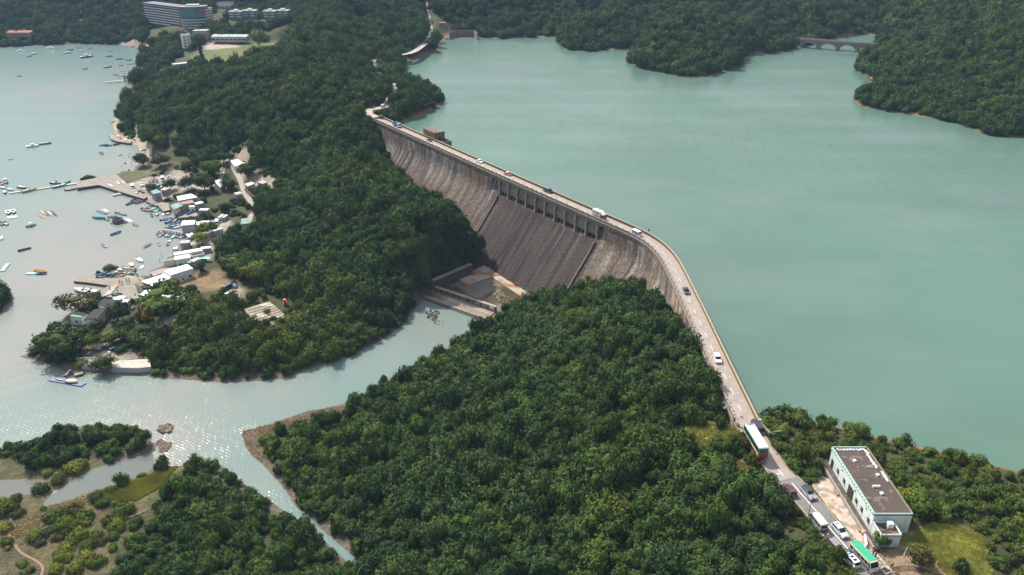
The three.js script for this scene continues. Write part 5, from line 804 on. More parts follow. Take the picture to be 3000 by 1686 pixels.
// where no forest stands
const VIL = px([[215, 800], [340, 770], [395, 770], [430, 770], [470, 740], [500, 700], [470, 670], [520, 640], [490, 600], [430, 588], [400, 575], [345, 555], [330, 515], [440, 435], [520, 455], [560, 470], [600, 500], [650, 460], [735, 460], [750, 520], [830, 530], [830, 560], [760, 575], [735, 600], [755, 640], [720, 700], [650, 740], [640, 790], [690, 815], [750, 830], [880, 885], [880, 930], [800, 1000], [735, 975], [700, 905], [640, 895], [570, 905], [500, 980], [455, 975], [440, 1040], [445, 1100], [180, 1110], [40, 1050], [100, 1010], [200, 900]], 3);
const bare = [
  ...zones.slice(6, 21).map((z) => z.P), 
  px([[560, 165], [595, 120], [690, 125], [735, 110], [890, 100], [890, 150], [840, 160], [760, 165], [720, 205], [560, 190]], 17), px([[424, 74], [606, 82], [606, 108], [426, 100]], 19), px([[664, 56], [852, 54], [852, 72], [668, 74]], 27), px([[530, 138], [566, 136], [566, 160], [522, 168]], 16), px([[500, 175], [620, 175], [620, 212], [470, 220]], 10),
  px([[0, 1340], [120, 1370], [255, 1350], [440, 1340], [350, 1420], [440, 1395], [560, 1362], [450, 1490], [455, 1540], [345, 1610], [325, 1720], [-80, 1720], [-80, 1345]], 0.8),
  zones[4].P, zones.at(-1).P, zones.at(-2).P, zones.at(-3).P, zones.at(-4).P, zones.at(-5).P, basin, px([[1235, 868], [1260, 835], [1390, 770], [1430, 770], [1480, 930], [1424, 945]], 2),
  [[76.2, 158.5], [76.6, 128], [88.4, 128], [87.8, 158.5]], [[71.4, 148], [76.4, 151], [78.5, 158], [79.2, 124], [85, 124], [85, 117], [81, 110], [72, 133]], ISLETS[1], ISLETS[2], px([[330, 780], [345, 130], [410, 130], [412, 160], [395, 240], [352, 330], [352, 400], [420, 430], [420, 470]], 2),
  px([[1255, 55], [1330, 60], [1330, 85], [1255, 90]], 42),
];
const lawnless = (x, d) => !bare.some((P) => inPoly(x, d, P)) && !footprints.some((P) => { const c = mid(P); return Math.hypot(x - c[0], d - c[1]) < 45 && (inPoly(x, d, P) || lineDist(x, d, P, true) < 2.2); });
const toPx = (x, y, d) => { const f = d * cp - (y - CAMH) * sp, u = (y - CAMH) * cp + d * sp; return [1500 + F * x / f, 843 - F * u / f, f]; };
const regionOf = (x, d) => {
  if (x > 62 && d < 300) return 4;
  if (d < 310 && x > -62 + (d - 180) * 0.25 && d < 309) return 0;
  if (d < 262) return 5;
  if (d < 445 && x > -150) return 1;
  if (x < -90 && d < 1400 && !(x > -108 && d > 640)) return 2;
  return x > 230 ? 6 : 3;
};
const REG = ['dense green forest on the slope below the dam road', 'dense dark forest on the knoll between the village and the spillway', 'forest over the mountain behind the village', 'forest on the hills along the far lake shore', 'scrubby woodland between the road and the lake in the corner', 'mangrove and shrub woodland on the marsh islands', 'forest on the hill beside the lake at far right'];
const spots = [];
{
  const R = rnd(77);
  const put = (x, d, c) => {
    const h = ground(x, d), s = field(GS, x, d), l = field(GL, x, d);
    if (h < 0.25 || s < 1.2 || l < 0 || (l < 1.4 && h > 25 && h < 40)) return;
    const [ax, ay, f] = toPx(x, h + 4, d); const m = 60 * F / f;
    if (ax < -m || ax > 3000 + m || ay > 1686 + m || ay < -140) return;
    if (!lawnless(x, d)) return;
    const qd = lineDist(x, d, damLine), reg = regionOf(x, d);
    if (d > 168 && d < 500 && qd < FACE + bulge(clamp(CREST - h, 0, 42)) + 2.6 && !(d < 280)) return;
    if (d > 168 && d < 281 && qd < FACE + bulge(clamp(CREST - h, 0, 42)) + 1.4) return;
    const qs = lineDist(x, d, roadSouth); if (qs < 4.2) return;
    const qn = lineDist(x, d, roadNorth); if (qn < 5.2) return;
    if (lineDist(x, d, villagePath) < 3 || lineDist(x, d, coastPath) < 3.2) return;
    let size = reg === 0 ? 2.0 + 2.4 * R() ** 1.6 : reg === 1 ? 2.3 + 2.6 * R() ** 1.4 : reg === 4 ? 1.3 + 2.0 * R() ** 1.5 : reg === 5 ? 1.5 + 1.9 * R() ** 1.3 : 3.0 + 2.3 * R();
    size *= 0.72 + 0.62 * fbm(x / 11 + 70, d / 11, 2);
    if (d > 620) size *= 1.25;
    if (qs < 9 && x < 68) size *= 0.62; if (x < 52 && qd < 14 + bulge(38 - h) && d < 300) size *= 0.75;
    if (x > 62 && d < 175) size *= 0.8;
    if (s < 4) size *= 0.75;
    if (inPoly(x, d, VIL)) { if (vnoise(x / 6 + 9, d / 6) < 0.5) return; size = 1.2 + 1.4 * R(); }
    spots.push({ x, d, h, size, reg, f, in: ax > -20 && ax < 3020 && ay > 0 && ay < 1706, tint: null, v: Math.floor(R() * 8), turn: R() * 6.28, sy: 0.75 + 0.95 * R() ** 1.7, q: R() });
  };
  for (let d = 78; d < 1240;) {
    const c = d < 330 ? 3.4 : d < 500 ? 4.1 : d < 700 ? 5.2 : 6.8;
    for (let x = -720; x < 640; x += c) put(x + (R() - 0.5) * c * 0.9, d + (R() - 0.5) * c * 0.9, c);
    d += c;
  }
}
{ // the steep end of the knoll over the stilling basin
  const R = rnd(91), P = [[1262, 826], [1300, 790], [1360, 740], [1395, 640], [1408, 650], [1412, 700], [1396, 765], [1300, 812]];
  for (let i = 0, n = 0; i < 4000 && n < 130; i++) { const a = lerp(1262, 1412, R()), b = lerp(640, 826, R()); if (!inPoly(a, b, P)) continue; const [x, d, h] = seen(a, b); if (lineDist(x, d, damLine) < FACE + bulge(clamp(CREST - h, 0, 42)) + 3.5) continue; n++; spots.push({ x, d, h: h - 0.4, size: 1.4 + 1.2 * R(), reg: 1, f: 400, in: false, tint: null, v: Math.floor(R() * 8), turn: R() * 6.28, sy: 0.9 + 0.4 * R(), q: R() }); }
}
{ // scrub along both sides of the road
  const R = rnd(17);
  for (let i = 0; i < 420; i++) { const k = R() * (roadSouth.length - 1), a = roadSouth[Math.floor(k)], b = roadSouth[Math.floor(k) + 1], t = k % 1, l = Math.hypot(b[0] - a[0], b[1] - a[1]), s = R() < 0.6 ? -1 : 1, o = s * (3.7 + 3.2 * R()), x = lerp(a[0], b[0], t) - (b[1] - a[1]) / l * o, d = lerp(a[1], b[1], t) + (b[0] - a[0]) / l * o; if (d < 80 || d > 168 || !lawnless(x, d) || lineDist(x, d, roadSouth) < 3.5) continue; spots.push({ x, d, h: ground(x, d), size: 0.5 + 0.7 * R(), reg: 4, f: 1e3, in: false, tint: null, v: Math.floor(R() * 8), turn: R() * 6.28, sy: 0.8 + 0.4 * R(), q: R() }); }
}
function tintOf(t) {
  const n = fbm(t.x / 26 + 4, t.d / 26, 3), m = fbm(t.x / 7, t.d / 7 + 30, 2);
  let c = n + m * 0.9 + t.q * 0.7 - 0.3;
  let k = c < 0.76 ? 5 : c < 0.92 ? 1 : c < 1.07 ? 3 : c < 1.2 ? 0 : c < 1.3 ? 8 : c < 1.42 ? 7 : c < 1.58 ? 2 : 4;
  if (t.reg === 4) k = [2, 4, 9, 6, 7, 4, 0, 9][Math.floor(t.q * 8)];
  const brown = t.reg === 1 && t.d < 330 && t.x < -50 - (t.d - 265) * 0.5;     // tan-flowering trees on the village point
  if (brown) k = [6, 4, 9, 6, 0, 4][Math.floor(t.q * 6)];
  return k;
}
spots.forEach((t) => { t.tint = tintOf(t); });
spots.sort((a, b) => (a.in === b.in ? a.f - b.f : a.in ? -1 : 1));
{
  const single = spots.filter((t) => t.in).slice(0, 300), rest = spots.slice(single.length);
  const proto = new Map();
  for (const t of single) {
    const key = t.v + '_' + t.tint;
    let o;
    if (!proto.has(key)) { o = new THREE.Group(); mesh('crown', CROWNS[t.v], leafMats[t.tint], o); mesh('trunk', TRUNKS[t.v % 3], bark, o); proto.set(key, o); } else o = proto.get(key).clone();
    o.name = numbered('forest_tree'); scene.add(o);
    o.position.set(t.x, t.h, -t.d); o.rotation.y = t.turn; o.scale.set(t.size, t.size * t.sy * 1.15, t.size);
    const label = t.reg === 4 ? 'small leafy tree in the scrub woodland between the road and the lake' : t.reg === 5 ? 'low bushy tree in the woodland on the marsh by the creek' : 'green broadleaf tree of the dense forest along the bottom, below the road';
    tag(o, label, 'tree', label.replace(/^\w+ /, 'each ').slice(0, 60));
  }
  const dummy = new THREE.Object3D(), cc = new THREE.Color();
  const whole = CROWNS.map((g) => g);
  REG.forEach((label, r) => {
    const list = rest.filter((t) => t.reg === r); if (!list.length) return;
    const G = new THREE.Group(); G.name = numbered('forest'); scene.add(G); tag(G, label, 'forest', null, 'stuff');
    for (let v = 0; v < 8; v++) {
      const L = list.filter((t) => t.v === v); if (!L.length) continue;
      const I = new THREE.InstancedMesh(whole[v], leafMats[0], L.length); I.name = 'tree_crowns'; I.userData.kind = 'stuff'; shade(I);
      L.forEach((t, i) => { dummy.position.set(t.x, t.h - 0.2 * t.size, -t.d); dummy.rotation.set(0, t.turn, 0); dummy.scale.set(t.size, t.size * t.sy * 1.15, t.size); dummy.updateMatrix(); I.setMatrixAt(i, dummy.matrix); const k = TINTS[t.tint], b = 0.8 + 0.4 * ((t.q * 7.3) % 1); I.setColorAt(i, cc.setRGB(k[0] * b, k[1] * b, k[2] * b)); });
      G.add(I);
    }
  });
  console.log('trees', spots.length, REG.map((_, r) => rest.filter((t) => t.reg === r).length).join(' '), 'single far', single.at(-1).f);
}

// ------------------------------------------------------------ single trees and shrubs
const BUSH = Array.from({ length: 4 }, (_, i) => crownGeo(300 + i, { lobes: 7, tufts: 170, leaves: 6, leaf: 0.085, h: 0.42, spread: 0.6, flat: 0.72, core: 0.55 }));
const UMBRELLA = crownGeo(331, { lobes: 10, tufts: 150, leaves: 6, leaf: 0.08, h: 0.85, spread: 0.95, flat: 0.45, core: 0.45 });
const plantMats = { dark: leafMat(0.06, 0.095, 0.025), deep: leafMat(0.042, 0.075, 0.026), mid: leafMat(0.09, 0.135, 0.024), bright: leafMat(0.14, 0.185, 0.024), lime: leafMat(0.2, 0.22, 0.03), yellow: leafMat(0.24, 0.17, 0.02), olive: leafMat(0.1, 0.09, 0.028), tan: leafMat(0.13, 0.09, 0.04), grey: leafMat(0.085, 0.105, 0.06) };
let vi = 0;
function tree(p, r, hk, mat, label, kind = 'tree', group, shape) {
  const g = thing(kind, label, kind.includes('shrub') ? 'shrub' : 'tree', p, (vi * 2.4) % 6.28, group), bush = kind.includes('shrub');
  const crown = mesh('crown', shape ?? (bush ? BUSH[vi % 4] : CROWNS[vi % 8]), plantMats[mat], g); crown.scale.set(r, r * hk, r); crown.position.y = bush ? 0 : r * 0.35;
  const tr = mesh('trunk', TRUNKS[vi % 3], bark, g); tr.scale.set(r, bush ? r * 0.6 : r * (hk + 0.3), r); vi++; return g;
}
const treeAt = (a, b, ...rest) => tree(on(a, b), ...rest);
// [x, y of the foot in the photograph, crown radius, height factor, leaf, label]
for (const [a, b, r, k, m, l, s] of [
  [760, 138, 12, 1.1, 'bright', 'great round light green tree on the school lawn'], [772, 174, 8.5, 1, 'mid', 'dark spreading tree at the front edge of the school lawn'], [732, 180, 7.5, 1, 'mid', 'dark tree left of the spreading one below the lawn'], [557, 152, 3.6, 1, 'mid', 'small flat-topped tree on the corner of the school lawn'], [580, 180, 4, 1, 'dark', 'grey-green tree behind the leaning conifer'], [748, 108, 3.4, 1.8, 'bright', 'slim bright green tree at the right of the school wing', 0],
  [420, 487, 6.2, 0.85, 'deep', 'left of two round dark trees beside the mud flat'], [470, 490, 6.4, 0.85, 'grey', 'right of two round dark trees beside the mud flat, greyer'], [448, 405, 5, 1, 'mid', 'tree beside the shoreline garage'], [470, 425, 4.6, 1, 'bright', 'bright tree above the boats on the upper beach'],
  [440, 562, 3.4, 0.9, 'dark', 'low dark tree between parked cars and the teal-roofed hut'], [500, 560, 4, 1, 'deep', 'dark tree behind the parked blue truck'], [550, 500, 4, 1, 'olive', 'small yellowish tree above the parasol'], [620, 520, 7.6, 0.8, 'mid', 'broad round green tree between the two white-roofed sheds'], [600, 560, 8.2, 0.85, 'dark', 'largest dark tree behind the workshop'], [577, 528, 2, 3.6, 'deep', 'narrow dark cypress in front of the round trees'], [668, 560, 5.4, 1, 'dark', 'tree right of the hidden white shed'], [728, 520, 7, 0.9, 'deep', 'dense dark tree below the white cottage'], [656, 480, 5, 1, 'deep', 'dark tree left of the white cottage'], [550, 560, 5.4, 1, 'grey', 'feathery pale tree by the dusty car park'],
  [612, 690, 4.6, 1, 'mid', 'round tree at the bend of the village lane'], [578, 672, 3.8, 1, 'grey', 'grey-leaved tree in front of the boathouse'], [592, 685, 3, 0.9, 'bright', 'small bright tree over the green sunshade by the boathouse'], [590, 715, 4, 0.9, 'lime', 'yellow-green tree beside the village lane'], [640, 725, 4.2, 0.9, 'mid', 'small spreading tree at the fork of the village lane'], [660, 735, 4.8, 0.9, 'dark', 'dark tree right of the fork of the village lane'],
  [535, 770, 2.6, 0.8, 'mid', 'clipped bushy tree behind the green awning'], [590, 800, 3.6, 1, 'grey', 'pale feathery tree at the end of the large white hall'], [690, 800, 6.6, 0.8, 'mid', 'big spreading tree on the dry slope above the village'], [745, 820, 6, 0.8, 'bright', 'bright rounded tree beside the parked cars'], [325, 805, 3.4, 0.9, 'mid', 'lone tree on the sandbar'], [510, 845, 2.8, 0.9, 'olive', 'small olive tree behind the white store'],
  [232, 920, 7.2, 0.85, 'olive', 'spreading thin-leaved tree at the shore left of the bungalow', UMBRELLA], [345, 945, 5, 1.15, 'deep', 'dense dark tree at the gable of the bungalow'], [470, 915, 10, 0.75, 'mid', 'huge spreading tree over the village yard', UMBRELLA], [435, 945, 3.6, 1.25, 'yellow', 'golden yellow tree in the village garden'], [185, 1045, 8.5, 0.85, 'dark', 'massive dark tree leaning over the water at the tip of the village'], [130, 1042, 4.4, 0.7, 'dark', 'low outer tree leaning over the mud at the tip of the village'], [272, 1025, 4, 1, 'mid', 'round green tree on the garden lawn'], [310, 1098, 4.2, 0.95, 'dark', 'bushy tree growing out of the sea wall'], [238, 1082, 2.8, 0.6, 'mid', 'low green bush beside the timber staging'],
  [368, 1000, 3.6, 1, 'dark', 'tree between the lawn and the garden path'], [420, 1000, 4, 1.1, 'grey', 'palm-like pale tree by the garden path'], [400, 1020, 3.6, 1, 'mid', 'tree beside the stacked kayaks'], [430, 1030, 4.4, 1, 'dark', 'dark tree at the right of the garden'], [330, 1010, 3.4, 0.9, 'mid', 'bushy tree behind the red kayaks'], [280, 965, 3, 0.8, 'grey', 'pale bush against the front of the bungalow'], [380, 972, 3.6, 0.9, 'deep', 'round dark tree beside the narrow lawn'],
  [2483, 1632, 0, 0, 'mid', ''],
]) { if (r) treeAt(a, b, r, k, m, l, 'tree', undefined, s || undefined); }
// leaning conifer on the lawn
{ const p = on(597, 186), g = thing('conifer', 'tall dark conifer leaning to the left on the school lawn', 'tree', p); const geo = []; const R = rnd(4); const H = 27; for (let i = 0; i < 34; i++) { const t = i / 34, y = 2 + t * (H - 2), r = 2.7 * (1 - t) + 0.35; for (let k = 0; k < 9; k++) { const a = (k / 9) * 6.28 + i; geo.push(new THREE.ConeGeometry(0.5, r * 1.3, 4).rotateZ(-1.75).translate(r * 0.55, 0, 0).rotateY(a).translate(0, y + R() * 0.5, 0)); } } mesh('crown', geo, M(0.018, 0.035, 0.022, 0.9), g); mesh('trunk', bar(V3(0, -1, 0), V3(0, H, 0), 0.4, 0.08), bark, g); g.rotation.z = 0.13; }
// marsh shrubs
{
  const L = [[285 / 2.86, 1581, 2.5, 'bright'], [118, 1598, 1.6, 'grey'], [160, 1525, 3.1, 'mid'], [215, 1515, 3.2, 'olive'], [190, 1552, 3, 'mid'], [150, 1568, 2.2, 'grey'], [245, 1525, 3, 'mid'], [305, 1482, 2.6, 'mid'], [280, 1470, 2.4, 'dark'], [360, 1508, 3.2, 'mid'], [345, 1552, 2.7, 'bright'], [318, 1535, 2.6, 'olive'], [285, 1585, 2.4, 'mid'], [235, 1590, 3, 'bright'], [200, 1620, 2.3, 'lime'], [180, 1636, 1.9, 'bright'], [255, 1620, 2.2, 'mid'], [300, 1606, 1.6, 'olive'], [260, 1650, 2.6, 'lime'], [288, 1668, 2.5, 'mid'], [225, 1680, 2.4, 'bright'], [170, 1680, 2, 'lime'], [70, 1672, 1.5, 'bright'], [95, 1680, 1.3, 'olive'], [118, 1451, 2.8, 'dark'], [45, 1470, 2, 'dark'], [25, 1510, 3.2, 'mid'], [52, 1515, 2.4, 'olive'], [8, 1490, 2.2, 'lime'], [180, 1405, 2.2, 'mid'], [215, 1385, 3, 'lime'], [245, 1374, 2.4, 'bright'], [140, 1396, 1.8, 'lime'], [165, 1420, 2, 'olive'], [330, 1445, 1.8, 'mid'], [395, 1560, 2.2, 'mid'], [400, 1535, 2.2, 'dark'], [395, 1600, 2.6, 'lime']];
  { const R = rnd(44), names = ['mid', 'bright', 'lime', 'olive', 'mid']; for (let i = 0, n = 0; i < 900 && n < 34; i++) { const a = -20 + R() * 440, b = 1480 + R() * 206; if (a < 150 && b > 1560 && R() < 0.8) continue; const q = U(a, b, 0.8); if (!inPoly(...q, zones[0].P) || field(GS, ...q) < 2.5) continue; L.push([a, b, 0.9 + 1.5 * R(), names[n % 5]]); n++; } }
  const pos = ['on the brown meadow', 'in the clump by the muddy channel', 'near the left edge of the marsh', 'on the bank between the pools'];
  for (const [a, b, r, m] of L) { const where = b < 1430 ? pos[3] : a < 60 ? pos[2] : b < 1530 ? pos[1] : pos[0], look = { bright: 'bright green', grey: 'grey-green', mid: 'rounded green', olive: 'brownish olive', dark: 'dark green', lime: 'yellow-green' }[m]; treeAt(a, b, r, 1, m, `${look} shrub ${where}`, 'shrub', 'shrubs on the marsh'); }
  const planter = on(2574, 1608); planter.y = 38; tree(planter, 2.1, 1.2, 'mid', 'small leafy tree in a round bed in front of the pale green annex');
  treeAt(2690, 1668, 2.6, 1.4, 'olive', 'slender leaning tree beside the curved railing on the plaza');
  treeAt(2680, 1520, 4, 1, 'mid', 'large tree shading the end of the pale green house'); treeAt(2650, 1500, 2.8, 1.1, 'lime', 'yellow-green tree overhanging the flat brown roof'); treeAt(2810, 1690, 1.6, 1.6, 'deep', 'dark bush standing alone on the yellow meadow');
  treeAt(2172, 1330, 1.7, 1.5, 'olive', 'thin olive bush beside the double-decker bus'); treeAt(2205, 1360, 1.5, 1.3, 'mid', 'green bush at the tail of the double-decker bus');
  treeAt(2100, 1320, 2.2, 1, 'dark', 'dark bush below the grass clearing'); treeAt(1800, 1105, 2.4, 1.3, 'deep', 'tall dark tree beside the small sunlit clearing');
}
// grasses: meadow, sedge, dry slope
{
  const blades = (seed, n, h) => { const R = rnd(seed), g = []; for (let i = 0; i < n; i++) { const a = R() * 6.28, q = R() * 0.5, w = 0.05 + 0.05 * R(), hh = h * (0.6 + 0.6 * R()), x = q * Math.cos(a), z = q * Math.sin(a), t = V3((R() - 0.5) * h, hh, (R() - 0.5) * h); const b = new THREE.BufferGeometry(); b.setAttribute('position', new THREE.Float32BufferAttribute([x - w, 0, z, x + w, 0, z + w, x + t.x, t.y, z + t.z], 3)); b.computeVertexNormals(); g.push(b); } return merge(g); };
  const tuft = blades(3, 26, 0.7), dummy = new THREE.Object3D(), cc = new THREE.Color(), R = rnd(12);
  const field2 = (name, label, P, n, c, s, gate = 0) => {
    const x0 = Math.min(...P.map((p) => p[0])), x1 = Math.max(...P.map((p) => p[0])), d0 = Math.min(...P.map((p) => p[1])), d1 = Math.max(...P.map((p) => p[1])), L = [];
    for (let i = 0; i < n * 6 && L.length < n; i++) { const x = lerp(x0, x1, R()), d = lerp(d0, d1, R()); if (!inPoly(x, d, P) || field(GS, x, d) < 0.4 || fbm(x / 3, d / 3, 3) < gate || lineDist(x, d, roadSouth) < 3.6) continue; L.push([x, d]); }
    const I = new THREE.InstancedMesh(tuft, new THREE.MeshPhysicalMaterial({ color: lin(1, 1, 1), roughness: 0.9, transmission: 0.2, thickness: 0, side: THREE.DoubleSide }), L.length); I.name = numbered(name); shade(I);
    L.forEach(([x, d], i) => { const k = s * (0.6 + 0.8 * R()); dummy.position.set(x, ground(x, d) - 0.03, -d); dummy.rotation.set(0, R() * 6.28, 0); dummy.scale.set(k * 1.2, k, k * 1.2); dummy.updateMatrix(); I.setMatrixAt(i, dummy.matrix); const b = 0.7 + 0.6 * fbm(x / 4, d / 4, 2), w = R() * 0.3; I.setColorAt(i, cc.setRGB(c[0] * (b + w), c[1] * b, c[2] * b)); });
    scene.add(I); tag(I, label, 'grass', null, 'stuff');
  };
  field2('sedge', 'bright olive-green sedge on the bank of the muddy channel', zones[1].P, 4200, [0.26, 0.29, 0.04], 0.7);
  field2('marsh_grass', 'short brown grass on the marsh meadow', zones[0].P, 1500, [0.3, 0.23, 0.12], 0.3);
  field2('bank_grass', 'straw-coloured grass on the banks between the pools', zones[2].P.concat([]), 1200, [0.36, 0.31, 0.14], 0.4);
  field2('point_grass', 'brown tidal grass on the pointed mud bank at the creek mouth', zones[4].P, 900, [0.24, 0.18, 0.09], 0.3);
  field2('meadow_grass', 'yellow-green long grass on the meadow in the lower right corner', zones.at(-4).P, 3600, [0.32, 0.37, 0.075], 0.9);
  field2('clearing_grass', 'short yellow-green grass in the clearing left of the bus', zones.at(-3).P, 1800, [0.3, 0.34, 0.07], 0.5);
  field2('slope_grass', 'dry grass on the eroded slope below the bus', zones.at(-1).P, 900, [0.34, 0.34, 0.12], 0.7);
  // boulders: stream bed, gravel bar, weir pool
  const rock = new THREE.IcosahedronGeometry(0.5, 1); { const p = rock.attributes.position; for (let i = 0; i < p.count; i++) { const k = 0.75 + 0.5 * hash2(Math.round(p.getX(i) * 50), Math.round((p.getY(i) + p.getZ(i) * 7) * 50)); p.setXYZ(i, p.getX(i) * k, p.getY(i) * k * 0.6, p.getZ(i) * k); } rock.computeVertexNormals(); }
  const rocks = (label, name, P, n, s, y, c) => { const x0 = Math.min(...P.map((p) => p[0])), x1 = Math.max(...P.map((p) => p[0])), d0 = Math.min(...P.map((p) => p[1])), d1 = Math.max(...P.map((p) => p[1])), L = []; for (let i = 0; i < n * 8 && L.length < n; i++) { const x = lerp(x0, x1, R()), d = lerp(d0, d1, R()); if (inPoly(x, d, P)) L.push([x, d]); } const I = new THREE.InstancedMesh(rock, M(...c, 0.95), L.length); I.name = numbered(name); shade(I); L.forEach(([x, d], i) => { const k = s * (0.4 + 1.2 * R() * R()); dummy.position.set(x, y ?? ground(x, d), -d); dummy.rotation.set(R(), R() * 6, R()); dummy.scale.setScalar(k); dummy.updateMatrix(); I.setMatrixAt(i, dummy.matrix); const b = 0.7 + 0.6 * R(); I.setColorAt(i, cc.setRGB(b, b, b)); }); scene.add(I); tag(I, label, 'rocks', null, 'stuff'); };
  rocks('dark boulders scattered in the stream below the weir', 'boulders', px([[1240, 920], [1262, 905], [1290, 915], [1278, 938], [1262, 940], [1250, 930]], 0), 60, 1.3, 0.05, [0.07, 0.06, 0.055]);
  rocks('small stones in the shallows left of the stream bank', 'stones', px([[1260, 940], [1300, 938], [1302, 955], [1285, 955]], 0), 24, 0.8, 0.05, [0.16, 0.12, 0.11]);
  rocks('grey rubble in the pool under the spillway', 'rubble', px([[1405, 820], [1435, 825], [1450, 850], [1500, 870], [1500, 885], [1465, 885], [1430, 850], [1405, 840]], 0.6), 120, 1.0, 0.55, [0.26, 0.23, 0.2]);
  rocks('dark stones along the left of the pool under the spillway', 'rubble', px([[1290, 840], [1340, 820], [1350, 835], [1310, 850]], 0.6), 60, 0.8, 0.55, [0.15, 0.13, 0.11]);
  rocks('brown gravel bar in the river mouth', 'gravel_bar', ISLETS[1], 900, 0.45, null, [0.22, 0.17, 0.12]);
  rocks('heap of brown rocks in the river mouth', 'rock_heap', ISLETS[2], 130, 1.5, 0.15, [0.19, 0.15, 0.11]);
  rocks('pebbles in the muddy channel across the marsh', 'pebbles', px([[100, 1500], [150, 1470], [230, 1440], [280, 1430], [220, 1470], [140, 1520], [30, 1570], [10, 1560]], 0.4), 500, 0.4, null, [0.26, 0.2, 0.16]);
  rocks('rocks along the foot of the shore on the far side of the bay', 'shore_rocks', px([[345, 128], [395, 137], [410, 150], [405, 200], [392, 225], [398, 150], [380, 138]], 0.5), 300, 2, null, [0.3, 0.25, 0.21]);
  rocks('dark stones on the mud flat beside the causeway', 'stones', px([[345, 455], [420, 440], [425, 480], [380, 505], [350, 490]], 0), 30, 1.1, 0.05, [0.07, 0.06, 0.06]);
  rocks('stones at the foot of the bank below the wooded slope', 'stones', px([[1370, 975], [1400, 965], [1400, 985], [1350, 1005], [1330, 1010]], 0), 70, 0.7, 0.05, [0.12, 0.1, 0.09]);
  rocks('pale rubble at the toe of the spillway slope', 'rubble', px([[1425, 768], [1440, 765], [1452, 772], [1445, 785], [1432, 782]], 2), 40, 1.1, 1.6, [0.4, 0.35, 0.33]);
}

// ------------------------------------------------------------ vehicles
function prismX(pts, w, bev = 0.05) {                                  // a side outline [z, y] given width w across x
  const s = new THREE.Shape(pts.map(([z, y]) => new THREE.Vector2(z, y)));
  let g = new THREE.ExtrudeGeometry(s, { depth: w - 2 * bev, bevelEnabled: bev > 0, bevelThickness: bev, bevelSize: bev, bevelOffset: -bev, bevelSegments: 2 });
  g = g.index ? g.toNonIndexed() : g; const p = g.attributes.position, c = p.clone();
  for (let i = 0; i < p.count; i++) { const j = i % 3 === 1 ? i + 1 : i % 3 === 2 ? i - 1 : i; p.setXYZ(i, c.getZ(j) - (w - 2 * bev) / 2, c.getY(j), c.getX(j)); }
  g.computeVertexNormals(); return g;
}
const tyre = M(0.02, 0.02, 0.02, 0.8), alloy = M(0.5, 0.5, 0.52, 0.35, { metalness: 0.7 }), lampWhite = M(0.8, 0.8, 0.78, 0.15), lampRed = M(0.35, 0.015, 0.015, 0.2), black = M(0.02, 0.02, 0.022, 0.5), plateY = M(0.7, 0.5, 0.05, 0.5), plateW = M(0.8, 0.8, 0.8, 0.5), carGlass = M(0.018, 0.024, 0.03, 0.06);
const paint = (r, g, b) => M(r, g, b, 0.35, { clearcoat: 0.8, clearcoatRoughness: 0.08 });
const wheelGeo = new THREE.CylinderGeometry(1, 1, 1, 16).rotateZ(Math.PI / 2), rimGeo = new THREE.CylinderGeometry(0.62, 0.62, 1.08, 12).rotateZ(Math.PI / 2);
function wheels(g, w, zs, r, tw = 0.22) { for (const z of zs) for (const s of [-1, 1]) { const o = mesh('wheel', wheelGeo, tyre, g); o.scale.set(tw, r, r); o.position.set(s * (w / 2 - tw * 0.35), r, z); const m = mesh('rim', rimGeo, alloy, o); } }
const lights = (g, w, zf, zr, y, yr = y) => { for (const s of [-1, 1]) { mesh('headlight', box(0.34, 0.18, 0.12, s * (w / 2 - 0.3), y, zf), lampWhite, g); mesh('tail_light', box(0.22, 0.26, 0.1, s * (w / 2 - 0.22), yr, zr), lampRed, g); } mesh('number_plate', box(0.5, 0.12, 0.04, 0, y - 0.25, zf + 0.04), plateW, g); mesh('number_plate', box(0.5, 0.12, 0.04, 0, yr - 0.15, zr - 0.05), plateY, g); };
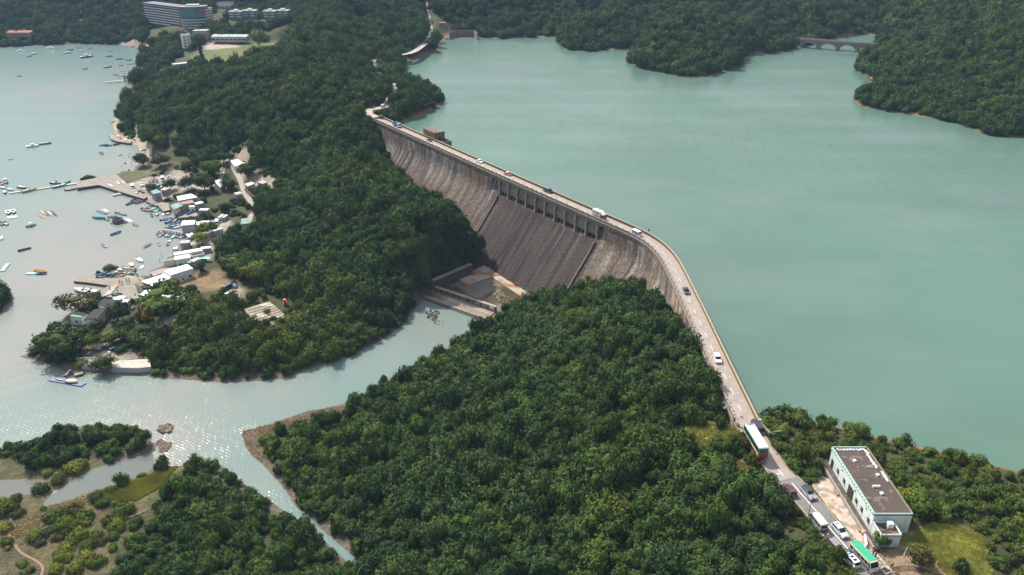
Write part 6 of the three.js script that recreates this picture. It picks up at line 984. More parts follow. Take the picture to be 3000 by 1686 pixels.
function car(label, p, ry, { L = 4.5, W = 1.8, H = 1.45, kind = 'saloon', body = [0.5, 0.5, 0.5], roof, category = 'car', rack } = {}, name = 'car') {
  const g = thing(name, label, category, p, ry), B = paint(...body), f = L / 2, belt = H * 0.6, van = kind === 'van', suv = kind === 'suv', hatch = kind === 'hatch';
  const hood = van ? belt * 1.02 : belt * 0.94, hz = van ? f - 0.55 : suv || hatch ? f - 1.15 : f - 1.25;
  mesh('body', prismX([[-f, 0.3], [-f + 0.05, belt * 0.95], [-f + 0.35, belt], [hz, belt], [f - 0.25, hood * 0.86], [f - 0.02, hood * 0.66], [f, 0.3], [f - 0.3, 0.2], [-f + 0.3, 0.2]], W, 0.09), B, g);
  const ws = van ? f - 0.5 : hz + 0.02, wt = van ? f - 1.15 : hz - 0.75, rt = kind === 'saloon' ? -f + 1.25 : -f + 0.45, rb = kind === 'saloon' ? -f + 0.65 : -f + 0.08;
  mesh('cabin', prismX([[rb, belt - 0.05], [rt, H - 0.04], [(rt + wt) / 2, H], [wt, H - 0.05], [ws, belt - 0.05]], W - 0.2, 0.1), B, g);
  const side = (s) => prismX([[rb + 0.22, belt + 0.02], [rt + 0.16, H - 0.17], [wt - 0.1, H - 0.17], [ws - 0.28, belt + 0.02]], 0.05, 0).translate(s * (W / 2 - 0.095), 0, 0);
  for (const s of [-1, 1]) mesh('side_window', side(s), carGlass, g);
  const slant = (za, ya, zb, yb, w, off) => { const a = V3(0, ya, za), b = V3(0, yb, zb), l = a.distanceTo(b), ang = Math.atan2(zb - za, yb - ya); const q = box(w, l, 0.03); q.rotateX(ang); return q.translate(0, (ya + yb) / 2 + off * Math.abs(Math.sin(ang)), (za + zb) / 2 + off * Math.cos(ang) * Math.sign(off === 0 ? 1 : 1) * (za > 0 ? 1 : -1)); };
  mesh('windscreen', slant(ws - 0.06, belt + 0.04, wt + 0.06, H - 0.1, W - 0.34, 0.035), carGlass, g);
  mesh('rear_window', slant(rb + 0.05, belt + 0.05, rt - 0.04, H - 0.12, W - 0.36, 0.035), carGlass, g);
  if (roof) mesh('roof', prismX([[rt + 0.1, H - 0.03], [(rt + wt) / 2, H + 0.03], [wt - 0.02, H - 0.03]], W - 0.26, 0.02), paint(...roof), g);
  if (rack === 'sunroof') for (const z of [rt + 0.7, wt - 0.7]) mesh('sunroof', box(0.8, 0.02, 0.55, 0, H + 0.012, z), carGlass, g);
  if (rack === 'taxi') mesh('roof_sign', box(0.5, 0.16, 0.2, 0, H + 0.09, wt - 0.3), M(0.8, 0.75, 0.5, 0.4), g);
  for (const s of [-1, 1]) mesh('door_mirror', box(0.22, 0.14, 0.12, s * (W / 2 + 0.08), belt + 0.08, ws - 0.35), B, g);
  wheels(g, W, [f - 0.85, -f + 0.85], 0.33); lights(g, W, f - 0.06, -f + 0.02, belt * 0.72, belt * 0.8);
  mesh('grille', box(W * 0.5, 0.2, 0.06, 0, belt * 0.55, f - 0.02), black, g);
  return g;
}
function boxVan(label, p, ry, o, name = 'van') {                       // a panel van or minibus: tall one-box body
  const { L = 4.8, W = 1.8, H = 2.0, body = [0.7, 0.7, 0.7], roof, stripe, category = 'van', windows = 3 } = o, g = thing(name, label, category, p, ry), f = L / 2, belt = H * 0.52, B = paint(...body);
  mesh('body', prismX([[-f, 0.32], [-f, H - 0.16], [-f + 0.12, H], [f - 1.0, H], [f - 0.72, H - 0.1], [f - 0.22, belt], [f - 0.02, belt * 0.8], [f, 0.32]], W, 0.08), B, g);
  if (roof) mesh('roof', box(W - 0.12, 0.07, L - 1.2, 0, H + 0.02, -0.42), paint(...roof), g);
  for (const s of [-1, 1]) {
    for (let k = 0; k < windows; k++) { const n = (L - 1.5) / windows; mesh('side_window', box(0.05, H * 0.27, n - 0.14, s * (W / 2 - 0.005), belt + H * 0.17, -f + 0.3 + (k + 0.5) * n), carGlass, g); }
    mesh('front_window', prismX([[f - 1.1, belt + 0.06], [f - 1.1, H - 0.22], [f - 0.84, H - 0.22], [f - 0.42, belt + 0.06]], 0.05, 0).translate(s * (W / 2 - 0.005), 0, 0), carGlass, g);
    if (stripe) mesh('stripe', box(0.04, belt * 0.42, L - 0.5, s * (W / 2 + 0.003), belt * 0.68, -0.1), paint(...stripe), g);
    mesh('door_mirror', box(0.2, 0.24, 0.1, s * (W / 2 + 0.1), belt + 0.2, f - 0.5), black, g);
  }
  const q = box(W - 0.24, 0.9 * (H - belt), 0.04); q.rotateX(-0.52); mesh('windscreen', q.translate(0, (belt + H) / 2 - 0.03, f - 0.44), carGlass, g);
  mesh('rear_window', box(W - 0.4, H * 0.26, 0.05, 0, belt + H * 0.18, -f - 0.005), carGlass, g); mesh('bumper', box(W - 0.06, 0.2, 0.14, 0, 0.42, -f - 0.03), black, g);
  wheels(g, W, [f - 0.85, -f + 0.95], 0.33); lights(g, W, f + 0.0, -f - 0.01, belt * 0.68, belt * 0.75); return g;
}
function lorry(label, p, ry, o) {
  const { L = 7.5, W = 2.2, cab = [0.8, 0.8, 0.8], cabTop, load = 'box', box: bc = [0.85, 0.85, 0.85], H = 3.3, art } = o, g = thing('lorry', label, 'lorry', p, ry), f = L / 2, C = paint(...cab);
  mesh('chassis', box(W * 0.5, 0.25, L - 0.4, 0, 0.62, -0.1), black, g);
  mesh('cab', prismX([[f - 1.9, 0.55], [f - 1.9, 2.45], [f - 0.35, 2.45], [f - 0.05, 1.45], [f, 0.55]], W - 0.1, 0.1), C, g);
  if (cabTop) mesh('cab_roof', prismX([[f - 1.9, 2.4], [f - 1.9, load === 'box' ? H - 0.15 : 2.6], [f - 1.5, load === 'box' ? H - 0.15 : 2.6], [f - 0.4, 2.46]], W - 0.16, 0.05), paint(...cabTop), g);
  const q = box(W - 0.4, 0.95, 0.04); q.rotateX(-0.3); mesh('windscreen', q.translate(0, 1.95, f - 0.14), carGlass, g);
  for (const s of [-1, 1]) { mesh('side_window', box(0.04, 0.65, 0.9, s * (W / 2 - 0.05), 1.95, f - 1.0), carGlass, g); mesh('door_mirror', box(0.2, 0.4, 0.1, s * (W / 2 + 0.18), 1.9, f - 0.2), black, g); }
  mesh('bumper', box(W - 0.1, 0.35, 0.15, 0, 0.55, f), M(0.35, 0.04, 0.05, 0.5), g);
  const lb = L - 2.15, zc = -f + lb / 2;
  if (load === 'box') { mesh('cargo_box', box(W, H - 0.95, lb, 0, (H + 0.95) / 2, zc), paint(...bc), g); mesh('cargo_roof', box(W + 0.06, 0.08, lb + 0.06, 0, H + 0.03, zc), paint(0.85, 0.85, 0.86), g); if (art) for (const s of [-1, 1]) { mesh('side_panel', box(0.03, H - 1.3, lb - 0.5, s * (W / 2 + 0.012), (H + 0.95) / 2, zc), art, g); } }
  else { for (const [w, h, d, x, y, z] of [[W, 0.15, lb, 0, 0.95, zc], [0.12, 1.4, lb, W / 2 - 0.06, 1.65, zc], [0.12, 1.4, lb, -W / 2 + 0.06, 1.65, zc], [W, 1.6, 0.12, 0, 1.75, zc + lb / 2], [W, 1.3, 0.12, 0, 1.6, zc - lb / 2]]) mesh('bed_side', box(w, h, d, x, y, z), paint(...bc), g); mesh('crane', [box(0.5, 0.9, 0.5, 0, 2.6, zc + lb / 2 - 0.5), box(0.25, 0.25, 2.2, 0.2, 2.9, zc + 0.5)], M(0.4, 0.3, 0.3, 0.6), g); mesh('load', box(W - 0.4, 0.5, lb - 0.6, 0, 1.3, zc), M(0.2, 0.17, 0.15, 0.9), g); }
  wheels(g, W, [f - 1.0, -f + 1.6], 0.45, 0.3); lights(g, W, f + 0.05, -f - 0.02, 0.85, 0.85); return g;
}
// heading of the nearest road, +1 towards the south end
const allRoad = [...roadNorth.slice().reverse(), ...damLine, ...roadSouth];
function roadHeading(x, d) { let best = 1e9, h = 0; for (let i = 0; i < allRoad.length - 1; i++) { const [q] = segDist(x, d, allRoad[i], allRoad[i + 1]); if (q < best) { best = q; h = Math.atan2(allRoad[i + 1][0] - allRoad[i][0], -(allRoad[i + 1][1] - allRoad[i][1])); } } return h; }
const onRoad = (a, b, y = CREST + 0.02) => { const [x, d] = U(a, b, y); return [V3(x, y, -d), roadHeading(x, d)]; };
const heading = (a, b, c, e, h = 2) => { const p = U(a, b, h), q = U(c, e, h); return Math.atan2(q[0] - p[0], -(q[1] - p[1])); };
const driven = (fn, a, b, dir, label, o, name) => { const [p, h] = onRoad(a, b); return fn(label, p, h + (dir < 0 ? Math.PI : 0), o, name); };
driven(lorry, 1163, 371, 1, 'blue open-bed lorry with a white cab near the far end of the dam', { cab: [0.7, 0.76, 0.8], cabTop: [0.18, 0.5, 0.75], load: 'bed', box: [0.03, 0.16, 0.42] });
driven(boxVan, 1117, 347, 1, 'black people carrier behind the blue lorry at the far end of the dam', { body: [0.03, 0.03, 0.04], H: 1.85 });
driven(car, 1103, 333, 1, 'red taxi with a silver roof turning onto the far end of the dam', { body: [0.45, 0.03, 0.03], roof: [0.7, 0.7, 0.7], rack: 'taxi' }, 'taxi');
driven(boxVan, 1121, 315, 1, 'white minivan behind the taxi on the approach to the dam', { body: [0.75, 0.77, 0.8], H: 1.95 });
{ const [p, h] = onRoad(1258, 413); const g = thing('convertible', 'black open-top sports car passing the valve house', 'car', p, h); mesh('body', prismX([[-2, 0.25], [-2, 0.8], [-0.9, 0.86], [0.6, 0.84], [1.7, 0.72], [2, 0.5], [2, 0.25]], 1.75, 0.1), paint(0.02, 0.035, 0.035), g); mesh('cockpit', box(1.3, 0.06, 1.4, 0, 0.87, -0.2), M(0.03, 0.03, 0.03), g); for (const s of [-0.36, 0.36]) mesh('seat', box(0.5, 0.4, 0.2, s, 1.0, -0.6), M(0.3, 0.3, 0.3), g); mesh('windscreen', box(1.4, 0.42, 0.04, 0, 1.02, 0.55, 0, -0.6), carGlass, g); wheels(g, 1.75, [1.25, -1.25], 0.31); lights(g, 1.75, 1.98, -2, 0.6); }
driven(car, 1405, 476, 1, 'white saloon car on the crest between the valve house and the arcade', { body: [0.8, 0.8, 0.8], L: 4.6 });
driven(car, 1488, 513, 1, 'red taxi with a white roof above the first arches', { body: [0.4, 0.025, 0.06], roof: [0.8, 0.8, 0.8], rack: 'taxi', L: 4.7 }, 'taxi');
driven(boxVan, 1604, 563, 1, 'dark blue panel van above the middle of the arcade', { body: [0.02, 0.03, 0.06], roof: [0.1, 0.13, 0.25], windows: 1, L: 4.9, H: 2.1 });
const artTex = texture(128, 64, (u, v) => { const n = fbm(u * 5, v * 4, 3); return n < 0.42 ? [0.18, 0.3, 0.1] : n < 0.52 ? [0.75, 0.7, 0.6] : n < 0.6 ? [0.45, 0.1, 0.06] : [0.8, 0.8, 0.76]; });
driven(lorry, 1756, 640, 1, 'white box lorry with pictures on its side above the last arches', { L: 7.2, W: 2.2, cab: [0.4, 0.06, 0.1], cabTop: [0.82, 0.82, 0.84], H: 3.4, art: new THREE.MeshStandardMaterial({ map: artTex, roughness: 0.4 }) });
driven(boxVan, 1866, 689, 1, 'white van with blue panels where the dam begins to curve', { body: [0.75, 0.78, 0.82], roof: [0.82, 0.82, 0.82], stripe: [0.05, 0.16, 0.55], H: 2.05, windows: 2 });
driven(car, 2010, 856, 1, 'dark grey saloon on the curve of the dam', { body: [0.03, 0.035, 0.055], L: 4.7 });
driven(car, 2101, 1056, 1, 'white sport utility car on the straight near end of the dam', { body: [0.82, 0.82, 0.83], kind: 'suv', H: 1.68, L: 4.7, W: 1.88 });
driven(boxVan, 2220, 1260, 1, 'black people carrier squeezed beside the double-decker bus', { body: [0.025, 0.028, 0.035], H: 1.9, L: 4.9, W: 1.85 });
driven(car, 2311, 1442, -1, 'dark maroon car parked in the queueing lane, partly under bushes', { body: [0.09, 0.03, 0.045], kind: 'suv', H: 1.6 });
driven(car, 2367, 1450, 1, 'silver sport utility car with a black roof passing the pale green house', { body: [0.33, 0.34, 0.4], roof: [0.03, 0.03, 0.035], kind: 'suv', H: 1.7, L: 4.6 });
driven(boxVan, 2395, 1538, -1, 'silver van with a white roof in the queueing lane', { body: [0.36, 0.35, 0.34], roof: [0.84, 0.84, 0.85], H: 2.15, L: 4.9 });
driven(car, 2460, 1561, 1, 'silver-blue hatchback in front of the forecourt', { body: [0.5, 0.54, 0.6], kind: 'hatch', H: 1.62, L: 4.4, W: 1.75 });
driven(car, 2437, 1597, -1, 'dark brown people carrier in the queueing lane behind the silver van', { body: [0.06, 0.045, 0.05], roof: [0.25, 0.22, 0.26], kind: 'hatch', H: 1.6, L: 4.7 });
driven(car, 2491, 1646, -1, 'white car with two sunroof panels beside the green-roofed minibus', { body: [0.82, 0.82, 0.82], kind: 'suv', H: 1.65, L: 4.7, rack: 'sunroof' });
driven(boxVan, 2528, 1646, 1, 'cream and blue minibus with a bright green roof at the bottom of the road', { body: [0.66, 0.56, 0.36], roof: [0.01, 0.36, 0.19], stripe: [0.05, 0.1, 0.3], L: 7, W: 2.06, H: 2.6, windows: 5, category: 'minibus' }, 'minibus').position.y += 0.0;
{ // double-decker bus
  const q = U(2210, 1316, 38), h = roadHeading(...q) + Math.PI, g = thing('double_decker_bus', 'double-decker bus with a white roof, dark windows and orange flanks', 'bus', V3(q[0] - 0.05, CREST + 0.02, -q[1]), h), L = 10.6, W = 2.5, H = 4.4, f = L / 2;
  const orange = paint(0.62, 0.14, 0.02), maroon = paint(0.16, 0.025, 0.035), greenB = paint(0.02, 0.24, 0.15), cream = paint(0.75, 0.62, 0.35);
  mesh('lower_body', prismX([[-f, 0.32], [-f, 2.1], [f - 0.1, 2.1], [f, 0.32]], W, 0.08), orange, g); mesh('upper_body', prismX([[-f, 2.05], [-f + 0.02, 4.15], [f - 0.35, 4.15], [f - 0.1, 2.05]], W, 0.09), greenB, g);
  mesh('roof', prismX([[-f + 0.08, 4.12], [-f + 0.3, H], [f - 0.75, H], [f - 0.4, 4.12]], W - 0.12, 0.08), paint(0.86, 0.86, 0.87), g);
  for (const s of [-1, 1]) { for (let k = 0; k < 6; k++) { mesh('upper_window', box(0.05, 0.95, 1.5, s * (W / 2 - 0.004), 3.25, -f + 1.1 + k * 1.62), carGlass, g); if (k < 5) mesh('lower_window', box(0.05, 0.85, 1.4, s * (W / 2 - 0.004), 1.6, -f + 2.1 + k * 1.6), carGlass, g); } mesh('cream_band', box(0.04, 0.4, L - 0.5, s * (W / 2 + 0.003), 2.3, 0), cream, g); mesh('green_band', box(0.04, 0.34, L - 0.8, s * (W / 2 + 0.003), 4.0, 0), greenB, g); }
  mesh('rear_panel', box(W - 0.14, 3.5, 0.05, 0, 2.2, -f - 0.01), maroon, g); mesh('rear_window', box(W - 0.5, 0.9, 0.06, 0, 3.35, -f - 0.03), carGlass, g); mesh('engine_grille', box(W - 0.7, 0.6, 0.06, 0, 0.95, -f - 0.03), black, g); mesh('number_plate', box(0.5, 0.2, 0.04, 0, 0.55, -f - 0.06), plateY, g);
  for (const s of [-1, 1]) { mesh('tail_light', box(0.25, 0.7, 0.06, s * 1.0, 1.1, -f - 0.04), lampRed, g); mesh('door_mirror', box(0.2, 0.5, 0.12, s * (W / 2 + 0.15), 2.4, f - 0.1), black, g); }
  mesh('windscreen', box(W - 0.3, 1.2, 0.06, 0, 1.4, f - 0.02), carGlass, g); mesh('windscreen', box(W - 0.3, 1.1, 0.06, 0, 3.2, f - 0.2, 0, -0.12), carGlass, g); mesh('roof_hatch', box(1.9, 0.1, 0.5, 0, H + 0.03, f - 1), M(0.25, 0.25, 0.26, 0.6), g); wheels(g, W, [f - 2.4, -f + 2.4], 0.48, 0.3);
}
// the road up the lake and the village
const parked = (fn, a, b, c, e, y, label, o, name) => { const [x, d] = U(a, b, y), g = ground(x, d) + 0.15; return fn(label, V3(x, Math.max(g, 0.4), -d), heading(a, b, c, e, y), o, name); };
parked(boxVan, 1135, 250, 1150, 240, 39, 'white coach partly hidden by trees above the dam approach', { L: 8, W: 2.3, H: 2.9, body: [0.8, 0.8, 0.82], windows: 5, category: 'coach' }, 'coach');
parked(car, 1092, 181, 1100, 168, 39, 'white car on the lake road bend', { body: [0.7, 0.72, 0.75] });
parked(boxVan, 1256, 117, 1262, 100, 41, 'blue and white van on the far straight road', { body: [0.7, 0.75, 0.8], stripe: [0.1, 0.3, 0.6], H: 2.2, L: 5.4 });
for (const [fn, a, b, c, e, label, o, name] of [
  [boxVan, 387, 545, 392, 560, 'white van parked nearest the causeway', { body: [0.75, 0.75, 0.75] }], [car, 414, 541, 418, 552, 'white car parked between the van and the crowd', { body: [0.78, 0.78, 0.78] }], [car, 400, 563, 415, 566, 'white car parked beside the causeway wall', { body: [0.75, 0.76, 0.78] }], [car, 411, 558, 424, 560, 'dark blue car parked next to the low dark tree', { body: [0.04, 0.05, 0.08] }], [car, 436, 553, 448, 554, 'pale car behind the low dark tree', { body: [0.6, 0.64, 0.68] }], [lorry, 457, 551, 470, 552, 'small blue lorry parked behind the teal-roofed hut', { L: 5.4, W: 1.9, cab: [0.12, 0.3, 0.5], load: 'bed', box: [0.1, 0.25, 0.45] }], [car, 474, 553, 486, 553, 'grey car right of the small blue lorry', { body: [0.35, 0.37, 0.4] }], [boxVan, 477, 532, 480, 545, 'white box van standing beyond the crowd', { body: [0.8, 0.8, 0.78], H: 2.4, windows: 1 }], [car, 512, 532, 514, 545, 'blue car on the dusty car park', { body: [0.2, 0.3, 0.45] }], [lorry, 496, 532, 500, 520, 'small white lorry on the dusty car park', { L: 5, W: 1.9, cab: [0.8, 0.8, 0.8], load: 'bed', box: [0.7, 0.7, 0.7] }], [car, 555, 488, 570, 480, 'blue car under the small yellowish tree', { body: [0.12, 0.3, 0.5] }],
  [car, 607, 672, 620, 671, 'white car parked in front of the grey shed', { body: [0.8, 0.8, 0.8] }], [boxVan, 624, 664, 623, 676, 'dark van under the green awning', { body: [0.12, 0.14, 0.15] }], [boxVan, 637, 665, 638, 677, 'tall white van right of the green awning', { body: [0.82, 0.82, 0.82], H: 2.3, windows: 1 }], [boxVan, 648, 659, 650, 672, 'white van at the right end of the parked row', { body: [0.78, 0.78, 0.78] }],
  [boxVan, 666, 853, 650, 860, 'black people carrier parked under the bright round tree', { body: [0.025, 0.025, 0.03] }], [boxVan, 672, 873, 657, 881, 'silver people carrier below the black one', { body: [0.4, 0.46, 0.5], H: 1.8 }], [car, 795, 862, 782, 852, 'white saloon on the track above the stepped terraces', { body: [0.82, 0.82, 0.82] }], [car, 857, 906, 868, 918, 'black car on the shaded track right of the terraces', { body: [0.025, 0.025, 0.03] }], [car, 539, 875, 552, 872, 'black car behind the broad white shelter', { body: [0.025, 0.025, 0.03] }], [boxVan, 537, 891, 536, 904, 'white van below the broad white shelter', { body: [0.72, 0.7, 0.66], H: 2.1 }], [car, 392, 345, 396, 352, 'white car at the top of the shoreline boatyard', { body: [0.8, 0.8, 0.8] }], [car, 412, 372, 420, 372, 'white car beside the track above the shoreline boatyard', { body: [0.75, 0.75, 0.75] }], [car, 442, 148, 438, 140, 'grey car on the coast track of the far bay', { body: [0.5, 0.5, 0.52] }],
]) parked(fn, a, b, c, e, 2.5, label, o, name);
{ const p = W(688, 840, 4); p.y = ground(p.x, -p.z) + 0.1; const g = thing('covered_car', 'car under a crumpled blue dust sheet', 'car', p, 0.6); const s = new THREE.SphereGeometry(1, 20, 12), q = s.attributes.position; for (let i = 0; i < q.count; i++) { const k = 1 + 0.1 * (hash2(i, 3) - 0.5); q.setXYZ(i, q.getX(i) * 1.05 * k, Math.max(0, q.getY(i)) * 1.55 * k, q.getZ(i) * 2.3 * k); } s.computeVertexNormals(); mesh('dust_sheet', s, M(0.14, 0.2, 0.32, 0.75), g); }
{ const p = W(836, 888, 4); p.y = ground(p.x, -p.z) + 0.1; const g = thing('excavator', 'bright orange mini digger on the shaded track', 'digger', p, 0.5), O = paint(0.75, 0.16, 0.02); mesh('track', [box(0.45, 0.6, 2.3, -0.7, 0.3, 0), box(0.45, 0.6, 2.3, 0.7, 0.3, 0)], black, g); mesh('body', box(1.7, 0.9, 1.9, 0, 1.1, -0.2), O, g); mesh('cab', box(0.95, 1.2, 1.1, -0.3, 2.1, 0), carGlass, g); mesh('cab_roof', box(1.1, 0.12, 1.25, -0.3, 2.76, 0), O, g); mesh('boom', [bar(V3(0.4, 1.4, 0.6), V3(0.4, 3, 1.9), 0.15), bar(V3(0.4, 3, 1.9), V3(0.4, 1.3, 3), 0.12)], O, g); mesh('bucket', box(0.6, 0.5, 0.5, 0.4, 1.1, 3.1), black, g); }
// ------------------------------------------------------------ street furniture by the road
function lamp(label, p, ry, h = 7, arm = 1.8) { const g = thing('street_lamp', label, 'street lamp', p, ry); mesh('post', bar(V3(0, -0.5, 0), V3(0, h, 0), 0.09, 0.06, 8), M(0.12, 0.12, 0.13, 0.6), g); mesh('arm', bar(V3(0, h - 0.1, 0), V3(0, h + 0.15, arm), 0.045), M(0.12, 0.12, 0.13, 0.6), g); mesh('lamp_head', box(0.34, 0.14, 0.9, 0, h + 0.16, arm + 0.3), M(0.55, 0.56, 0.58, 0.4), g); return g; }
lamp('street lamp with a long arm over the road beside the silver van', V3(66.6, 38, -135.6), 1.9); lamp('street lamp at the head of the double-decker bus', V3(60.6, 38, -163.6), 1.5); lamp('street lamp on the approach to the far end of the dam', V3(-97, 38.5, -503), 1.4); lamp('street lamp standing where the dam road leaves the far hillside', V3(-88, 38.6, -523), -1.5);
const sign = (n, label, cat, p, ry, parts) => { const g = thing(n, label, cat, p, ry); for (const [nm, geo, m] of parts) mesh(nm, geo, m, g); return g; };
const steel = M(0.3, 0.31, 0.32, 0.5);
sign('notice_board', 'pale blank-backed notice board on two posts beside the road', 'sign', V3(67.6 + 3.2, 38, -157), -0.9, [['board', box(2, 1.1, 0.06, 0, 2.4, 0), M(0.55, 0.58, 0.66, 0.5)], ['post', box(0.08, 3, 0.08, -0.85, 1.3, -0.08), steel], ['post', box(0.08, 3, 0.08, 0.85, 1.3, -0.08), steel]]);
sign('road_sign', 'small dark road sign on the lake parapet at the start of the curve', 'sign', W(1900, 692, 38.4), -0.6, [['post', cyl(0.05, 0.05, 2.8, 0, 0, 0, 6), steel], ['plate', box(0.7, 0.8, 0.05, 0, 2.6, 0.04), M(0.06, 0.09, 0.16, 0.5)]]);
sign('road_sign', 'blue-grey road sign standing in the bushes right of the dam end', 'sign', W(2240, 1240, 38), 0.2, [['post', cyl(0.06, 0.06, 3.4, 0, -0.5, 0, 6), steel], ['plate', box(1.0, 1.1, 0.05, 0, 2.8, 0.04), M(0.16, 0.24, 0.32, 0.5)]]);
sign('bus_stop', 'bus stop pole in the shadow behind the double-decker bus', 'bus stop', W(2238, 1373, 38), -0.4, [['post', cyl(0.06, 0.06, 2.9, 0, 0, 0, 8), steel], ['plate', box(0.5, 0.7, 0.06, 0, 2.6, 0), M(0.15, 0.18, 0.22, 0.5)], ['timetable', box(0.35, 0.5, 0.05, 0, 1.5, 0.06), M(0.1, 0.1, 0.12, 0.5)]]);
sign('signal_post', 'black signal post at the near left end of the dam parapet', 'signal', W(2148, 1258, 38), 0.3, [['post', cyl(0.06, 0.06, 3.4, 0, 0, 0, 8), steel], ['signal_head', box(0.4, 1.0, 0.3, 0, 3.0, 0), black], ['sign_plate', box(0.6, 0.4, 0.05, 0, 3.8, 0), M(0.7, 0.7, 0.7, 0.5)]]);
sign('signal_post', 'post with two small signs beside the white boxed lane line', 'sign', W(2266, 1412, 38), 0.3, [['post', cyl(0.05, 0.05, 2.4, 0, 0, 0, 8), steel], ['plate', box(0.4, 0.5, 0.05, 0, 2.1, 0.03), M(0.5, 0.2, 0.2, 0.5)]]);
for (const [i, [a, b]] of [[2112, 1204], [2121, 1212]].entries()) sign('cabinet', ['rear pale blue utility cabinet beside the dam parapet', 'front pale blue utility cabinet beside the dam parapet'][i], 'cabinet', on(a, b), 0.3, [['housing', box(1.1, 1.8, 0.9, 0, 0.9, 0), M(0.36, 0.5, 0.55, 0.5)], ['cap', box(1.25, 0.14, 1.05, 0, 1.86, 0), M(0.75, 0.78, 0.8, 0.5)], ['door', box(0.9, 1.4, 0.04, 0, 0.9, 0.46), M(0.4, 0.54, 0.6, 0.5)]]);
sign('barrel', 'orange and white barrel at the corner of the forecourt', 'barrel', W(2529, 1567, 38), 0, [['drum', cyl(0.42, 0.4, 1.1, 0, 0, 0, 16), M(0.75, 0.1, 0.02, 0.5)], ['band', cyl(0.44, 0.44, 0.3, 0, 0.7, 0, 16), M(0.85, 0.85, 0.85, 0.5)], ['lid', cyl(0.44, 0.3, 0.12, 0, 1.1, 0, 16), M(0.7, 0.3, 0.2, 0.5)]]);
sign('minibus_stop', 'stop pole with a red sign and a green disc beside the minibus', 'bus stop', W(2581, 1665, 38), 0.2, [['post', cyl(0.05, 0.05, 3.4, 0, 0, 0, 8), steel], ['red_plate', box(0.6, 0.45, 0.05, 0.2, 3.3, 0), M(0.3, 0.03, 0.05, 0.5)], ['green_disc', new THREE.CylinderGeometry(0.3, 0.3, 0.05, 18).rotateX(Math.PI / 2).translate(0.25, 2.5, 0), M(0.15, 0.6, 0.35, 0.5)], ['notice', box(0.3, 0.9, 0.08, 0, 1.7, 0.05), M(0.8, 0.8, 0.82, 0.5)]]);
sign('planter', 'square concrete planter at the edge of the dusty plaza', 'planter', W(2594, 1678, 38), 0.5, [['rim', [box(1.7, 0.6, 0.2, 0, 0.3, 0.75), box(1.7, 0.6, 0.2, 0, 0.3, -0.75), box(0.2, 0.6, 1.3, 0.75, 0.3, 0), box(0.2, 0.6, 1.3, -0.75, 0.3, 0)], paleConcrete], ['soil', box(1.3, 0.4, 1.3, 0, 0.25, 0), M(0.05, 0.04, 0.03, 0.95)]]);
sign('direction_sign', 'green information sign at the end of the curved railing', 'sign', W(2611, 1672, 38), 0.5, [['plate', box(0.9, 0.9, 0.06, 0, 1.5, 0), M(0.02, 0.2, 0.12, 0.5)], ['post', box(0.08, 2, 0.08, -0.4, 0.9, -0.06), black], ['post', box(0.08, 2, 0.08, 0.4, 0.9, -0.06), black]]);
sign('kerb_wall', 'low white wall running from the annex to the minibus stop', 'wall', V3(0, 0, 0), 0, [['wall_section', plate(px([[2530, 1568], [2534, 1566], [2541, 1604], [2537, 1606]], 38), 37.6, 38.8), whiteWall]]);
sign('parapet_gate', 'grey low wall closing the lake side of the dam at its near end', 'wall', V3(0, 0, 0), 0, [['wall_section', plate([[65.6, 170.5], [66.1, 170.5], [67.3, 166.4], [66.8, 166.2]], 37, 39.0), oldConcrete], ['wall_section', plate([[66.9, 166.3], [67.3, 166.5], [70.2, 167.4], [70.3, 167]], 37, 39.0), oldConcrete]]);
{ const g = thing('railing', 'curved low railing with close posts across the dusty plaza', 'railing', V3(0, 0, 0)), P = px([[2614, 1672], [2640, 1667], [2670, 1668], [2700, 1675], [2740, 1690], [2790, 1704]], 38), c = new THREE.CatmullRomCurve3(P.map(([x, d]) => V3(x, ground(x, d), -d))), q = c.getSpacedPoints(40); for (let i = 0; i < 40; i++) { mesh('rail', bar(q[i].clone().setY(q[i].y + 0.85), q[i + 1].clone().setY(q[i + 1].y + 0.85), 0.06), M(0.06, 0.05, 0.04, 0.8), g); mesh('rail_post', bar(q[i], q[i].clone().setY(q[i].y + 0.85), 0.06), M(0.09, 0.07, 0.05, 0.8), g); } }
sign('plank', 'white plank lying on the dusty plaza', 'plank', on(2648, 1637), 0.9, [['board', box(3.2, 0.1, 0.3, 0, 0.12, 0), M(0.6, 0.58, 0.54, 0.8)]]);
sign('driftwood', 'long pale driftwood trunk lying on the marsh', 'log', on(389, 1524), 0, [['trunk', bar(V3(-3, 0.2, 2), V3(3, 0.4, -2.4), 0.2, 0.09), M(0.5, 0.42, 0.36, 0.9)]]);

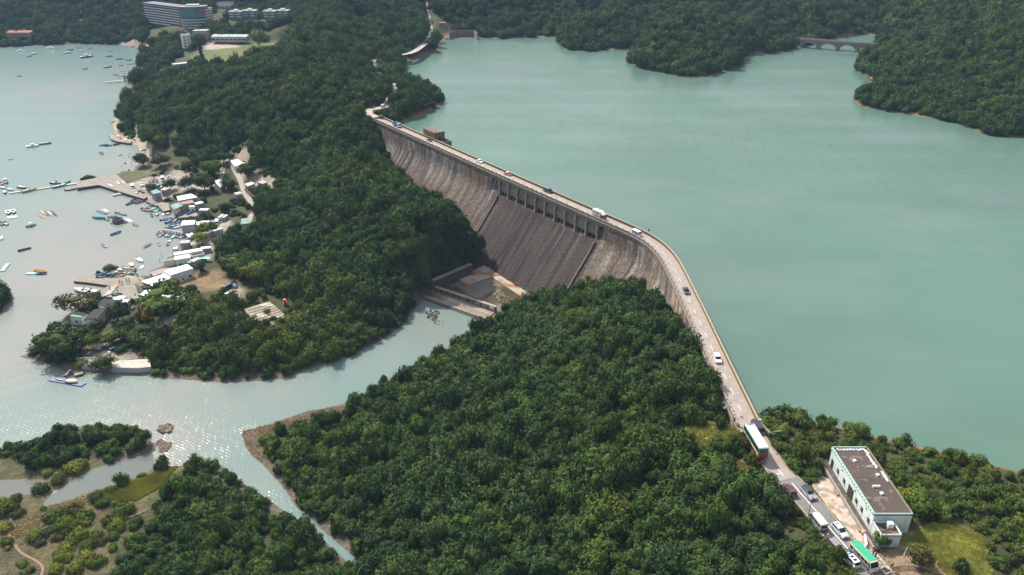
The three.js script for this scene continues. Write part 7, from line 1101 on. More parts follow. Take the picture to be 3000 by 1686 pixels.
// ------------------------------------------------------------ boats
function hullGeo(stern = 0.72, fine = 1.5, n = 10) {                   // unit hull: length 1 along z (bow at +0.5), beam 1, depth 1
  const sec = [[0, 0], [0.55, 0.12], [0.9, 0.5], [1, 1]], pos = [], idx = [], beam = (t) => (t < 0.45 ? lerp(stern, 1, smooth(0, 0.45, t)) : 1 - ((t - 0.45) / 0.55) ** fine) * 0.5;
  for (let i = 0; i <= n; i++) { const t = i / n, b = Math.max(0.012, beam(t)), rise = 0.35 * Math.max(0, t - 0.55) ** 1.5, keel = 0.5 * Math.max(0, t - 0.7); for (const s of [-1, 1]) for (const [w, h] of s < 0 ? sec.slice().reverse() : sec) pos.push(s * w * b, lerp(keel, 1 + rise, h), t - 0.5); }
  const m = sec.length * 2; for (let i = 0; i < n; i++) for (let k = 0; k < m - 1; k++) { const a = i * m + k; idx.push(a, a + m, a + 1, a + 1, a + m, a + m + 1); }
  for (let k = 1; k < m - 1; k++) idx.push(0, k, k + 1);
  const g = new THREE.BufferGeometry(); g.setAttribute('position', new THREE.Float32BufferAttribute(pos, 3)); g.setIndex(idx); const h = g.toNonIndexed(); h.computeVertexNormals();
  const deck = (y, k) => { const dp = [], di = []; for (let i = 0; i <= n; i++) { const t = i / n, b = Math.max(0.01, beam(t)) * k, r = 0.35 * Math.max(0, t - 0.55) ** 1.5; dp.push(-b, y + r * (y > 0.9 ? 1 : 0.3), (t - 0.5) * (k < 1 ? 0.97 : 1), b, y + r * (y > 0.9 ? 1 : 0.3), (t - 0.5) * (k < 1 ? 0.97 : 1)); if (i < n) di.push(2 * i, 2 * i + 1, 2 * i + 2, 2 * i + 1, 2 * i + 3, 2 * i + 2); } const q = new THREE.BufferGeometry(); q.setAttribute('position', new THREE.Float32BufferAttribute(dp, 3)); q.setIndex(di); q.computeVertexNormals(); return q; };
  const rail = (() => { const a = []; for (let i = 0; i < n; i++) for (const s of [-1, 1]) { const P = [i / n, (i + 1) / n].map((t) => V3(s * Math.max(0.012, beam(t)), 1 + 0.35 * Math.max(0, t - 0.55) ** 1.5, t - 0.5)); a.push(bar(P[0], P[1], 0.02, 0.02, 4)); } return merge(a); })();
  return { hull: h, floor: deck(0.35, 0.9), deck: deck(0.98, 0.985), rail };
}
const HULL = { tub: hullGeo(0.8, 2.2), sampan: hullGeo(0.6, 1.8), shell: hullGeo(0.15, 1.2, 14), speed: hullGeo(0.9, 1.9) };
const PAL = { white: [0.8, 0.8, 0.8], blue: [0.05, 0.18, 0.36], sky: [0.2, 0.38, 0.5], teal: [0.04, 0.26, 0.28], green: [0.05, 0.25, 0.16], red: [0.42, 0.05, 0.05], dark: [0.04, 0.045, 0.055], grey: [0.3, 0.31, 0.33], tan: [0.42, 0.32, 0.22], cream: [0.7, 0.62, 0.48], yellow: [0.7, 0.45, 0.03], orange: [0.6, 0.22, 0.03], pink: [0.6, 0.16, 0.3], brown: [0.13, 0.07, 0.045], navy: [0.035, 0.055, 0.22] };
const C = (n, r = 0.45) => M(...PAL[n], r);
function boat(kind, label, a, b, ha, hb, L, hullC, inC, o = {}) {
  const y = o.y ?? 0, p = W(a, b, y); if (o.land) p.y = Math.max(ground(p.x, -p.z), 0.05) + 0.05;
  const g = thing(o.name ?? { tub: 'rowing_boat', sampan: 'sampan', shell: 'long_boat', speed: 'motor_boat' }[kind], label, o.category ?? 'boat', p, heading(a, b, a + ha, b + hb, y), o.group), bw = o.B ?? { tub: 0.4, sampan: 0.3, shell: 0.11, speed: 0.34 }[kind] * L, D = o.D ?? { tub: 0.16, sampan: 0.15, shell: 0.045, speed: 0.17 }[kind] * L, S = HULL[kind], sc = (m) => { m.scale.set(bw, D, L); m.position.y = -D * 0.3; return m; };
  sc(mesh('hull', S.hull, C(hullC), g));
  if (o.decked ?? kind === 'speed') { sc(mesh('deck', S.deck, C(inC), g)); mesh('cockpit', box(bw * 0.6, 0.06, L * 0.4, 0, D * 0.72, -L * 0.18), C(o.seat ?? 'grey'), g); } else { sc(mesh('floor', S.floor, C(inC), g)); sc(mesh('gunwale', S.rail, C(o.rail ?? inC), g)); for (const z of kind === 'shell' ? [-0.25, -0.1, 0.05, 0.2] : [-0.22, 0.08]) mesh('thwart', box(bw * 0.86, 0.06, L * 0.05, 0, D * 0.45, z * L), C(o.seat ?? inC), g); }
  if (o.motor) mesh('outboard_motor', [box(0.32, 0.5, 0.36, 0, D * 0.9, -L * 0.52), box(0.14, 0.9, 0.18, 0, D * 0.4, -L * 0.53)], black, g);
  if (o.screen) mesh('windscreen', box(bw * 0.6, D * 0.5, 0.06, 0, D * 0.95, L * 0.06, 0, -0.5), carGlass, g);
  if (o.cabin) { mesh('cabin', prismX([[-L * 0.12, D * 0.6], [-L * 0.12, D * 0.6 + o.cabin], [L * 0.1, D * 0.6 + o.cabin], [L * 0.2, D * 0.6]], bw * 0.62, 0.06), C(o.cabinC ?? 'white'), g); mesh('cabin_window', box(bw * 0.64, o.cabin * 0.35, L * 0.16, 0, D * 0.6 + o.cabin * 0.6, -L * 0.02), carGlass, g); }
  if (o.tarp) { const s = new THREE.SphereGeometry(0.5, 14, 8, 0, 6.284, 0, 1.57); const m = mesh('boat_cover', s, M(...PAL[o.tarp], 0.75), g); m.scale.set(bw * 1.02, o.tarpH ?? D * 1.3, L * 0.92); m.position.y = D * 0.55; }
  if (o.canopy) { mesh('canopy', box(bw * 0.9, 0.08, L * 0.42, 0, D + 1.2, -L * 0.05), M(...PAL[o.canopy], 0.6), g); for (const x of [-1, 1]) for (const z of [-1, 1]) mesh('canopy_post', bar(V3(x * bw * 0.4, D * 0.4, -L * 0.05 + z * L * 0.19), V3(x * bw * 0.42, D + 1.2, -L * 0.05 + z * L * 0.19), 0.035), steel, g); }
  if (o.tower) mesh('wake_tower', [bar(V3(-bw * 0.42, D * 0.7, 0), V3(-bw * 0.3, D + 1.3, -L * 0.06), 0.05), bar(V3(bw * 0.42, D * 0.7, 0), V3(bw * 0.3, D + 1.3, -L * 0.06), 0.05), bar(V3(-bw * 0.3, D + 1.3, -L * 0.06), V3(bw * 0.3, D + 1.3, -L * 0.06), 0.06)], black, g);
  return g;
}
// far bay
const far1 = [[58, 150, 8, 0, 8.5, 'white', 'white', 'white motor boat farthest left in the far bay', { cabin: 1.2 }], [148, 143, 9, 0, 10, 'white', 'white', 'white cabin boat with a flat roof in the middle of the far bay', { cabin: 1.8 }], [86, 166, 9, -2, 7.5, 'sky', 'tan', 'sky blue open boat near the left of the far bay'], [99, 159, 9, -1, 8, 'grey', 'white', 'grey and white motor boat behind the sky blue boat', { cabin: 1 }], [197, 156, 9, -1, 8.5, 'grey', 'white', 'grey-hulled boat with a small cabin in the far bay', { cabin: 1.1 }], [206, 147, 9, 0, 7.5, 'blue', 'sky', 'blue flat boat behind the grey cabin boat'], [231, 141, 7, 0, 5, 'red', 'orange', 'tiny reddish boat near the far shore rocks'], [239, 151, 8, 0, 6.5, 'grey', 'grey', 'grey covered boat in the middle of the far bay', { tarp: 'grey' }], [245, 157, 7, 0, 5, 'white', 'grey', 'tiny white dinghy in front of the grey covered boat'], [264, 142, 7, 0, 5, 'teal', 'sky', 'tiny teal boat at the back of the far bay'], [253, 168, 9, -1, 13, 'navy', 'white', 'large cabin cruiser with a dark blue hull in the far bay', { cabin: 2.2, B: 4 }], [320, 166, 9, 0, 7.5, 'blue', 'sky', 'long blue boat right of the cabin cruiser'], [350, 174, 9, 0, 7.8, 'blue', 'teal', 'blue boat closest to the old stone jetty'], [325, 151, 7, 0, 5, 'sky', 'grey', 'pale blue dinghy behind the long blue boat'], [377, 177, 7, 0, 7, 'teal', 'sky', 'teal boat tied at the old stone jetty'], [353, 193, 8, -1, 6, 'yellow', 'orange', 'yellow boat below the old stone jetty'], [344, 198, 8, 0, 5, 'white', 'white', 'small white boat below the yellow boat'], [315, 198, 9, -1, 8, 'dark', 'dark', 'long dark boat left of the yellow boat'], [250, 203, 7, -1, 5, 'dark', 'dark', 'small dark float in the middle of the bay'], [360, 210, 8, 0, 6, 'white', 'grey', 'upper white boat near the landing jetty'], [368, 215, 8, 0, 5.5, 'white', 'white', 'lower white boat near the landing jetty'], [339, 220, 8, 0, 5.5, 'orange', 'red', 'orange boat left of the landing jetty'], [349, 226, 7, 0, 5, 'grey', 'white', 'pale dinghy just above the landing jetty'], [56, 224, 7, 0, 4.5, 'red', 'tan', 'lone reddish raft on the left of the bay'], [95, 430, 9, -1, 8.5, 'white', 'white', 'white motor boat moored alone in the bay', { cabin: 1.3 }], [131, 422, 9, -1, 8.5, 'teal', 'blue', 'dark teal long boat right of the lone motor boat'], [303, 426, 9, -1, 6, 'sky', 'blue', 'left of two blue boats off the jetty platform', { tarp: 'blue' }], [316, 428, 9, -1, 5, 'blue', 'dark', 'right of two blue boats off the jetty platform'], [297, 450, 5, 3, 5.5, 'sky', 'blue', 'blue boat with a green shelter in the open bay', { canopy: 'green' }], [31, 468, 7, 0, 3, 'yellow', 'orange', 'tiny yellow buoy raft at the left of the bay']];
for (const [a, b, ha, hb, L, h, i, l, o] of far1) boat(L > 7.9 ? 'speed' : 'tub', l, a, b, ha, hb, L, h, i, o);
// pontoon and causeway
for (const r of [['speed', 163, 539, 9, 1, 8, 'dark', 'dark', 'dark wakeboard boat on the far side of the pontoon', { tower: 1, screen: 1 }], ['speed', 174, 547, 9, -2, 8.5, 'teal', 'sky', 'bright teal speedboat on the near side of the pontoon', { screen: 1, motor: 1 }], ['tub', 199, 534, 6, -3, 5, 'green', 'green', 'green covered dinghy at the root of the pontoon', { tarp: 'green' }], ['speed', 206, 557, 9, -1, 6.5, 'red', 'dark', 'dark red motor boat in front of the causeway end', { motor: 1 }], ['tub', 230, 557, 4, 4, 5, 'dark', 'grey', 'black inflatable dinghy at the causeway corner'], ['speed', 64, 551, 9, 2, 8, 'dark', 'grey', 'grey wakeboard boat beyond the pontoon', { tower: 1 }], ['speed', 85, 560, 9, -2, 9, 'yellow', 'dark', 'yellow-hulled wakeboard boat on the near side of the pontoon', { tower: 1, screen: 1 }], ['sampan', 5, 540, 2, 6, 7, 'brown', 'tan', 'brown boat at the very left edge by the pontoon head', { canopy: 'brown' }], ['sampan', 17, 535, 2, 6, 7.5, 'brown', 'grey', 'dark brown boat beside the pontoon head', { canopy: 'grey' }], ['speed', 13, 565, 2, 6, 6.5, 'dark', 'grey', 'dark boat at the end of the pontoon', { tower: 1 }], ['speed', 8, 552, 7, 3, 6, 'sky', 'grey', 'pale blue boat among the pontoon head cluster'], ['speed', 30, 557, 8, 2, 6.5, 'white', 'grey', 'white-hulled boat beside the pontoon head', { motor: 1 }], ['speed', 23, 625, 3, 8, 7, 'red', 'white', 'left motor boat of the moored pair, white with red', { B: 2.6, screen: 1 }], ['speed', 38, 622, 3, 8, 7, 'brown', 'white', 'right motor boat of the moored pair, brown sided', { B: 2.6, screen: 1 }], ['sampan', 3, 658, 3, 6, 6.5, 'brown', 'brown', 'brown boat cut off by the left edge'], ['tub', 17, 657, 4, 5, 6, 'grey', 'sky', 'pale blue dinghy beside the brown boat at the left edge', { motor: 1 }], ['speed', 2, 700, 2, 7, 5.5, 'white', 'white', 'white boat bow entering at the left edge', { motor: 1 }], ['tub', 91, 663, 7, -2, 5.2, 'grey', 'teal', 'small grey workboat alone in the shallows', { canopy: 'sky', motor: 1 }], ['tub', 71, 733, 8, -2, 6.2, 'brown', 'brown', 'dark brown flat boat alone on the silty water', { B: 1.4 }]]) boat(r[0], r[8], r[1], r[2], r[3], r[4], r[5], r[6], r[7], r[9]);
for (const [i, [a, b, h, n]] of [[117, 633, 'tan', 'leftmost'], [126, 624, 'cream', 'second'], [135, 627, 'red', 'red third'], [146, 627, 'cream', 'fourth'], [157, 627, 'navy', 'dark rightmost']].entries()) boat('shell', `${n} of five long racing boats moored side by side`, a, b, 12, 10, 11.5, h === 'red' ? 'red' : h === 'navy' ? 'dark' : 'cream', h, { B: 1.3, D: 0.6 });
for (const r of [['shell', 297, 624, 12, 4, 11, 'blue', 'sky', 'long blue racing boat left of the white ones', { B: 1.3, D: 0.6 }], ['shell', 305, 620, 11, 7, 11.5, 'white', 'cream', 'left white racing boat of the offshore pair', { B: 1.2, D: 0.6 }], ['shell', 311, 618, 11, 7, 11.5, 'cream', 'white', 'right white racing boat of the offshore pair', { B: 1.2, D: 0.6 }], ['sampan', 290, 640, 9, 1, 8, 'teal', 'teal', 'boxy boat under a dark green cover', { tarp: 'teal', B: 3, tarpH: 2 }], ['tub', 345, 626, 7, 1, 4, 'dark', 'grey', 'small dark dinghy near the stone ring', { motor: 1 }], ['sampan', 361, 630, 9, 2, 5.5, 'teal', 'teal', 'teal covered dinghy right of the small dark one', { tarp: 'teal' }], ['tub', 330, 637, 8, -1, 5, 'sky', 'blue', 'bright blue dinghy left of the stone ring', { motor: 1 }], ['tub', 314, 646, 7, 2, 4.2, 'dark', 'tan', 'small dark dinghy behind the green covered boat'], ['shell', 371, 647, 13, 6, 13, 'white', 'white', 'front white racing boat right of the stone ring', { B: 1.1, D: 0.5, decked: true }], ['shell', 377, 645, 13, 6, 13, 'white', 'cream', 'rear white racing boat right of the stone ring', { B: 1.1, D: 0.5, decked: true }], ['tub', 363, 653, 8, 1, 4.5, 'blue', 'blue', 'blue dinghy under the bow of the racing boats'], ['tub', 398, 661, 7, 2, 4.3, 'tan', 'tan', 'tan dinghy at the end of the racing boats'], ['sampan', 339, 685, 8, -3, 6.5, 'blue', 'blue', 'solitary blue boat off the short pier'], ['sampan', 304, 722, 7, 5, 6.5, 'white', 'navy', 'white rowing boat with a dark blue inside', { rail: 'white' }], ['sampan', 431, 721, 7, -4, 6.2, 'white', 'dark', 'white rowing boat with dark seats nearest the long white house'], ['tub', 465, 718, 3, 5, 3.8, 'sky', 'grey', 'pale blue dinghy between the rowing boat and the pier'], ['tub', 495, 707, 3, 5, 4, 'teal', 'white', 'upper of two dinghies below the short pier'], ['tub', 492, 716, 3, -5, 4, 'dark', 'grey', 'lower of two dinghies below the short pier', { motor: 1 }], ['speed', 410, 765, 8, 5, 6.4, 'white', 'white', 'white and teal motor boat off the garden terrace', { motor: 1 }], ['tub', 415, 784, 3, -5, 4, 'white', 'white', 'white upturned raft on the shallows', { decked: true, D: 0.4 }], ['speed', 348, 571, 9, -2, 7.4, 'white', 'grey', 'white boat lying below the causeway wall'], ['sampan', 381, 597, 9, -4, 6.5, 'dark', 'grey', 'dark boat outermost at the slipway foot'], ['sampan', 397, 587, 9, -4, 7.5, 'dark', 'dark', 'long dark boat between the slipway and the blue boats'], ['sampan', 404, 590, 9, -4, 8, 'blue', 'sky', 'bright blue boat at the slipway foot'], ['sampan', 411, 593, 9, -3, 7, 'red', 'grey', 'red-edged boat right of the bright blue boat'], ['sampan', 425, 617, 9, 3, 8, 'brown', 'tan', 'old brown wooden boat left of the landing stage'], ['sampan', 443, 612, 9, 1, 7, 'tan', 'cream', 'cream boat with a tan hull at the landing stage'], ['sampan', 448, 603, 9, -4, 6.5, 'navy', 'navy', 'boat under a dark blue tarpaulin at the landing stage', { tarp: 'navy' }], ['sampan', 446, 617, 9, -3, 6.5, 'sky', 'sky', 'boat under a sky blue tarpaulin at the landing stage', { tarp: 'sky' }], ['sampan', 460, 618, 9, -2, 6, 'grey', 'white', 'white-decked boat against the landing stage wall', { motor: 1 }], ['sampan', 444, 633, 3, 8, 5.5, 'tan', 'dark', 'tan boat with clutter in front of the landing stage'], ['sampan', 458, 629, 3, 8, 6.5, 'teal', 'cream', 'boat with a green and white canopy in front of the landing stage', { canopy: 'green' }], ['speed', 479, 629, 2, -8, 4.6, 'white', 'white', 'white rounded boat right of the landing stage'], ['speed', 489, 625, -3, -7, 6, 'pink', 'white', 'pink and white boat moored at the wharf'], ['sampan', 483, 644, 9, -2, 6, 'navy', 'white', 'white boat with a dark blue rim off the wharf'], ['sampan', 495, 648, 9, -7, 8.5, 'blue', 'sky', 'large blue and white boat off the wharf', { motor: 1, rail: 'white' }], ['sampan', 512, 646, 5, -8, 8, 'teal', 'grey', 'blue boat with an orange lining off the wharf', { motor: 1, rail: 'sky', seat: 'orange' }], ['sampan', 531, 643, 3, -8, 7.5, 'green', 'cream', 'green boat with a cream lining behind the boathouse'], ['sampan', 543, 642, -3, -8, 7, 'sky', 'white', 'white and blue boat behind the boathouse', { rail: 'white' }], ['sampan', 517, 656, 9, -1, 7.5, 'blue', 'sky', 'upper blue boat left of the boathouse'], ['sampan', 517, 663, 9, -1, 7.8, 'sky', 'white', 'lower blue boat left of the boathouse', { motor: 1 }], ['sampan', 520, 668, 9, -2, 6, 'white', 'white', 'white dinghy left of the boathouse'], ['sampan', 494, 671, 9, 0, 6, 'blue', 'blue', 'blue boat tied on the far side of the short pier']]) boat(r[0], r[8], r[1], r[2], r[3], r[4], r[5], r[6], r[7], r[9]);
for (const [i, [a, b, c, x]] of [[464, 685, 'dark', 'first, dark'], [470, 690, 'blue', 'second, deep blue'], [478, 686, 'grey', 'third, pale-seated'], [487, 690, 'teal', 'fourth, teal'], [495, 691, 'sky', 'fifth, sky blue'], [508, 694, 'sky', 'sixth, slender sky blue'], [520, 693, 'teal', 'seventh, long teal'], [530, 695, 'dark', 'eighth, dark blue'], [539, 693, 'grey', 'ninth, cream-lined']].entries()) boat('sampan', `${x} dinghy counting from the left in the row along the short pier`, a, b, 5, -6, 5 + (i % 3) * 0.5, c, i % 2 ? 'white' : 'grey', { motor: i % 3 === 0, group: 'dinghies in a row along the short pier' });
// sandbar and quay
for (const r of [['sampan', 303, 807, 9, -3, 6, 'sky', 'sky', 'sky blue canoe on the sand beside the lone tree', { land: 1 }], ['tub', 304, 817, 9, -1, 6.5, 'navy', 'blue', 'deep blue boat drawn up on the ramp', { land: 1 }], ['tub', 338, 814, 9, -3, 5, 'sky', 'blue', 'left blue kayak pile on the sandbar', { land: 1 }], ['tub', 348, 811, 9, -2, 5, 'blue', 'sky', 'right blue boat on the sandbar', { land: 1 }], ['tub', 353, 816, 8, -2, 5, 'yellow', 'orange', 'yellow boat on the ramp', { land: 1 }], ['tub', 351, 796, 7, 4, 5, 'grey', 'white', 'white-lined dinghy on the grassy sandbar', { land: 1 }], ['tub', 368, 788, 7, 3, 5, 'white', 'tan', 'pale dinghy at the back of the sandbar', { land: 1 }], ['sampan', 375, 807, 9, 1, 7, 'teal', 'white', 'dark green boat in front of the sandbar', { land: 1 }], ['sampan', 393, 795, 4, -6, 5.5, 'dark', 'dark', 'boat under a dark cover at the end of the sandbar', { tarp: 'dark' }], ['speed', 385, 778, 4, 7, 5.5, 'red', 'white', 'red and white motor boat off the sandbar', { motor: 1 }], ['tub', 342, 801, 2, -5, 3, 'white', 'white', 'small white upturned tender on the sandbar', { decked: true, land: 1 }], ['tub', 286, 803, 6, -1, 2.6, 'navy', 'navy', 'small blue float at the edge of the sand', { decked: true, land: 1 }], ['shell', 322, 545, 8, 5, 10, 'white', 'white', 'long white upturned boat in the causeway rack nearest the bay', { y: 1.7, B: 1.4, D: 0.8, decked: true }], ['shell', 345, 538, 7, 6, 8, 'cream', 'white', 'middle white boat laid up on the causeway', { y: 1.7, B: 1.3, D: 0.7, decked: true }], ['shell', 361, 536, 7, 6, 8, 'white', 'cream', 'right white boat laid up on the causeway', { y: 1.7, B: 1.3, D: 0.7, decked: true }], ['shell', 486, 450, 6, 7, 9, 'cream', 'white', 'left of two pale racing boats laid up behind the bushes', { land: 1, B: 1.4, D: 0.7, decked: true }], ['shell', 493, 446, 5, 7, 9, 'tan', 'cream', 'right of two pale racing boats laid up behind the bushes', { land: 1, B: 1.4, D: 0.7, decked: true }], ['sampan', 428, 449, 9, -2, 6, 'teal', 'teal', 'teal boat beside the dark round trees', { land: 1 }], ['tub', 475, 452, 8, 2, 5, 'navy', 'pink', 'dark blue and pink boats behind the bushes', { land: 1 }], ['sampan', 516, 451, 8, -2, 6, 'sky', 'teal', 'pale teal boat right of the laid-up racing boats', { land: 1 }], ['sampan', 355, 380, 9, -3, 8, 'blue', 'dark', 'dark blue boat at the top of the shoreline boatyard', { land: 1, tarp: 'dark' }], ['sampan', 362, 376, 9, -2, 8, 'sky', 'sky', 'sky blue boat in the shoreline boatyard', { land: 1, tarp: 'sky' }], ['sampan', 358, 385, 9, -4, 8, 'white', 'white', 'white boat in the shoreline boatyard', { land: 1 }], ['sampan', 378, 375, 8, -2, 6, 'blue', 'blue', 'blue covered boat at the right of the shoreline boatyard', { land: 1, tarp: 'blue' }], ['sampan', 334, 358, 8, -2, 6, 'white', 'white', 'white boat drawn up on the sandy beach', { land: 1 }], ['tub', 342, 424, 8, -2, 6, 'dark', 'red', 'dark boat tied to the jetty platform'], ['tub', 390, 395, 8, -2, 5, 'navy', 'red', 'dark boat among clutter at the boatyard', { land: 1 }], ['sampan', 560, 623, 9, -4, 7, 'blue', 'sky', 'right blue kayak on the wharf', { y: 1.7 }], ['sampan', 530, 629, 9, -4, 7, 'navy', 'blue', 'left dark blue kayak on the wharf', { y: 1.7 }], ['tub', 45, 1303, 8, -3, 3.6, 'brown', 'grey', 'old grey skiff at the edge of the marsh island', { rail: 'grey' }]]) boat(r[0], r[8], r[1], r[2], r[3], r[4], r[5], r[6], r[7], r[9]);
// the big speedboat
{ const g = boat('speed', 'large white motor boat with a dark waterline beside the quay', 250, 857, 10, 1.4, 13, 'white', 'white', { B: 3.2, D: 1.9, motor: 1, screen: 1, seat: 'cream' }); g.rotation.y += Math.PI; mesh('waterline', box(3.0, 0.3, 11, 0, -0.02, -0.6), M(0.03, 0.035, 0.05), g); for (const [x, z] of [[0.5, 1.5], [-0.5, -0.5], [0.4, -2.2]]) mesh('seat', box(0.9, 0.5, 0.9, x, 1.6, z), C('cream'), g); mesh('bow_rail', [bar(V3(-0.9, 1.9, 2.5), V3(0, 2.1, 5.6), 0.05), bar(V3(0.9, 1.9, 2.5), V3(0, 2.1, 5.6), 0.05)], steel, g); }
// rafts and floats
const raft = (label, a, b, c, e, L, w, col, n) => { const p = W(a, b, 0), g = thing('float', label, 'raft', p, heading(a, b, a + c, b + e, 0)); const k = Math.max(2, Math.round(L / 1)), m = Math.max(1, Math.round(w)); for (let i = 0; i < k; i++) for (let j = 0; j < m; j++) mesh('float_block', box(w / m - 0.04, 0.45, L / k - 0.04, (j + 0.5) * w / m - w / 2, 0.15, (i + 0.5) * L / k - L / 2), C(col, 0.5), g); return g; };
raft('long blue float at the left edge of the shallows', 14, 785, 7, -9, 9, 2, 'sky'); raft('short blue float left of the yellow pedal boats', 93, 803, 9, 0, 5.5, 2, 'sky'); raft('large blue raft dock off the footway', 196, 1121, 9, 1.6, 15, 2.4, 'navy'); raft('blue gangway joining the raft dock', 192, 1107, 5, -4, 6, 2, 'navy'); raft('left white float of the moored pair', 29, 638, 3, 6, 3.5, 2.6, 'white'); raft('right white float of the moored pair', 42, 637, 3, 6, 3, 2.4, 'white');
boat('shell', 'yellow-green kayak lying on the raft dock', 181, 1115, 9, 1.5, 6, 'yellow', 'green', { y: 0.5, B: 0.8, D: 0.4, decked: true }); boat('tub', 'cream dinghy lying on the raft dock', 209, 1119, 9, 1, 5, 'cream', 'cream', { y: 0.5, tarp: 'cream' });
boat('tub', 'yellow pedal boat behind the dark blue one', 119, 798, 9, 1, 7, 'yellow', 'orange', { B: 2 }); boat('tub', 'dark blue pedal boat in front of the yellow one', 120, 804, 9, 0, 5, 'navy', 'navy', { B: 1.6 });
// stone ring, kayaks on the quay
{ const p = W(345, 652, 0), g = thing('stone_ring', 'round stone-walled structure standing in the shallows', 'well', p); mesh('ring_wall', new THREE.LatheGeometry([[2.9, -0.5], [2.8, 2.2], [2.2, 2.2], [2.2, -0.5]].map(([a, b]) => new THREE.Vector2(a, b)), 24), textured(0.16, 0.12, 0.1), g); for (let i = 0; i < 9; i++) mesh('rock', new THREE.DodecahedronGeometry(0.45).translate(Math.cos(i * 1.1) * 3.6, 0.05, Math.sin(i * 1.1) * 3.6), M(0.12, 0.1, 0.09, 0.95), g); }
const kay = ['red', 'white', 'teal', 'sky', 'white', 'green', 'orange', 'red', 'yellow'];
kay.forEach((c, i) => boat('shell', `${['nearest', 'second', 'third', 'fourth', 'fifth', 'sixth', 'seventh', 'eighth', 'farthest'][i]} kayak in the colourful row on the quay`, 313 + i * 2.6, 866 - i * 3, 9, -3.2, 5, c, c, { y: 1.75, B: 0.9, D: 0.4, decked: true, name: 'kayak', category: 'kayak', group: 'kayaks in a row on the quay' }));
boat('tub', 'green boat lying on the quay beside the small crane', 342, 864, 9, -1, 4.4, 'green', 'teal', { y: 1.75 });
[['red', 367, 1013, 'long red kayak among the garden clutter'], ['white', 372, 996, 'white kayak on the garden rack'], ['navy', 378, 985, 'dark blue kayak on the garden rack'], ['orange', 345, 1018, 'orange kayak beside the garden path'], ['white', 385, 1008, 'white dinghy behind the red kayak'], ['teal', 242, 1006, 'teal upturned boat beside the garden lawn'], ['white', 302, 1032, 'pale boat hull on the terrace of the sea wall'], ['grey', 398, 960, 'grey boat under the trees beside the pipes']].forEach(([c, a, b, l]) => boat('shell', l, a, b, 9, -4, 6, c, c, { land: 1, B: 1, D: 0.45, decked: true, name: 'kayak', category: 'kayak' }));
// bollards, posts, crane, parasol, fence on the quays
const post2 = (n, l, a, b, y, h, m, top, group) => { const g = thing(n, l, n.replace(/_/g, ' '), W(a, b, y), 0, group); mesh('shaft', cyl(0.22, 0.2, h, 0, 0, 0, 8), m, g); if (top) mesh('cap', cyl(0.3, 0.24, 0.4, 0, h, 0, 8), top, g); };
[[350, 832, 'first mooring post from the left on the quay, white-capped'], [358, 836, 'second mooring post from the left on the quay, bare'], [371, 827, 'third mooring post on the quay, beside the blue box'], [379, 828, 'fourth mooring post on the quay'], [404, 814, 'mooring post on the quay nearest the slipway'], [322, 850, 'mooring post at the water end of the kayak row'], [294, 862, 'mooring post at the left corner of the quay']].forEach(([a, b, l], i) => post2('mooring_post', l, a, b, 1.7, 2.2, timber, i % 2 ? null : M(0.7, 0.7, 0.7), 'mooring posts on the quay'));
[[474, 752, 'white globe lamp at the outer corner of the sun terrace'], [478, 764, 'white globe lamp nearer the sun terrace wall'], [507, 735, 'white globe lamp at the gable of the long white house'], [468, 772, 'left white globe lamp of the garden terrace'], [470, 775, 'white globe lamp on the garden terrace edge'], [489, 775, 'white globe lamp before the awning'], [505, 770, 'right white globe lamp of the garden terrace'], [506, 714, 'white globe lamp at the potted plants']].forEach(([a, b, l]) => { const g = thing('garden_lamp', l, 'lamp', W(a, b, 2), 0, 'globe lamps along the seafront terraces'); mesh('post', cyl(0.06, 0.06, 3.4, 0, 0, 0, 6), steel, g); mesh('globe', new THREE.SphereGeometry(0.3, 12, 8).translate(0, 3.6, 0), M(0.8, 0.8, 0.8, 0.4), g); });
{ const g = thing('davit', 'small green davit crane on the quay', 'crane', W(345, 862, 1.7)); mesh('post', cyl(0.18, 0.15, 3.4, 0, 0, 0, 8), M(0.1, 0.25, 0.17, 0.6), g); mesh('jib', bar(V3(0, 3.3, 0), V3(1.8, 3.8, 0.6), 0.1), M(0.1, 0.25, 0.17, 0.6), g); }
{ const p = W(566, 496, 4); p.y = ground(p.x, -p.z); const g = thing('parasol', 'pink and white parasol beside the blue car', 'parasol', p); mesh('pole', cyl(0.05, 0.05, 2.4, 0, 0, 0, 6), steel, g); for (let k = 0; k < 8; k++) mesh('panel', new THREE.ConeGeometry(2.1, 0.8, 3, 1, true, k * Math.PI / 4, Math.PI / 4).translate(0, 2.5, 0), k % 2 ? M(0.75, 0.75, 0.75, 0.7) : M(0.65, 0.12, 0.2, 0.7), g); }
{ const g = thing('fence', 'pale timber fence along the edge of the mud flat and car park', 'fence', V3(0, 0, 0)), P = px([[366, 530], [390, 532], [420, 528], [452, 522]], 1.6), c = new THREE.CatmullRomCurve3(P.map(([x, d]) => V3(x, 1.7, -d))).getSpacedPoints(24); for (let i = 0; i < 24; i++) { mesh('rail', bar(c[i].clone().setY(2.2), c[i + 1].clone().setY(2.2), 0.1), M(0.5, 0.46, 0.4, 0.9), g); mesh('fence_post', bar(c[i].clone().setY(0.5), c[i].clone().setY(2.4), 0.09), M(0.45, 0.4, 0.35, 0.9), g); } }
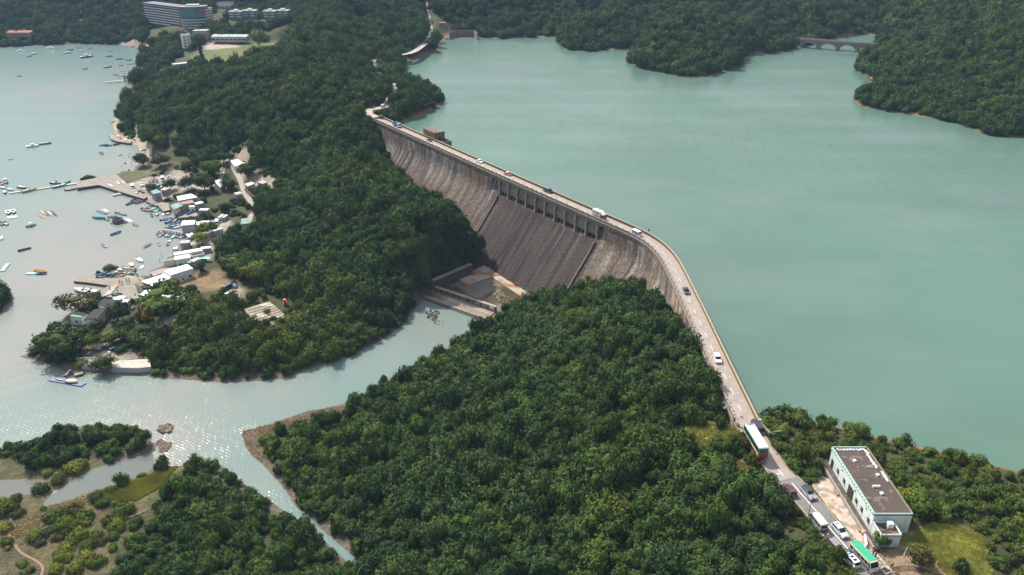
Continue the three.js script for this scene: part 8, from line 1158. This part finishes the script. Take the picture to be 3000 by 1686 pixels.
{ const g = thing('fence', 'white post fence along the sea wall terrace', 'fence', V3(0, 0, 0)), P = px([[224, 1056], [250, 1054], [280, 1054]], 2.6); for (let i = 0; i < 9; i++) { const t = i / 8 * 2, k = Math.min(1, Math.floor(t)), x = lerp(P[k][0], P[k + 1][0], t - k), d = lerp(P[k][1], P[k + 1][1], t - k); mesh('fence_post', box(0.14, 1.1, 0.14, x, 3.1, -d), whiteWall, g); } for (let k = 0; k < 2; k++) mesh('rail', bar(V3(P[k][0], 3.5, -P[k][1]), V3(P[k + 1][0], 3.5, -P[k + 1][1]), 0.05), whiteWall, g); }
// garden clutter: crates, tables, pipes
{ const R = rnd(21), cols = ['white', 'grey', 'cream', 'sky', 'red', 'tan'], names = ['white', 'grey', 'cream', 'pale blue', 'red', 'tan'];
  const places = [['garden behind the sea wall', [[262, 1040], [300, 1020], [330, 1030], [410, 1040], [430, 1048], [320, 1040], [290, 1030]]], ['yard beside the bungalow', [[348, 905], [362, 915], [375, 920], [390, 912], [250, 978], [235, 968]]], ['boatyard on the upper shore', [[345, 398], [352, 403], [362, 392], [372, 400], [366, 410], [380, 402], [395, 405], [385, 388]]], ['workshop yard', [[500, 585], [512, 578], [485, 570], [545, 610], [560, 612], [590, 640], [600, 638]]]];
  for (const [w, L] of places) L.forEach(([a, b], i) => { const p = W(a, b, 2); p.y = Math.max(ground(p.x, -p.z), 1.2); const k = (i + L.length) % 6, g = thing(i % 2 ? 'crate' : 'table', `${names[k]} ${i % 2 ? 'crate' : 'table'} in the ${w}`, i % 2 ? 'crate' : 'table', p, R() * 3, `clutter in the ${w}`); if (i % 2) { mesh('box_body', box(1.2, 0.8, 0.9, 0, 0.4, 0), C(cols[k], 0.7), g); mesh('lid', box(1.3, 0.1, 1, 0, 0.85, 0), C(cols[(k + 1) % 6], 0.7), g); } else { mesh('table_top', box(2.0, 0.1, 1.3, 0, 0.8, 0), C(cols[k], 0.6), g); for (const x of [-0.85, 0.85]) for (const z of [-0.5, 0.5]) mesh('leg', box(0.1, 0.8, 0.1, x, 0.4, z), steel, g); } }); }
// ------------------------------------------------------------ people
const person = (() => {
  const part = (bones, box0, size, N) => { const mc = new MarchingCubes(N, new THREE.MeshBasicMaterial(), false, false, 60000); mc.isolation = 0; const f = mc.field; for (let z = 0; z < N; z++) for (let y = 0; y < N; y++) for (let x = 0; x < N; x++) { const p = V3(box0.x + size * (x / N), box0.y + size * (y / N), box0.z + size * (z / N)); let s = 0; for (const [a, b, r0, r1] of bones) { const ab = b.clone().sub(a), t = clamp(p.clone().sub(a).dot(ab) / Math.max(ab.lengthSq(), 1e-9), 0, 1), q = p.distanceTo(a.clone().addScaledVector(ab, t)) - lerp(r0, r1, t); s += Math.exp(-q * 60); } f[x + y * N + z * N * N] = Math.log(s) / 60; } mc.update(); const n = mc.count, P = new Float32Array(n * 3), Q = new Float32Array(n * 3); for (let i = 0; i < n; i++) { for (let k = 0; k < 3; k++) { P[i * 3 + k] = (mc.positionArray[i * 3 + k] + 1) / 2 * size + [box0.x, box0.y, box0.z][k]; Q[i * 3 + k] = mc.normalArray[i * 3 + k]; } } const g = new THREE.BufferGeometry(); g.setAttribute('position', new THREE.BufferAttribute(P, 3)); g.setAttribute('normal', new THREE.BufferAttribute(Q, 3)); return g; };
  const v = V3, arm = (s) => [[v(s * 0.18, 1.42, 0), v(s * 0.25, 1.12, 0.02), 0.05, 0.042], [v(s * 0.25, 1.12, 0.02), v(s * 0.24, 0.88, 0.1), 0.04, 0.03], [v(s * 0.24, 0.88, 0.1), v(s * 0.24, 0.76, 0.12), 0.035, 0.025], [v(s * 0.22, 0.86, 0.12), v(s * 0.2, 0.8, 0.15), 0.016, 0.014]];
  const leg = (s) => [[v(s * 0.09, 0.9, 0), v(s * 0.1, 0.5, 0.02), 0.085, 0.06], [v(s * 0.1, 0.5, 0.02), v(s * 0.1, 0.08, -0.02), 0.055, 0.04], [v(s * 0.1, 0.05, -0.04), v(s * 0.11, 0.04, 0.14), 0.045, 0.035]];
  const torso = [[v(0, 0.95, 0), v(0, 1.2, 0), 0.13, 0.13], [v(-0.12, 1.38, 0), v(0.12, 1.38, 0), 0.085, 0.085], [v(0, 1.2, 0), v(0, 1.38, 0), 0.13, 0.13]], head = [[v(0, 1.42, 0), v(0, 1.54, 0.01), 0.05, 0.05], [v(0, 1.6, 0.01), v(0, 1.65, 0), 0.085, 0.095], [v(0, 1.6, 0.09), v(0, 1.58, 0.1), 0.02, 0.018], [v(-0.09, 1.61, 0), v(-0.095, 1.6, 0), 0.018, 0.016], [v(0.09, 1.61, 0), v(0.095, 1.6, 0), 0.018, 0.016]];
  const fat = (L, e) => L.map(([a, b, r, q]) => [a, b, r + e, q + e]);
  const o = V3(-0.95, -0.05, -0.95), S = 1.9, N = 56;
  return { body: part([...torso, ...head, ...arm(1), ...arm(-1), ...leg(1), ...leg(-1)], o, S, N), shirt: part(fat([...torso, ...arm(1).slice(0, 1), ...arm(-1).slice(0, 1)], 0.025), o, S, 44), trousers: part(fat([...leg(1).slice(0, 2), ...leg(-1).slice(0, 2), [v(-0.06, 0.92, 0), v(0.06, 0.92, 0), 0.1, 0.1]], 0.025), o, S, 44), hair: part([[v(0, 1.66, -0.02), v(0, 1.62, -0.03), 0.1, 0.095]], o, S, 44) };
})();
const skin = M(0.45, 0.28, 0.2, 0.6), hairM = M(0.015, 0.012, 0.01, 0.6);
function human(label, p, ry, shirt, legs, group) { const g = thing('person', label, 'person', p, ry, group); mesh('body', person.body, skin, g); mesh('shirt', person.shirt, M(...PAL[shirt], 0.8), g); mesh('trousers', person.trousers, M(...PAL[legs], 0.8), g); mesh('hair', person.hair, hairM, g); }
human('person in a red top standing at the left end of the footbridge', W(1257, 829, 3.4), 0.4, 'red', 'dark'); human('person in a blue top beside the one in red on the footbridge', W(1260, 834, 3.4), 1.2, 'sky', 'navy');
human('person in a blue top walking beside the green-roofed minibus', W(2558, 1627, 38.03), 0.3, 'blue', 'dark'); human('person in a red top walking behind the one in blue beside the minibus', W(2564, 1636, 38.03), 0.3, 'red', 'dark');
{ const R = rnd(33), cs = ['dark', 'white', 'grey', 'navy', 'dark', 'grey', 'red', 'white', 'brown'], at2 = []; for (let i = 0; i < 26; i++) at2.push([432 + R() * 34, 530 + R() * 12]); at2.forEach(([a, b], i) => { const p = W(a, b, 2); p.y = ground(p.x, -p.z) + 0.02; human('person standing in the crowd on the car park by the causeway', p, R() * 6, cs[i % 9], i % 2 ? 'dark' : 'navy', 'crowd on the car park by the causeway'); }); }
{ const p = W(1945, 1121, 30); }

renderer.render(scene, camera);
